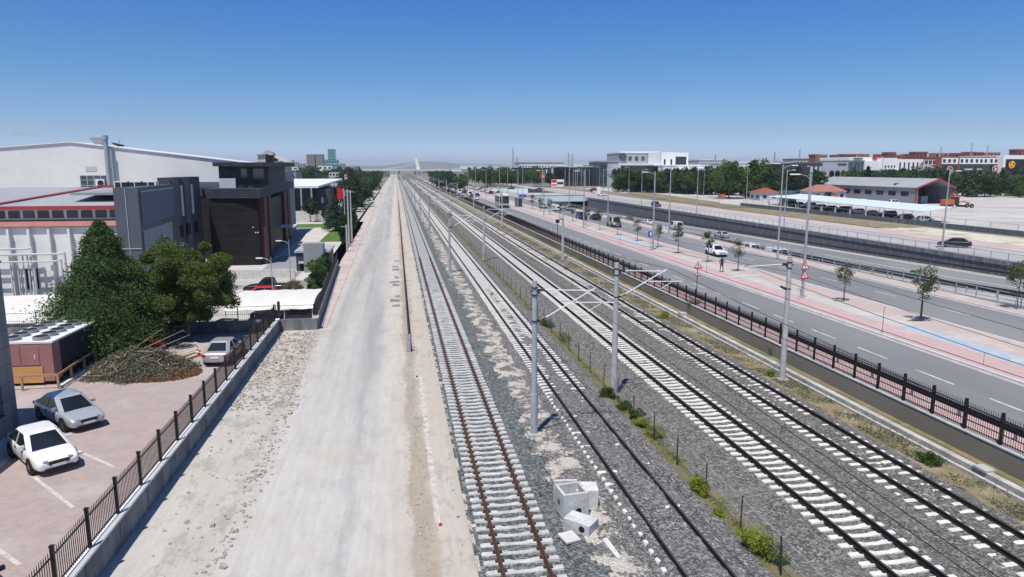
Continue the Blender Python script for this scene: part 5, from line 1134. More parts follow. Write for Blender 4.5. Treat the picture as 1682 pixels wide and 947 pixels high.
for k, (kd, x, y) in enumerate((('van', -19.5, 236), ('hatch', -18.5, 222), ('hatch', -19, 208), ('sedan', -12.2, 255), ('sedan', -10.2, 268), ('van', -21.5, 250), ('sedan', -16.3, 198))):
    car(kd, 'car_white', 'white %s parked in the far left yard, %s one from the camera' % ({'van': 'van', 'hatch': 'hatchback', 'sedan': 'saloon'}[kd], ['fourth', 'third', 'second', 'sixth', 'seventh', 'fifth', 'nearest'][k]), (x, y, 0), R(80 + k * 5), group='white vehicles parked in the far left yard', detail=0)

# ------------------------------------------------------------------ loose things by the tracks
def pit(label, loc, rz, tilt, size, hole_side, parts=True, rx=0):
    e = empty('concrete_pit', label, 'concrete pit', loc, rz); e.rotation_euler = (rx, tilt, rz); a, b, h = size; t_ = .11; mb = MB()
    mb.box(-a / 2, a / 2, -b / 2, b / 2, 0, .1); mb.box(-a / 2, -a / 2 + t_, -b / 2, b / 2, .1, h); mb.box(a / 2 - t_, a / 2, -b / 2, b / 2, .1, h); mb.box(-a / 2 + t_, a / 2 - t_, -b / 2, -b / 2 + t_, .1, h); mb.box(-a / 2 + t_, a / 2 - t_, b / 2 - t_, b / 2, .1, h); mb.build('pit_body', 'sleeper_grey', e)
    mb = MB(); mb.tube((-a / 2 - .003, 0, h * .5), (-a / 2 + .02, 0, h * .5), .10, 14); mb.build('pipe_hole', 'black_wall', e); mb = MB(); mb.tube((.1, -b / 2 - .003, h * .28), (.1, -b / 2 + .02, h * .28), .12, 14); mb.build('pipe_hole', 'black_wall', e); return e
pit('open square concrete pit box with round holes standing on the ballast', (6.2, 24.35, -.05), R(7), 0, (1.0, 1.0, .95), 0)
pit('smaller concrete pit box lying tipped on its side in front of the open one', (6.62, 22.75, .02), R(-42), R(-88), (.60, .72, 1.05), 0)
for k, (x, y, z, rz, s, tl) in enumerate(((5.66, 22.45, .0, .35, (.6, .6, .08), 6), (6.15, 25.15, .45, -.1, (.9, .12, .85), 0), (6.95, 25.0, .28, -.15, (.85, .75, .72), 2))):
    mb = MB(); mb.box(-s[0] / 2, s[0] / 2, -s[1] / 2, s[1] / 2, -s[2] / 2, s[2] / 2); mb.tube((0, 0, s[2] / 2), (0, 0, s[2] / 2 + .01), .02, 6); o = mb.build('concrete_slab' if k < 2 else 'concrete_block', 'concrete_light', bevel=.01); o.location = (x, y, z); o.rotation_euler = (R(tl), R(tl / 2), rz)
    tag(o, ['small white concrete cover slab lying flat left of the tipped pit', 'pale concrete slab standing on edge behind the open pit', 'pale concrete block right behind the open pit'][k], 'concrete slab')
mb = MB(); mb.prism([(6.75, 22.1), (6.95, 22.2), (7.05, 20.9), (6.9, 20.8)], -.05, .03); tag(fixn(mb.build('kerb_stone', 'concrete_light')), 'long narrow pale kerb stone lying in the sand below the pits', 'kerb stone')
mb = MB(); mb.box(1.06, 1.27, 24.2, 43, -.05, .006); tag(mb.build('cable_duct', 'duct_dusty'), kind='structure')
for k, (x, y, c) in enumerate(((1.25, 24.0, 'red_paint'), (.95, 42.8, 'blue_paint'), (5.4, 47.5, 'yellow_paint'))):
    mb = MB(); mb.M = Matrix.Translation((x, y, .02)) @ Matrix.Scale(.5, 4); mb.prism([(-.12, -.05), (.02, -.11), (.13, .0), (.05, .1), (-.08, .08)], 0, .12); mb.prism([(-.03, -.03), (.06, -.02), (.03, .06)], .12, .2); tag(fixn(mb.build('scrap', c)), ['small crumpled red scrap at the end of the pale duct strip', 'tiny blue scrap at the far end of the pale duct strip', 'small yellow scrap on the ballast right of the first track'][k], 'scrap')
# broken stones, bricks and clods on the demolished verge (uncountable)
def rubble(name, mat, n, fn, seed, size=(.03, .14)):
    q = random.Random(seed); mb = MB()
    for _ in range(n):
        x, y = fn(q); s = q.uniform(*size) * (1.0 if q.random() < .9 else 1.8); rz = q.uniform(0, 3.14); mb.M = Matrix.Translation((x, y, s * .15)) @ Matrix.Rotation(rz, 4, 'Z') @ Matrix.Rotation(q.uniform(-.5, .5), 4, 'X')
        a, b, c = s * q.uniform(.5, 1), s * q.uniform(.35, .8), s * q.uniform(.25, .5); j = lambda: q.uniform(.7, 1.0)
        mb.add([(-a * j(), -b * j(), -c), (a * j(), -b * j(), -c), (a * j(), b * j(), -c), (-a * j(), b * j(), -c), (-a * j() * .8, -b * j() * .8, c), (a * j() * .8, -b * j() * .8, c), (a * j() * .8, b * j() * .8, c), (-a * j() * .8, b * j() * .8, c)], [(0, 3, 2, 1), (4, 5, 6, 7), (0, 1, 5, 4), (1, 2, 6, 5), (2, 3, 7, 6), (3, 0, 4, 7)])
    mb.M = None; return tag(mb.build(name, mat), kind='stuff')
rubble('rubble', 'rock', 1500, lambda q: (-9.1 + 3.0 * q.random() ** 1.3, 38 + 18 * q.random()), 1, (.025, .12))
rubble('broken_bricks', 'brick_bit', 160, lambda q: (-8.9 + 2.4 * q.random(), 44 + 12.5 * q.random()), 2, (.04, .12))
rubble('scattered_stones', 'rock', 420, lambda q: (-6.35 + q.gauss(0, .28) + .35 * math.sin(q.random() * 3), 15 + 28 * q.random()), 3, (.03, .12))
rubble('scattered_stones', 'rock', 150, lambda q: (-8.8 + 2.4 * q.random(), 15 + 28 * q.random()), 4, (.03, .10))
rubble('clods', 'rock', 1500, lambda q: (.62 + q.gauss(0, .22), 15 + 50 * q.random()), 5, (.015, .06))
mb = MB(); q = random.Random(12)
for k in range(9):
    y = (66, 68.5, 71, 78, 80.2, 83.5, 90, 93, 99)[k]; a = q.uniform(.35, 1.1); pts = [(.05 + (0 if i in (0, 1) else -a) + q.uniform(-.08, .08), y + (0 if i in (0, 3) else q.uniform(.8, 2.0))) for i in (0, 3, 2, 1)]; mb.prism(pts, -.1, .004 + k * .0002)
struct(fixn(mb.build('dark_strips', 'asphalt')) and mb, 'dark_strip', 'asphalt') if False else tag(fixn(mb.build('dark_strip', 'asphalt')), kind='structure')  # flat uneven dark strips on the road, left of the mesh screen
# weeds by the tracks
def weed(label, x, y, rr, h, mat, sd, z=-.2, name='shrub', n=13, per=170): return tree(name, label, 'shrub', (x, y, z), leaves(pts_round(h, rr * 1.1, .0, n, per, sd, .30), .05, 'crown', mat, 2.0, sd), None)
for k, (x, y, rr, h, m_, lab) in enumerate(((11.85, 20.6, .62, .75, 'leaf_yellow', 'large yellow green bush at the wire fence near the bottom of the view'), (12.25, 20.3, .38, .5, 'leaf_green', 'dull green bush touching the large yellow one at the wire fence'),
    (11.75, 25.3, .36, .6, 'leaf_yellow', 'yellow flowering weed at the wire fence, second clump from the bottom'), (12.0, 25.9, .3, .5, 'leaf_lime', 'lime green weed just behind the second clump at the wire fence'), (11.65, 23.4, .22, .3, 'leaf_yellow', 'small yellow weed between the first two clumps'),
    (11.75, 37.7, .42, .6, 'leaf_green', 'rounded dark green bush at the foot of the middle mast'), (11.9, 35.6, .4, .5, 'leaf_green', 'green bush just below the middle mast bush'), (12.1, 34.0, .35, .6, 'leaf_green', 'third green bush below the middle mast'), (12.2, 31.6, .5, .5, 'leaf_yellow', 'yellowish grass clump midway along the wire fence'), (12.1, 33.0, .4, .5, 'leaf_yellow', 'yellowish grass clump below the three green bushes'),
    (26.0, 58.5, 1.0, 1.9, 'leaf_green', 'bright green bush growing through the picket fence'), (25.9, 43.6, .7, .9, 'leaf_green', 'green creeper bush at the foot of the picket fence near the last mast'), (22.95, 26.3, .42, .55, 'leaf_green', 'green weed in the dry grass beside the channel'), (22.9, 40.0, .22, .4, 'leaf_lime', 'tiny lime weed at the foot of the rightmost mast'),
    (12.3, 51.5, .5, .6, 'leaf_yellow', 'yellow weed clump at the wire fence left of the middle mast'), (12.2, 56.5, .6, .5, 'leaf_green', 'dull green weeds at the wire fence behind the nearest mast'), (22.6, 57.7, .5, .6, 'leaf_yellow', 'yellow weed clump beside the drainage channel'))):
    weed(lab, x, y, rr, h, m_, 60 + k)
n = 26000; r_ = np.random.RandomState(21); y = 16 + 150 * r_.rand(n) ** 1.6; x = 22.5 + 1.5 * r_.rand(n); keep = np.sin(y * .7) + np.sin(y * 2.3 + x * 2) + r_.normal(size=n) * .6 > .1
o = bpy.data.objects.new('dry_grass_tufts', leaves(np.stack([x, y, -.1 + .12 * r_.rand(n)], 1)[keep], .07, 'dry_grass_tufts', 'leaf_dry', 3.0, 8, 2.0)); COL.objects.link(o); tag(o, kind='stuff')
n = 9000; y = 16 + 110 * r_.rand(n) ** 1.5; x = 12.05 + .3 * r_.normal(size=n); keep = np.sin(y * .9) + np.sin(y * 2.9) + r_.normal(size=n) * .5 > .5
o = bpy.data.objects.new('weed_tufts', leaves(np.stack([x, y, -.25 + .2 * r_.rand(n)], 1)[keep], .06, 'weed_tufts', 'leaf_yellow', 2.5, 9, 1.5)); COL.objects.link(o); tag(o, kind='stuff')
# ================================================================== right side: island trees, traffic
spl = [leaves(pts_round(4.9 - .5 * (k % 2), .62 + .16 * (k % 3), 1.5, 15, 70, 80 + k, .42), .11, 'crown', 'leaf_sapling', 1.6, 80 + k) for k in range(4)]
def sap_trunk(h):
    mb = MB(); mb.tube((0, 0, 0), (0, 0, h), .045, 6, .015); mb.tube((.12, .05, 0), (.1, .05, 1.6), .025, 5)
    for k in range(5): a = (0, 0, 1.7 + k * .5); mb.tube(a, (math.cos(k * 2.4) * .5, math.sin(k * 2.4) * .5, a[2] + .7), .015, 4)
    return mb.mesh('trunk', 'bark')
stk = sap_trunk(4.2)
for k, y in enumerate((48.2, 56.8, 75.9, 84.1, 93.9, 101.8, 111, 121.6, 133, 143.5, 155, 167.3, 179, 191, 203)):
    x = 39.9 if k == 0 else 39.2 if k == 1 else 38.7; tree('street_sapling', 'young street tree with a thin trunk on the island, %s of the row' % ORD[k], 'tree', (x, y, 1.02), spl[k % 4], stk, 'young street trees on the island', k * 1.3, (1.25, 1.25, 1.0) if k == 0 else rnd.uniform(.8, 1.0))
    mb = MB(); mb.prism([(x - .35 + .3 * math.cos(a) * 1.6, y + .35 + .28 * math.sin(a)) for a in [i * math.pi / 6 for i in range(12)]], .95, 1.027); tag(mb.build('tree_foot_patch', 'weed_soil'), kind='structure')  # dark oval patch on the paving, off-centre from the trunk
tree('street_sapling', 'young street tree at the right edge of the view beside the pipe railing', 'tree', (51.4, 51.2, 1.02), spl[1], stk, 'young street trees on the island', 2, 1.0)
FW = HEAD(0, -1); AW = HEAD(0, 1)
car('hatch', 'car_white', 'white older saloon driving towards the camera beside the person on the island', (43.3, 91.6, .9), HEAD(-.02, -1), detail=1, name='moving_car')
car('van', 'car_white', 'white van low in the underpass behind the pipe railing', (57.6, 100.5, zslot(100)), HEAD(0, -1), 'van', detail=1, name='moving_van')
e = car('van', 'car_white', 'second white van following close behind in the underpass', (57.6, 109.0, zslot(109)), HEAD(0, -1), 'van', detail=0, name='moving_van')
rest = [('van', 'car_beige', (44.2, 141.5), .9, -1, 'beige minibus coming along the far carriageway behind the saplings', 'minibus'), ('sedan', 'car_black', (45.7, 161), .9, 1, 'black saloon on the far carriageway next to the dark pickup', 'car'), ('suv', 'car_navy', (42.9, 163), .9, -1, 'dark blue off-road car coming towards the camera on the far carriageway', 'car'),
 ('sedan', 'car_silver', (48.3, 198), .9, -1, 'silver saloon near the bridge by the underpass railing', 'car'), ('hatch', 'car_silver', (43.6, 211), .9, -1, 'silver hatchback beyond the saplings', 'car'), ('hatch', 'car_white', (44.5, 196), .9, 1, 'white hatchback in the sapling shade on the far carriageway', 'car'),
 ('sedan', 'car_black', (37.0, 243), .9, -1, 'black saloon just behind the grey bus', 'car'), ('sedan', 'car_grey', (30.4, 291), .9, -1, 'dark saloon in the left lane ahead of the bus', 'car'), ('hatch', 'car_white', (29.8, 270), .9, -1, 'white hatchback in front of the dark cars left of the bus', 'car'), ('van', 'car_white', (31.2, 307), .9, -1, 'white van between the two dark saloons on the near road', 'van'),
 ('sedan', 'car_black', (34.0, 303), .9, -1, 'black saloon right of the white van on the near road', 'car'), ('van', 'car_white', (36.0, 380), .9, -1, 'white delivery van farther up the near road', 'van'), ('hatch', 'car_silver', (32.5, 375), .9, -1, 'silver hatchback far up the near road', 'car'), ('sedan', 'car_white', (48, 420), .9, -1, 'white saloon far up the road to the right', 'car'), ('sedan', 'car_black', (55, 440), .9, -1, 'black saloon far up the road beyond the bridge', 'car'),
 ('hatch', 'car_white', (60, 235), zslot(235), -1, 'white hatchback deep in the underpass', 'car')]
for k, (kd, pt, (x, y), z, d, lab, cat) in enumerate(rest): car(kd, pt, lab, (x, y, z), HEAD(0, d), cat, None, 0 if y > 150 else 1, name='moving_' + cat.replace(' ', '_').replace('-', '_'))
car('sedan', 'car_black', 'black saloon with a blue sheen on the upper street behind the underpass wall', (83.6, 95.5, .9), HEAD(-.75, .65), detail=1, name='moving_car'); bpy.context.view_layer.update()
car('suv', 'car_grey', 'dark car seen from the front on the upper street behind the lamp post', (79.6, 212, .9), HEAD(0, -1), detail=0, name='moving_car')
car('sedan', 'car_silver', 'silver car cut off by the right edge in the underpass', (66.9, 61.6, zslot(62)), HEAD(0, 1), detail=0, name='moving_car')
for k, (x, y, pt, lab) in enumerate(((93, 330, 'car_white', 'white saloon on the upper street far behind the wall'), (99, 352, 'car_black', 'black saloon on the upper street beside the trees'), (88, 300, 'car_white', 'white hatchback on the upper street nearer the bridge'), (76, 380, 'car_grey', 'dark grey saloon crossing beyond the bridge'), (64, 400, 'car_black', 'black hatchback crossing beyond the bridge'), (104, 372, 'car_red', 'red car parked at the far white showroom'))): car('sedan', pt, lab, (x, y, .9), R(20 * k), detail=0, name='moving_car')
tr_ = random.Random(77); tn = 0; protos = {}
for kd in ('sedan', 'hatch', 'van'):
    for pt in ('car_white', 'car_silver', 'car_black', 'car_grey'): protos[(kd, pt)] = None
for ln, n_ in ((29.6, 15), (32.4, 13), (43.8, 17), (47.4, 14), (57.4, 5), (69, 6)):
    for k in range(n_):
        y = 325 + (k + tr_.random() * .8) * (330 / n_) if ln < 50 else 130 + (k + tr_.random() * .7) * (150 / n_)
        kd = tr_.choice(['sedan', 'hatch', 'van', 'sedan']); pt = tr_.choice(['car_white', 'car_white', 'car_silver', 'car_black', 'car_grey']); z = .9 if ln < 50 else zslot(y); d = -1 if (ln < 40 or ln == 57.4) else 1
        if protos[(kd, pt)] is None: o = protos[(kd, pt)] = car(kd, pt, 'x', (ln, y, z), HEAD(0, d), 'car', 'distant traffic', 0, name='moving_car'); bpy.context.view_layer.update()
        else: o = copy_tree(protos[(kd, pt)], None, (ln, y, z), HEAD(0, d))
        tn += 1; cn = {'car_white': 'white', 'car_silver': 'silver', 'car_black': 'black', 'car_grey': 'dark grey'}[pt]; kn = {'sedan': 'saloon', 'hatch': 'hatchback', 'van': 'van'}[kd]
        o['label'] = '%s %s in the distant traffic on the %s, %s from the camera' % (cn, kn, {29.6: 'left near lane', 32.4: 'right near lane', 43.8: 'left far lane', 47.4: 'right far lane', 57.4: 'underpass near lane', 69: 'underpass far lane'}[ln], nth(k + 1)); o['category'] = 'van' if kd == 'van' else 'car'
# bus
def bus(label, loc, rz, paint='light_grey', L_=10.5, W_=2.5, H_=3.1, name='city_bus', cat='bus'):
    e = empty(name, label, cat, loc, rz); mb = MB(); c = .12; pr = [(-W_ / 2, .35), (W_ / 2, .35), (W_ / 2, H_ - .35), (W_ / 2 - .25, H_ - .02), (-W_ / 2 + .25, H_ - .02), (-W_ / 2, H_ - .35)]
    mb.loft([[(x * k, y, z if z < 1 else z * kz) for x, z in pr] for y, k, kz in ((-L_ / 2, .97, .985), (-L_ / 2 + .15, 1, 1), (L_ / 2 - .3, 1, 1), (L_ / 2, .96, .95))]); fixn(mb.build('body', paint, e))
    mb = MB(); mb.box(-W_ / 2 + .15, W_ / 2 - .15, L_ / 2 - .02, L_ / 2 + .04, 1.35, H_ - .5); mb.build('windscreen', 'glass', e)
    mb = MB(); mb.box(-W_ / 2 - .02, W_ / 2 + .02, -L_ / 2 + .6, L_ / 2 - .6, 1.5, H_ - .7); mb.build('side_windows', 'glass', e); mb = MB(); mb.box(-W_ / 2 + .1, W_ / 2 - .1, L_ / 2 - .02, L_ / 2 + .03, .3, .8); mb.build('bumper', 'plastic_black', e)
    mb = MB(); mb.box(-.9, .9, -1.5, 1.5, H_ - .02, H_ + .2); mb.box(-W_ / 2 + .2, W_ / 2 - .2, -L_ / 2 + .2, L_ / 2 - .4, H_ - .02, H_ + .04); mb.build('roof_unit', 'white_paint', e)
    if (.5,) not in WH: WH[(.5,)] = wheel_meshes(.5, .3)
    for sx_ in (-1, 1):
        for y in (-L_ * .28, L_ * .3): o = bpy.data.objects.new('wheel', WH[(.5,)][0]); COL.objects.link(o); o.parent = e; o.location = (sx_ * (W_ / 2 - .14), y, .5); r2 = bpy.data.objects.new('rim', WH[(.5,)][1]); COL.objects.link(r2); r2.parent = o
    return e
bus('grey city bus with a white roof driving towards the camera on the near road', (32.2, 219, .9), FW, H_=4.0, W_=3.0)
bus('small white truck like bus far along the near road', (43.5, 470, .9), FW, 'white_paint', 8, 2.5, 3.4, 'delivery_truck', 'truck'); bus('tall pale lorry parked at the far end of the near road', (27.5, 440, .9), FW, 'roof_blue', 9, 2.6, 4.2, 'delivery_truck', 'truck')
# bus shelter, signs
e = empty('bus_shelter', 'teal glass shelter on the island right of the grey bus', 'shelter', (37.3, 217, 1.02)); mb = MB(); mb.box(-1.3, 1.3, -1.5, 1.5, 2.5, 2.7); mb.build('roof', 'teal_wall', e); mb = MB(); mb.box(-1.2, 1.2, 1.3, 1.4, .1, 2.5); mb.box(-1.2, -1.1, -1.4, 1.3, .1, 2.5); mb.build('glass_wall', 'glass_green', e); mb = MB(); mb.box(-1, 1, .5, 1, .4, .5); mb.build('bench', 'teal_wall', e)
e = empty('signal_post', 'dark signal head on a thin post beside the tracks behind the channel', 'signal', (26.9, 118, 1.0)); mb = MB(); mb.tube((0, 0, 0), (0, 0, 2.8), .07, 8); mb.build('post', 'teal_wall', e); mb = MB(); mb.box(-.3, .3, -.2, .2, 2.6, 3.2); mb.build('signal_head', 'plastic_black', e)
person('person in black clothes standing on the brick island near the white saloon', (36.55, 75.7, 1.02), R(150)); person('person in dark clothes walking on the upper street beside the green kiosk', (118.5, 214, .98), R(60))
# billboard
e = empty('billboard', 'billboard with red and white left panels and a dark car picture on the right', 'billboard', (93.5, 411, .9)); mb = MB(); mb.box(-3.7, 3.7, -.2, .2, 1.2, 5.4); mb.build('board', 'white_paint', e); mb = MB(); mb.box(-3.6, -.6, -.26, -.21, 3.6, 5.2); mb.box(-3.6, -.6, -.26, -.21, 1.9, 2.6); mb.build('red_panel', 'red_paint', e); mb = MB(); mb.box(-.4, 3.4, -.26, -.21, 2.6, 3.9); mb.build('dark_panel', 'car_navy', e); mb = MB(); mb.box(-2.8, -2.4, -.1, .1, 0, 1.2); mb.box(2.4, 2.8, -.1, .1, 0, 1.2); mb.build('leg', 'galv', e)
def signboard(label, x, y, z, w_, h, z0, mat, name='road_sign', round_=False):
    e = empty(name, label, 'sign', (x, y, z)); mb = MB(); mb.tube((0, .05, 0), (0, .05, z0 + h * .5), .06, 6); mb.build('post', 'galv', e); mb = MB()
    if round_: mb.disc((0, 0, z0 + h / 2), (0, 1, 0), h / 2, 20, .1)
    else: mb.box(-w_ / 2, w_ / 2, -.05, .02, z0, z0 + h)
    mb.build('panel', mat, e); return e
signboard('orange board in front of the tree belt by the upper street', 118.5, 248, .9, 2.4, 1.4, 1.0, 'orange_paint'); signboard('small blue round sign above a yellow plate by the upper street', 110, 232, .9, 1, 1, 1.8, 'blue_paint', round_=True); signboard('white upright information board at the grass triangle', 86.5, 300, .9, 1.6, 3.2, .8, 'white_paint')
e = signboard('round red totem sign on a white mast at the glass showroom', 76.5, 372, .9, 3, 3.2, 6.2, 'red_paint', round_=True); mb = MB(); mb.box(-.5, .5, -.1, -.06, 7.4, 8.0); mb.build('white_mark', 'white_paint', e)
# kiosk and canopies
e = empty('green_kiosk', 'dark green glazed kiosk at the left end of the pale canopy', 'kiosk', (129.5, 222, .9)); mb = MB(); mb.box(-2.2, 2.2, -1.5, 1.5, .1, 4.2); mb.build('cabin', 'glass_green', e); mb = MB()
for x in (-2.2, -.8, .8, 2.2): mb.box(x - .1, x + .1, -1.6, -1.5, 0, 4.2)
mb.box(-2.6, 2.6, -2, 2, 4.2, 4.4); mb.build('frame', 'teal_wall', e)
e = empty('long_canopy', 'long pale blue white canopy roof on thin posts along the yard wall', 'canopy', (0, 0, 0)); mb = MB(); q = [(111.5, 137, 3.6), (121.5, 140, 4.3), (134, 222, 4.3), (122, 222, 3.6)]; mb.slab(q, .12); fixn(mb.build('roof', 'roof_blue', e))
for k in range(12):
    u = k / 11; a_ = Vector(q[0]).lerp(Vector(q[3]), u); b_ = Vector(q[1]).lerp(Vector(q[2]), u); mb = MB(); mb.tube((a_.x + .4, a_.y, .88), (a_.x + .4, a_.y, 3.6), .07, 6); mb.tube((b_.x - .6, b_.y, .88), (b_.x - .6, b_.y, 4.2), .07, 6); mb.build('post', 'white_metal', e)
for k in range(11):
    x = 115.5 + k * .98; y = 142 + k * 7.2; car(['sedan', 'hatch', 'suv'][k % 3], ['car_white', 'car_grey', 'car_black', 'car_silver'][k % 4], '%s car parked under the pale canopy, %s one from the right end' % (['white', 'dark grey', 'black', 'silver'][k % 4], ORD[k]), (x, y, .88), R(80), group='cars parked under the pale canopy', detail=0)
# hangar, houses
e = empty('grey_hangar', 'long grey workshop shed with a row of dark windows and an open red edged gable', 'building', (0, 0, .88)); x0, x1, y0, y1, ze, zr = 171.0, 184.5, 214, 272, 5.5, 8.5; xm = 178.6
mb = MB(); mb.box(x0, x0 + .3, y0, y1, 0, ze); mb.box(x1 - .3, x1, y0, y1, 0, ze); mb.prism([(x0, y1), (x1, y1), (x1, y1 + .3), (x0, y1 + .3)], 0, ze); mb.box(x0 + .3, x0 + .8, y0, y0 + .4, 0, ze); fixn(mb.build('wall', 'grey_wall', e))
mb = MB(); mb.slab([(x0 - .5, y0 - .8, ze), (xm, y0 - .8, zr), (xm, y1 + .5, zr), (x0 - .5, y1 + .5, ze)], .2); mb.slab([(xm, y0 - .8, zr), (x1 + .5, y0 - .8, ze), (x1 + .5, y1 + .5, ze), (xm, y1 + .5, zr)], .2); fixn(mb.build('roof', 'roof_grey', e))
mb = MB(); mb.bar((x0 - .5, y0 - .85, ze - .15), (xm, y0 - .85, zr - .15), .2, .5); mb.bar((xm, y0 - .85, zr - .15), (x1 + .5, y0 - .85, ze - .15), .2, .5); mb.box(x0 - .3, x0 + .2, y0 - .4, y0 - .05, 0, ze - .2); mb.box(x1 - .2, x1 + .3, y0 - .4, y0 - .05, 0, ze - .2); mb.build('gable_trim', 'red_trim', e)
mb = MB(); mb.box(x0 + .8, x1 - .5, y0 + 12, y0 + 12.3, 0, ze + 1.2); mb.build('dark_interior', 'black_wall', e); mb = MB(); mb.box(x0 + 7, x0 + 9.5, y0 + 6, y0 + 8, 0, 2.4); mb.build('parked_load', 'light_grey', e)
for k in range(8): mb = MB(); mb.box(x0 - .05, x0 + .02, y0 + 3.5 + k * 6.4, y0 + 7.3 + k * 6.4, 2.6, 4.1); mb.build('window', 'glass', e)
e = empty('white_roof_hall', 'low hall with a broad white roof joined behind the grey workshop', 'building', (0, 0, .88)); mb = MB(); mb.box(161, 187, 273.5, 330, 0, 5.4); mb.build('wall', 'light_grey', e); mb = MB(); mb.slab([(160, 273, 5.5), (174, 273, 9.2), (174, 331, 9.2), (160, 331, 5.5)], .2); mb.slab([(174, 273, 9.2), (188, 273, 5.5), (188, 331, 5.5), (174, 331, 9.2)], .2); fixn(mb.build('roof', 'roof_white', e)); mb = MB(); mb.box(165, 173.9, 300, 300.5, 7.0, 9.5); mb.build('roof_joint', 'grey_wall', e)
def hip(label, x0, x1, y0, y1, h, rh, z=.88, wall='light_grey', roof='roof_pink', name='small_house', n=4):
    e = empty(name, label, 'house', (x0, y0, z)); a, b = x1 - x0, y1 - y0; mb = MB(); mb.box(0, a, 0, b, 0, h); mb.build('wall', wall, e); mb = MB(); o = .6; r1 = b * .4
    mb.add([(-o, -o, h), (a + o, -o, h), (a + o, b + o, h), (-o, b + o, h), (r1, b / 2, h + rh), (a - r1, b / 2, h + rh)], [(0, 1, 5, 4), (1, 2, 5), (2, 3, 4, 5), (3, 0, 4), (3, 2, 1, 0)]); mb.build('roof', roof, e)
    for k in range(n): mb = MB(); mb.box(a * (k + .3) / n, a * (k + .7) / n, -.05, .02, .9, h - .9); mb.build('window', 'glass', e)
    for k in range(2): mb = MB(); mb.box(-.05, .02, b * (k + .3) / 2, b * (k + .7) / 2, .9, h - .9); mb.build('window', 'glass', e)
    return e
hip('single storey house with a pink hip roof in front of the grey workshop', 152.0, 165, 243, 252, 3.4, 2.4); hip('small gate house with a dark red roof beside the tree belt', 132.5, 140, 246, 254, 3.0, 1.6, roof='roof_red', n=2)
# orange machines
def wheelset(e, pts, r, w_, mat='rim'):
    if (r,) not in WH: WH[(r,)] = wheel_meshes(r, w_)
    for x, y in pts: o = bpy.data.objects.new('wheel', WH[(r,)][0]); COL.objects.link(o); o.parent = e; o.location = (x, y, r); r2 = bpy.data.objects.new('rim', WH[(r,)][1]); COL.objects.link(r2); r2.parent = o
e = empty('road_grader', 'orange road grader with a long neck parked in front of the open workshop', 'grader', (167.5, 192.5, .88), HEAD(1, -.05))
mb = MB(); mb.box(-1.0, 1.0, -4.3, -1.2, .9, 2.6); mb.build('engine_cover', 'orange_paint', e); mb = MB(); mb.box(-.8, .8, -1.2, .5, .9, 3.3); mb.build('cab', 'glass', e); mb = MB(); mb.box(-.95, .95, -1.4, .7, 3.3, 3.5); mb.build('cab_roof', 'orange_paint', e)
mb = MB(); mb.path([(0, .5, 1.6), (0, 2.5, 2.0), (0, 4.6, 1.4)], .2, 6); mb.build('neck', 'orange_paint', e); mb = MB(); mb.bar((-1.7, 1.4, .6), (1.7, 2.2, .6), .1, .6); mb.build('blade', 'plastic_black', e); wheelset(e, [(-.95, -3.7), (.95, -3.7), (-.95, -2.1), (.95, -2.1), (-.95, 4.6), (.95, 4.6)], .65, .4)
e = empty('wheel_loader', 'orange wheel loader parked in front of the pink roofed house', 'wheel loader', (151.5, 233, .88), HEAD(-1, .1)); mb = MB(); mb.box(-1.1, 1.1, -3.2, -.6, .9, 2.6); mb.build('engine_cover', 'orange_paint', e); mb = MB(); mb.box(-.8, .8, -.7, .9, .9, 3.3); mb.build('cab', 'glass', e); mb = MB(); mb.box(-.9, .9, -.8, 1, 3.3, 3.5); mb.build('cab_roof', 'plastic_black', e)
mb = MB(); mb.bar((-.5, .8, 1.6), (-.5, 3, .8), .2, .4); mb.bar((.5, .8, 1.6), (.5, 3, .8), .2, .4); mb.build('lift_arm', 'orange_paint', e); mb = MB(); mb.loft([[(x, 2.9, .2), (x, 3.9, .15), (x, 3.2, 1.3), (x, 2.8, 1.2)] for x in (-1.4, 1.4)]); fixn(mb.build('bucket', 'orange_paint', e)); wheelset(e, [(-1, -2.1), (1, -2.1), (-1, 1.4), (1, 1.4)], .7, .45)
for k, (x, y, kd) in enumerate(((158.5, 224, 'hatch'), (160.5, 212, 'suv'), (151, 238.5, 'hatch'))): car(kd, 'car_white', ['white hatchback parked along the side of the grey workshop', 'white estate car parked near the middle of the grey workshop', 'white car half hidden behind the orange wheel loader'][k], (x, y, .88), R(95), detail=0)
e = empty('kerb_blocks', 'row of red and white painted kerb blocks along the workshop', 'kerb blocks', (0, 0, 0)); 
for k in range(24): mb = MB(); y = 206 + k * 2.2; mb.box(168.6, 169.0, y, y + 1.1, .88, 1.25); mb.build('block', 'red_paint' if k % 2 else 'white_paint', e)
# ================================================================== far vegetation
r_far = [leaves(pts_round(6.5 + (k % 3), 2.9, 1.0, 22, 75, 100 + k, .30), .42, 'crown', ['leaf_green', 'leaf_dark', 'leaf_green', 'leaf_dark', 'leaf_blue', 'leaf_green'][k], 1.5, 100 + k) for k in range(6)]
c_far = [leaves(pts_conifer(8.0, 2.1, 45, 60, 120 + k, power=.9), .36, 'crown', ['leaf_dark', 'leaf_cedar'][k % 2], 1.7, 120 + k) for k in range(3)]
ftr = trunk_mb(3.4, .17, 4, 9, .9).mesh('trunk', 'bark')
def grove(label, group, cat, spots, kinds, smin, smax, name='broadleaf_tree', z=.88):
    spots = sorted(spots, key=lambda s: px_of(s[0], s[1], 4))
    for k, (x, y) in enumerate(spots):
        tree('conifer_tree' if kinds[k % len(kinds)] in c_far else name, label + ', %s from the left' % nth(k + 1), cat, (x, y, z), kinds[k % len(kinds)], ftr, group, rnd.uniform(0, 6.28), rnd.uniform(smin, smax))
q = random.Random(31)
def scat(n, fx): return [fx(q, i / max(1, n - 1)) for i in range(n)]
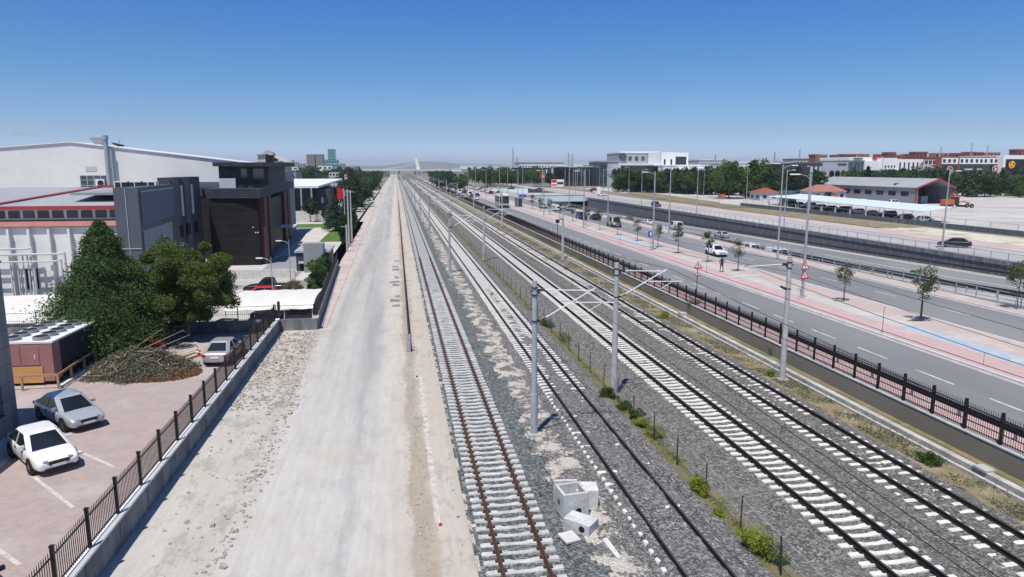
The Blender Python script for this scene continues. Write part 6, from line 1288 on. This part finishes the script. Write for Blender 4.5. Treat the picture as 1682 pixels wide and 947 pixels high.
grove('green tree in the long belt behind the upper street', 'trees of the long belt behind the upper street', 'tree', scat(100, lambda q, u: (111 + 44 * u + 16 * q.random(), 350 - 88 * u + 22 * q.random())), [r_far[0], c_far[0], r_far[2], c_far[1], r_far[1]], 1.15, 1.6)
grove('tall leafy tree above the belt left of the gate house', 'tall leafy trees left of the gate house', 'tree', [(138, 268), (143, 262), (133, 276), (146, 272), (128, 262)], [r_far[0], r_far[2]], 1.7, 2.0)
grove('dark conifer between the gate house and the pink roofed house', 'dark conifers beside the pink roofed house', 'tree', [(145 + 3.2 * k, 262 + 3 * (k % 3)) for k in range(7)], [c_far[0], c_far[2]], 1.3, 1.6, 'conifer')
grove('green tree in the wood right of the workshop', 'trees of the wood right of the workshop', 'tree', scat(72, lambda q, u: (200 + 85 * u + 6 * q.random(), 272 - 30 * u + 34 * q.random())), [r_far[4], r_far[5], c_far[1], r_far[1], c_far[2]], 1.15, 1.6)
grove('tree in front of the showroom row above the workshop roof', 'trees in front of the showroom row', 'tree', [(208, 348), (214, 346), (236, 338), (242, 336), (247, 334), (240, 350), (224, 352)], [r_far[1], c_far[0]], 1.2, 1.7)
grove('dark green tree in the dense grove left of the billboard', 'trees of the dense grove left of the billboard', 'tree', scat(64, lambda q, u: (58 + 50 * q.random() + 10 * u, 450 + 260 * u + 20 * q.random())), [r_far[0], r_far[1], r_far[2], r_far[3]], 1.25, 1.7)
grove('tree in the small grove beside the far tracks', 'trees of the small grove beside the far tracks', 'tree', scat(34, lambda q, u: (22 + 14 * q.random() + 10 * u, 370 + 330 * u)), [r_far[1], r_far[3], r_far[0]], 1.0, 1.4)
grove('tree in the long row left of the far dusty road', 'trees of the long row along the far dusty road', 'tree', scat(46, lambda q, u: (-11 - 5 * q.random() - 6 * u, 215 + 620 * u)), [r_far[3], r_far[1], c_far[0], r_far[0]], 1.0, 1.4, z=0)
grove('tree in the green belt behind the glass showroom', 'trees of the green belt on the far left', 'tree', scat(84, lambda q, u: (-22 - 110 * q.random() ** 1.3 - 20 * u, 270 + 430 * q.random())), [r_far[1], r_far[0], c_far[1], r_far[3], r_far[4]], 1.2, 1.9, z=0)
# distant woods as masses
def wood(name, n, fx, mat, seed, size=1.6):
    r_ = np.random.RandomState(seed); P_ = np.array([fx(r_) for _ in range(n)]); o = bpy.data.objects.new(name, leaves(P_, size, name, mat, 1.4, seed)); COL.objects.link(o); return tag(o, kind='stuff')
wood('distant_wood', 16000, lambda r: (-480 + 455 * r.rand(), 760 + 700 * r.rand(), 8 * r.rand() ** .7), 'leaf_dark', 201, 2.6)
wood('distant_wood', 12000, lambda r: (60 + 900 * r.rand(), 760 + 900 * r.rand(), 7 * r.rand() ** .7), 'leaf_dark', 202, 2.6)
# ================================================================== far buildings
def block(name, label, x0, x1, y, depth, z0, z1, wall, px=None, floors=0, cols=0, wmat='glass', roof=None, group=None, cat='building', fr=(.25, .75), wz=(.3, .75), basez=.88, skip=0):
    """plain block from pixel-measured width and height, given its distance; windows are parts"""
    e = empty(name, label, cat, (x0, y, basez), 0, group); a = x1 - x0; h = z1 - basez; mb = MB(); mb.box(0, a, 0, depth, 0, h); mb.build('wall', wall, e)
    if roof: mb = MB(); mb.box(-.3, a + .3, -.3, depth + .3, h, h + max(.25, h * .05)); mb.build('roof', roof, e)
    for f in range(floors):
        if cols == -1:
            mb = MB(); mb.box(a * .03, a * .97, -.12, -.02, h * (f + wz[0] + skip) / (floors + skip), h * (f + wz[1] + skip) / (floors + skip)); mb.build('window_band', wmat, e)
        else:
            for c in range(cols): mb = MB(); mb.box(a * (c + fr[0]) / cols, a * (c + fr[1]) / cols, -.12, -.02, h * (f + wz[0] + skip) / (floors + skip), h * (f + wz[1] + skip) / (floors + skip)); mb.build('window', wmat, e)
    return e
def pb(name, label, xa, xb, ytop, Y, wall, depth=20, **kw):
    A = at(xa, ytop, Y); B = at(xb, ytop, Y); return block(name, label, A.x, B.x, Y, depth, 0, A.z, wall, **kw)
# right row of showrooms (in front)
pb('grey_showroom', 'grey blue showroom wall with three round arched pictures above the workshop roof', 1352, 1396, 266, 338, 'mast_steel', 30)
e = bpy.context.scene.objects['grey_showroom']
for k in range(3):
    A = at(1366 + k * 9.5, 287, 337.6); mb = MB(); w_ = 1.25; mb.prism([(A.x - w_, 0), (A.x + w_, 0)] if 0 else [(A.x - w_, 337.4), (A.x + w_, 337.4), (A.x + w_, 337.8), (A.x - w_, 337.8)], 6.2, 10.4); mb.tube((A.x, 337.4, 10.4), (A.x, 337.8, 10.4), w_, 14); o = fixn(mb.build('arch_picture', 'black_wall', e)); o.location = -e.location
A = at(1377, 268.5, 337.5); B = at(1391, 268.5, 337.5); mb = MB(); mb.box(A.x - e.location.x, B.x - e.location.x, -.3, -.02, A.z - e.location.z - .5, A.z - e.location.z + .1); mb.build('lettering_strip', 'black_wall', e)
pb('dark_annex', 'dark stone annex at the left of the grey blue showroom', 1330, 1352, 267, 338.5, 'dark_grey_wall', 28, floors=2, cols=3, wmat='light_grey')
pb('glass_front_showroom', 'glazed showroom with white piers under a white roof box', 1396, 1421, 263, 337, 'glass_green', 28, floors=1, cols=4, wmat='glass_blue', wz=(.1, .95), fr=(.1, .9))
pb('white_roof_box', 'white roof box with a red sign bar spanning above the glazed showroom', 1395, 1450, 257.5, 340, 'white_paint', 26)
e = bpy.context.scene.objects['white_roof_box']; A = at(1434, 258, 339.5); B = at(1448, 262, 339.5); mb = MB(); mb.box(A.x - e.location.x, B.x - e.location.x, -.6, -.1, B.z - .9, A.z + .4 - .9); mb.build('red_sign_bar', 'red_paint', e)
A = at(1403, 259, 339.5); B = at(1418, 260, 339.5); mb = MB(); mb.box(A.x - e.location.x, B.x - e.location.x, -.5, -.1, B.z - .9, A.z - .9); mb.build('lettering_strip', 'plastic_black', e)
pb('poster_showroom', 'white framed showroom front filled with a dark picture of vehicles', 1421, 1448, 264, 336, 'white_paint', 26); e = bpy.context.scene.objects['poster_showroom']; a_ = at(1448, 264, 336).x - at(1421, 264, 336).x; mb = MB(); mb.box(a_ * .08, a_ * .92, -.15, -.02, .6, 10.8); o = mb.build('dark_poster', 'car_navy', e)
for z_, s_ in ((2.0, .5), (4.6, .35), (7.6, .6)): mb = MB(); mb.box(a_ * (.5 - s_ / 2), a_ * (.5 + s_ / 2), -.22, -.16, z_, z_ + .9); mb.build('pale_car_shape', 'light_grey', o)
pb('white_sign_tower', 'white tapered tower wall with a column of dark signs', 1452, 1474, 259, 334, 'white_paint', 18); e = bpy.context.scene.objects['white_sign_tower']
for k, (u0, u1, z0, z1) in enumerate(((.12, .22, 13.2, 14.2), (.34, .44, 13.2, 14.2), (.56, .66, 13.2, 14.2), (.78, .88, 13.2, 14.2), (.2, .85, 11.4, 11.9), (.15, .35, 8.0, 9.8), (.45, .9, 8.5, 8.9), (.15, .35, 5.0, 6.8), (.45, .9, 5.8, 6.2))): a_ = at(1474, 259, 334).x - at(1452, 259, 334).x; mb = MB(); mb.box(a_ * u0, a_ * u1, -.12, -.02, z0 - .9, z1 - .9); mb.build('sign_mark', 'dark_grey_wall', e)
pb('column_block', 'white block of tall narrow piers and dark slots', 1474, 1517, 261, 338, 'white_paint', 22, floors=1, cols=6, wz=(.05, .9), fr=(.55, .9), wmat='dark_grey_wall')
A = at(1519, 262, 334); B = at(1545, 262, 334)
e = empty('steel_frame_tower', 'open white steel frame structure between the white piers and the dark showroom', 'structure', (A.x, 334, .88)); mb = MB(); L_ = B.x - A.x
for x in np.linspace(0, L_, 5): mb.box(x - .12, x + .12, 0, .25, 0, A.z - 1)
for z in np.linspace(1.5, A.z - 1, 7): mb.box(0, L_, 0, .25, z - .12, z + .12)
for k in range(6): mb.bar((L_ * (k % 2), .1, 1.5 + k * 2), (L_ * ((k + 1) % 2), .1, 3.5 + k * 2), .15, .15)
mb.build('frame', 'white_metal', e); mb = MB(); mb.box(0, L_, 3, 3.3, 0, A.z - 3); mb.build('back_wall', 'grey_wall', e)
def emblem(e, cx, cy, Y, r, kind):
    A = at(cx, cy, Y); O = e.location; c = Vector((A.x - O.x, A.y - O.y - .25, A.z - O.z)); mb = MB(); mb.disc(c, (0, 1, 0), r, 28, .14); o = mb.build('emblem', 'light_grey' if kind != 'orange' else 'orange_sign', e)
    def half(r0, a0, a1, mat, off, cc=(0, 0), name='emblem_mark'):
        mb = MB(); n = 14; P_ = [(c.x + cc[0] + math.cos(a0 + (a1 - a0) * i / n) * r0, c.z + cc[1] + math.sin(a0 + (a1 - a0) * i / n) * r0) for i in range(n + 1)]; vs = [(x, c.y - .08 - off, z) for x, z in P_] + [(x, c.y - .04 - off, z) for x, z in P_]; k = len(P_); mb.add(vs, [tuple(range(k)), tuple(range(2 * k - 1, k - 1, -1))] + [(i, k + i, k + (i + 1) % k, (i + 1) % k) for i in range(k)]); fixn(mb.build(name, mat, o))
    if kind == 'red_left': half(r * .8, -.3, 2.6, 'red_paint', .04); half(r * .75, 2.7, 4.2, 'car_navy', .04); half(r * .35, 3.4, 6.0, 'white_paint', .1, (.2, -.3))
    elif kind == 'red_right': half(r * .85, -1.5, 1.57, 'red_paint', .04, (.1, 0)); half(r * .8, 1.9, 4.4, 'car_navy', .04); half(r * .28, 0, 6.2, 'white_paint', .1, (.35, -.2))
    else:
        for a_, b_ in ((-.45, .5), (.5, .1), (-.1, -.5)): mb = MB(); mb.box(c.x + a_ * r - r * .2, c.x + a_ * r + r * .2, c.y - .16, c.y - .08, c.z + b_ * r - r * .13, c.z + b_ * r + r * .13); mb.build('emblem_mark', 'plastic_black', o)
pb('emblem_showroom', 'wide showroom with white upper storey, square windows and two round red emblems', 1547, 1648, 257, 330, 'brick_dark', 30); e = bpy.context.scene.objects['emblem_showroom']; O = e.location
for xa, xb in ((1548, 1573), (1577, 1601), (1602, 1624), (1626, 1648)):
    A, B = at(xa, 259, 329.7), at(xb, 269, 329.7); mb = MB(); mb.box(A.x - O.x, B.x - O.x, -.4, -.05, B.z - O.z, A.z - O.z); p_ = mb.build('upper_panel', 'white_paint', e)
    for k in range(3): C1, C2 = at(xa + (xb - xa) * (k + .28) / 3 + .5, 261, 329), at(xa + (xb - xa) * (k + .78) / 3, 266.5, 329); mb = MB(); mb.box(C1.x - O.x, C2.x - O.x, -.5, -.42, C2.z - O.z, C1.z - O.z); mb.build('window', 'glass', p_)
    A, B = at(xa, 269.2, 329.7), at(xb, 292, 329.7); mb = MB(); mb.box(A.x - O.x + .3, B.x - O.x - .3, -.2, -.03, 0.1, A.z - O.z); mb.build('dark_front', 'glass', e)
emblem(e, 1559.5, 278, 329, 1.75, 'red_left'); emblem(e, 1634, 277, 329, 1.75, 'red_right')
A, B = at(1586, 276.5, 329), at(1614, 279, 329); mb = MB(); mb.box(A.x - O.x, B.x - O.x, -.45, -.22, B.z - O.z, A.z - O.z); mb.build('sign_strip', 'light_grey', e)
pb('orange_emblem_showroom', 'black fronted showroom with a white frame and a round orange emblem at the right edge', 1649, 1760, 254.5, 326, 'white_paint', 30); e = bpy.context.scene.objects['orange_emblem_showroom']; O = e.location; A, B = at(1653, 261, 325.8), at(1758, 282, 325.8); mb = MB(); mb.box(A.x - O.x, B.x - O.x, -.2, -.03, 0, A.z - O.z); mb.build('black_front', 'black_wall', e); emblem(e, 1661.5, 270, 325.5, 1.9, 'orange')
# red brick apartment blocks behind
for k, (xa, xb, yt, Y, m_) in enumerate(((1337, 1349, 254.5, 520, 'brick_dark'), (1348, 1362, 252.5, 510, 'brick_orange'), (1371, 1384, 253, 530, 'brick_dark'), (1384, 1409, 254, 560, 'brick_dark'), (1417, 1431, 251.5, 500, 'brick_orange'), (1443, 1458, 252, 540, 'brick_dark'), (1459, 1474, 251, 500, 'brick_dark'), (1474, 1488, 252.5, 520, 'brick_orange'), (1488, 1502, 251.5, 540, 'brick_dark'), (1504, 1526, 250.5, 505, 'brick_dark'), (1536, 1560, 250, 520, 'brick_orange'), (1569, 1588, 250, 500, 'brick_dark'), (1590, 1604, 250.5, 540, 'brick_orange'), (1600, 1619, 248.5, 490, 'brick_dark'), (1627, 1646, 249, 510, 'brick_orange'), (1671, 1700, 246.5, 470, 'brick_dark'), (1300, 1330, 262, 600, 'cream_wall'), (1280, 1302, 264, 640, 'cream_wall'))):
    pb('apartment_block', '%s apartment block with a tiled top behind the showrooms, %s from the left' % ({'brick_dark': 'dark red', 'brick_orange': 'orange brick', 'cream_wall': 'cream'}[m_], (ORD[2:] + ORD[:0])[k] if k < 16 else ['second', 'first'][k - 16]), xa, xb - 2.5, yt + .8, Y, m_, 7, floors=5, cols=3, roof='roof_red' if k % 3 == 0 else None, group='apartment blocks behind the showrooms', skip=1)
# white modern complex left of the tree belt
pb('white_complex', 'large white showroom complex with a dark glass hall and a boxy upper storey', 1017, 1090, 268, 430, 'white_metal', 40, floors=1, cols=-1, wmat='glass', wz=(.30, .92)); 
pb('arched_hall', 'curved glass end and pale upper hall above the white complex', 1019, 1083, 251, 450, 'roof_grey', 30, floors=2, cols=6, wmat='glass_blue', roof='white_paint', wz=(.55, .8)); e = bpy.context.scene.objects['arched_hall']; mb = MB(); A = at(1024, 256, 449); mb.tube((A.x - e.location.x, -1, A.z - 1.4), (A.x - e.location.x, 2, A.z - 1.4), 2.3, 18); mb.build('curved_end', 'glass_blue', e)
pb('white_box_tower', 'white boxy tower with black slit windows beside the pale hall', 1087, 1109, 249.5, 425, 'white_paint', 24, floors=1, cols=2, wz=(.35, .8), fr=(.35, .6)); pb('white_cantilever', 'white flat roofed wing with a dark recess right of the boxy tower', 1109, 1131, 250, 430, 'white_paint', 22, floors=1, cols=1, wz=(.62, .88), fr=(.05, .85))
pb('terrace_building', 'white terraced building with a row of small windows below the boxy tower', 1090, 1167, 272, 415, 'white_paint', 20, floors=2, cols=11, wmat='glass', roof='white_paint'); pb('pale_villa', 'pale pink house with three windows partly behind the trees', 1131, 1172, 279, 400, 'cream_wall', 16, floors=2, cols=4, roof='white_paint')
pb('low_white_hall', 'long low white hall with grey glass to the right of the complex', 1182, 1262, 268, 470, 'white_metal', 30, floors=1, cols=10, wmat='glass_blue', roof='roof_white', wz=(.5, .85)); pb('grey_hall', 'grey flat hall behind the pale house', 1148, 1192, 263, 520, 'light_grey', 25, roof='roof_white', floors=1, cols=-1, wz=(.6, .8)); pb('brown_flats', 'cream and orange flats just above the tall trees', 1303, 1330, 262, 560, 'cream_wall', 16, floors=3, cols=5, roof='roof_red'); pb('white_flat_roof', 'low building with a long flat white roof above the conifers', 1273, 1327, 269, 400, 'black_wall', 18, roof='roof_white')
# dark glass showrooms left of complex
pb('dark_glass_hall', 'low dark glass hall with pale columns behind the billboard', 925, 985, 274, 470, 'glass', 30, roof='light_grey', floors=1, cols=9, wmat='grey_wall', wz=(.0, .9), fr=(.42, .55)); pb('dark_glass_annex', 'dark glazed annex between the low hall and the white complex', 985, 1019, 266, 455, 'glass_blue', 26, roof='grey_wall', floors=2, cols=6, wmat='glass')
pb('dark_low_block', 'dark low block left of the glass hall behind the grove', 846, 925, 275, 560, 'dark_grey_wall', 20, roof='light_grey', floors=1, cols=6, wmat='white_paint', wz=(.2, .9), fr=(.85, .97)); pb('red_roof_factory', 'long white building with a red roof and a row of small windows', 853, 926, 268, 640, 'white_paint', 26, floors=2, cols=16, roof='roof_pink', wz=(.4, .75)); pb('white_sign_hall', 'white hall edge left of the dark glass halls', 912, 936, 273, 545, 'white_paint', 14, roof='white_paint', floors=1, cols=3, wmat='light_grey')
for k, (xa, xb, yt, Y) in enumerate(((756, 800, 272, 900), (742, 758, 276.8, 820), (800, 846, 274, 1000))): pb('white_hall', 'low white industrial hall on the horizon, %s of three' % ['middle', 'leftmost', 'rightmost'][k], xa, xb, yt, Y, 'white_metal', 30, floors=1, cols=-1, wmat='grey_wall', roof='roof_white', group='white halls on the horizon')
# left far buildings
pb('tower_block', 'grey brown slab tower on the left skyline, left one of the pair', 503, 516.5, 253, 1500, 'far_brown', 26, floors=12, cols=5, wmat='dark_grey_wall', group='pair of grey slab towers', basez=0, fr=(.35, .65)); pb('tower_block', 'grey brown slab tower on the left skyline, right one of the pair', 518.5, 530.5, 253, 1500, 'far_brown', 26, floors=12, cols=4, wmat='dark_grey_wall', group='pair of grey slab towers', basez=0, fr=(.35, .65))
pb('glass_tower', 'tall blue green glass tower with a lower podium on the left skyline', 538, 550.5, 244.5, 1400, 'tower_glass', 16, floors=9, cols=-1, wmat='teal_wall', basez=0); pb('glass_podium', 'blue green glass podium block in front of the tall glass tower', 533, 556, 262, 1380, 'tower_glass', 16, floors=4, cols=-1, wmat='teal_wall', basez=0)
for k, (xa, xb, yt, Y, m_) in enumerate(sorted(((465, 470, 266, 1800, 'far_city'), (472, 477, 264.5, 1700, 'dark_grey_wall'), (478, 482, 263, 1750, 'far_city'), (483, 489, 266, 1650, 'far_city'), (491, 500, 268, 1500, 'far_city'), (455, 463, 270, 1200, 'cream_wall'), (448, 470, 272, 900, 'light_grey'), (470, 500, 274, 850, 'white_wall'), (558, 566, 268, 1500, 'far_city'), (560, 590, 277, 700, 'white_wall'), (522, 545, 272, 700, 'white_wall'), (540, 556, 283, 480, 'light_grey'), (566, 575, 287, 420, 'white_wall'), (597, 606, 290, 440, 'white_wall'), (628, 640, 277, 1100, 'white_wall')))):
    pb('distant_building', '%s building on the far left skyline, %s from the left' % ('pale' if m_ in ('white_wall', 'light_grey', 'cream_wall') else 'grey', nth(k + 1)), xa, xb, yt, Y, m_, 18, floors=4, cols=3, group='distant buildings on the left skyline', basez=0)
pb('grain_building', 'beige sloping roofed factory with a rounded grey top behind the dark building', 424, 462, 267, 420, 'cream_wall', 40, basez=0, floors=2, cols=4, roof='roof_grey'); e = bpy.context.scene.objects['grain_building']; a_ = at(462, 267, 420).x - at(424, 267, 420).x
mb = MB(); h_ = at(424, 267, 420).z; mb.slab([(-1, -1, h_ + 4.6), (a_ * .45, -1, h_ + 5.2), (a_ * .45, 30, h_ + 5.2), (-1, 30, h_ + 4.6)], .4); mb.slab([(a_ * .45, -1, h_ + 5.2), (a_ + 2, -1, h_ + .5), (a_ + 2, 30, h_ + .5), (a_ * .45, 30, h_ + 5.2)], .4); mb.box(0, a_ * .5, 0, 29, h_, h_ + 4.4); fixn(mb.build('sloping_roof', 'cream_wall', e)); mb = MB(); mb.tube((a_ * .4, 3, h_ + 4), (a_ * .4, 12, h_ + 4), 2.9, 16); fixn(mb.build('round_top', 'roof_grey', e))
pb('long_white_shed', 'pale flat shed just behind the dark brown building', 434, 463, 289, 240, 'light_grey', 20, basez=0, roof='roof_white', floors=1, cols=-1, wz=(.2, .5)); pb('grey_block', 'grey block between the dark brown building and the showroom', 464, 486, 283, 235, 'grey_wall', 14, basez=0, floors=3, cols=2)
# cable stayed bridge
e = empty('cable_bridge', 'cable stayed bridge with one leaning white pylon across the end of the tracks', 'bridge', (0, 1100, 0)); D = at(685, 279, 1100)
zl = at(640, 277.5, 1100).z; mb = MB(); x0, x1 = at(596, 278, 1100).x, at(765, 278, 1100).x; mb.box(x0, x1, -6, 6, zl - 2.6, zl); mb.build('deck', 'concrete_light', e)
T = at(683, 259, 1100); B_ = at(690, 284, 1100); mb = MB(); mb.loft([[(p.x + a, b, p.z) for a, b in ((-w_, -w_), (w_, -w_), (w_, w_), (-w_, w_))] for p, w_ in ((Vector((B_.x, 0, 0)), 3.2), (Vector((T.x, 0, T.z)), 1.6))]); mb.build('pylon', 'white_paint', e)
mb = MB()
for k in range(1, 9):
    for s in (-1, 1): mb.tube((T.x, 0, T.z - k * 1.2), (T.x + s * k * 6.2, 0, zl), .12, 4)
mb.build('stay_cable', 'galv', e)
for k in range(7): mb = MB(); x = x0 + 6 + k * (x1 - x0 - 12) / 6; mb.box(x - 1.5, x + 1.5, -4, 4, 0, zl - 2.6); mb.build('pier', 'concrete', e)
for k, (xa, xb, yt, Y, m_) in enumerate(((1134, 1152, 262, 600, 'light_grey'), (1168, 1182, 266, 560, 'white_wall'), (1196, 1214, 264, 640, 'cream_wall'), (1216, 1236, 266, 600, 'white_wall'), (1240, 1258, 265.5, 660, 'light_grey'), (1330, 1338, 263, 580, 'white_wall'), (940, 958, 270, 640, 'white_wall'), (962, 980, 271, 700, 'light_grey'), (996, 1014, 265, 600, 'cream_wall'), (806, 820, 273, 900, 'white_wall'), (826, 838, 271, 950, 'light_grey'))):
    pb('distant_building', 'low pale building on the right skyline, %s of those between the groves' % nth(k + 1), xa, xb, yt, Y, m_, 14, floors=2, cols=5, roof='roof_white' if k % 2 else None, group='low pale buildings on the right skyline')
# masts and flags
def lattice(label, px, ytop, Y, w_=.8, mat='galv', basez=.88):
    A = at(px, ytop, Y); e = empty('lattice_mast', label, 'mast', (A.x, Y, basez)); h = A.z - basez; mb = MB()
    for sx_, sy_ in ((-1, -1), (1, -1), (1, 1), (-1, 1)): mb.tube((sx_ * w_, sy_ * w_, 0), (sx_ * w_ * .3, sy_ * w_ * .3, h), .14, 4)
    n = int(h / 2.5)
    for k in range(n): z = k * h / n; s = w_ * (1 - .7 * z / h); s2 = w_ * (1 - .7 * (z + h / n) / h); mb.tube((-s, -s, z), (s2, -s2, z + h / n), .09, 3); mb.tube((s, -s, z), (-s2, -s2, z + h / n), .09, 3)
    mb.build('lattice', mat, e)
for k, (px, yt, Y) in enumerate(((842.5, 243, 620), (849, 257, 620), (934, 250, 560), (940, 252, 560), (1273, 249, 520), (1175, 253, 480), (1546, 241, 480), (1597, 234, 470), (1623, 238, 470), (1314, 245, 600))): lattice('thin steel lattice mast on the right skyline, %s from the left' % ['first', 'second', 'third', 'fourth', 'sixth', 'fifth', 'eighth', 'ninth', 'tenth', 'seventh'][k], px, yt, Y)
# two small fair-weather clouds, low on the left
def cloud(x, y, Y, w_, h_, seed):
    if 'cloud' not in MATS:
        m = bpy.data.materials.new('cloud'); m.use_nodes = True; t = m.node_tree; t.nodes.clear(); o = t.nodes.new('ShaderNodeOutputMaterial'); v = t.nodes.new('ShaderNodeVolumePrincipled'); v.inputs['Color'].default_value = (1, 1, 1, 1); v.inputs['Density'].default_value = .006; t.links.new(v.outputs[0], o.inputs['Volume']); MATS['cloud'] = m
    import bmesh
    c = at(x, y, Y); q = random.Random(seed); me = bpy.data.meshes.new('cloud'); bm = bmesh.new()
    for k in range(9):
        f = q.uniform(-1, 1); s_ = (1 - abs(f)) * .6 + .25
        bmesh.ops.create_icosphere(bm, subdivisions=3, radius=1, matrix=Matrix.Translation((c.x + f * w_, Y + q.uniform(-w_, w_) * .4, c.z + q.uniform(0, .4) * h_)) @ Matrix.Diagonal((w_ * s_ * .6, w_ * .5, h_ * s_, 1)))
    bm.to_mesh(me); bm.free(); me.materials.append(MATS['cloud']); me.polygons.foreach_set('use_smooth', [True] * len(me.polygons)); o = bpy.data.objects.new('cloud', me); COL.objects.link(o); tag(o, kind='structure')
cloud(45, 221, 9000, 170, 28, 3); cloud(2, 199, 9000, 80, 26, 5)
# low far hills
mb = MB(); hs = random.Random(4); 
def hills(x0, x1, y, hmax, seed, name):
    q = random.Random(seed); n = 60; mb = MB(); top = []
    for k in range(n + 1): u = k / n; top.append((x0 + (x1 - x0) * u, y + 300 * math.sin(u * 9), hmax * (math.sin(math.pi * u) ** .6) * (.65 + .2 * math.sin(u * 11 + seed) + .12 * math.sin(u * 29) + .05 * q.random())))
    for k in range(n):
        a, b = top[k], top[k + 1]; mb.face([(a[0], a[1] - 900, 0), (b[0], b[1] - 900, 0), b, a]); mb.face([a, b, (b[0], b[1] + 900, 0), (a[0], a[1] + 900, 0)])
    return struct(mb, name, 'terrain')
hills(-1800, 2600, 9000, 95, 2, 'hills'); hills(-6500, -1500, 9500, 60, 5, 'hills')
# ================================================================== haze
def haze():
    m = bpy.data.materials.new('haze'); m.use_nodes = True; t = m.node_tree; t.nodes.clear(); o = t.nodes.new('ShaderNodeOutputMaterial'); v = t.nodes.new('ShaderNodeVolumePrincipled'); v.inputs['Color'].default_value = (.80, .87, .96, 1); v.inputs['Density'].default_value = HAZE; v.inputs['Anisotropy'].default_value = .2; t.links.new(v.outputs[0], o.inputs['Volume']); MATS['haze'] = m
    mb = MB(); mb.box(-9100, 11100, -100, 12100, -8, 140); ob = mb.build('haze', 'haze'); tag(ob, kind='stuff')
HAZE = 0.00013
haze()
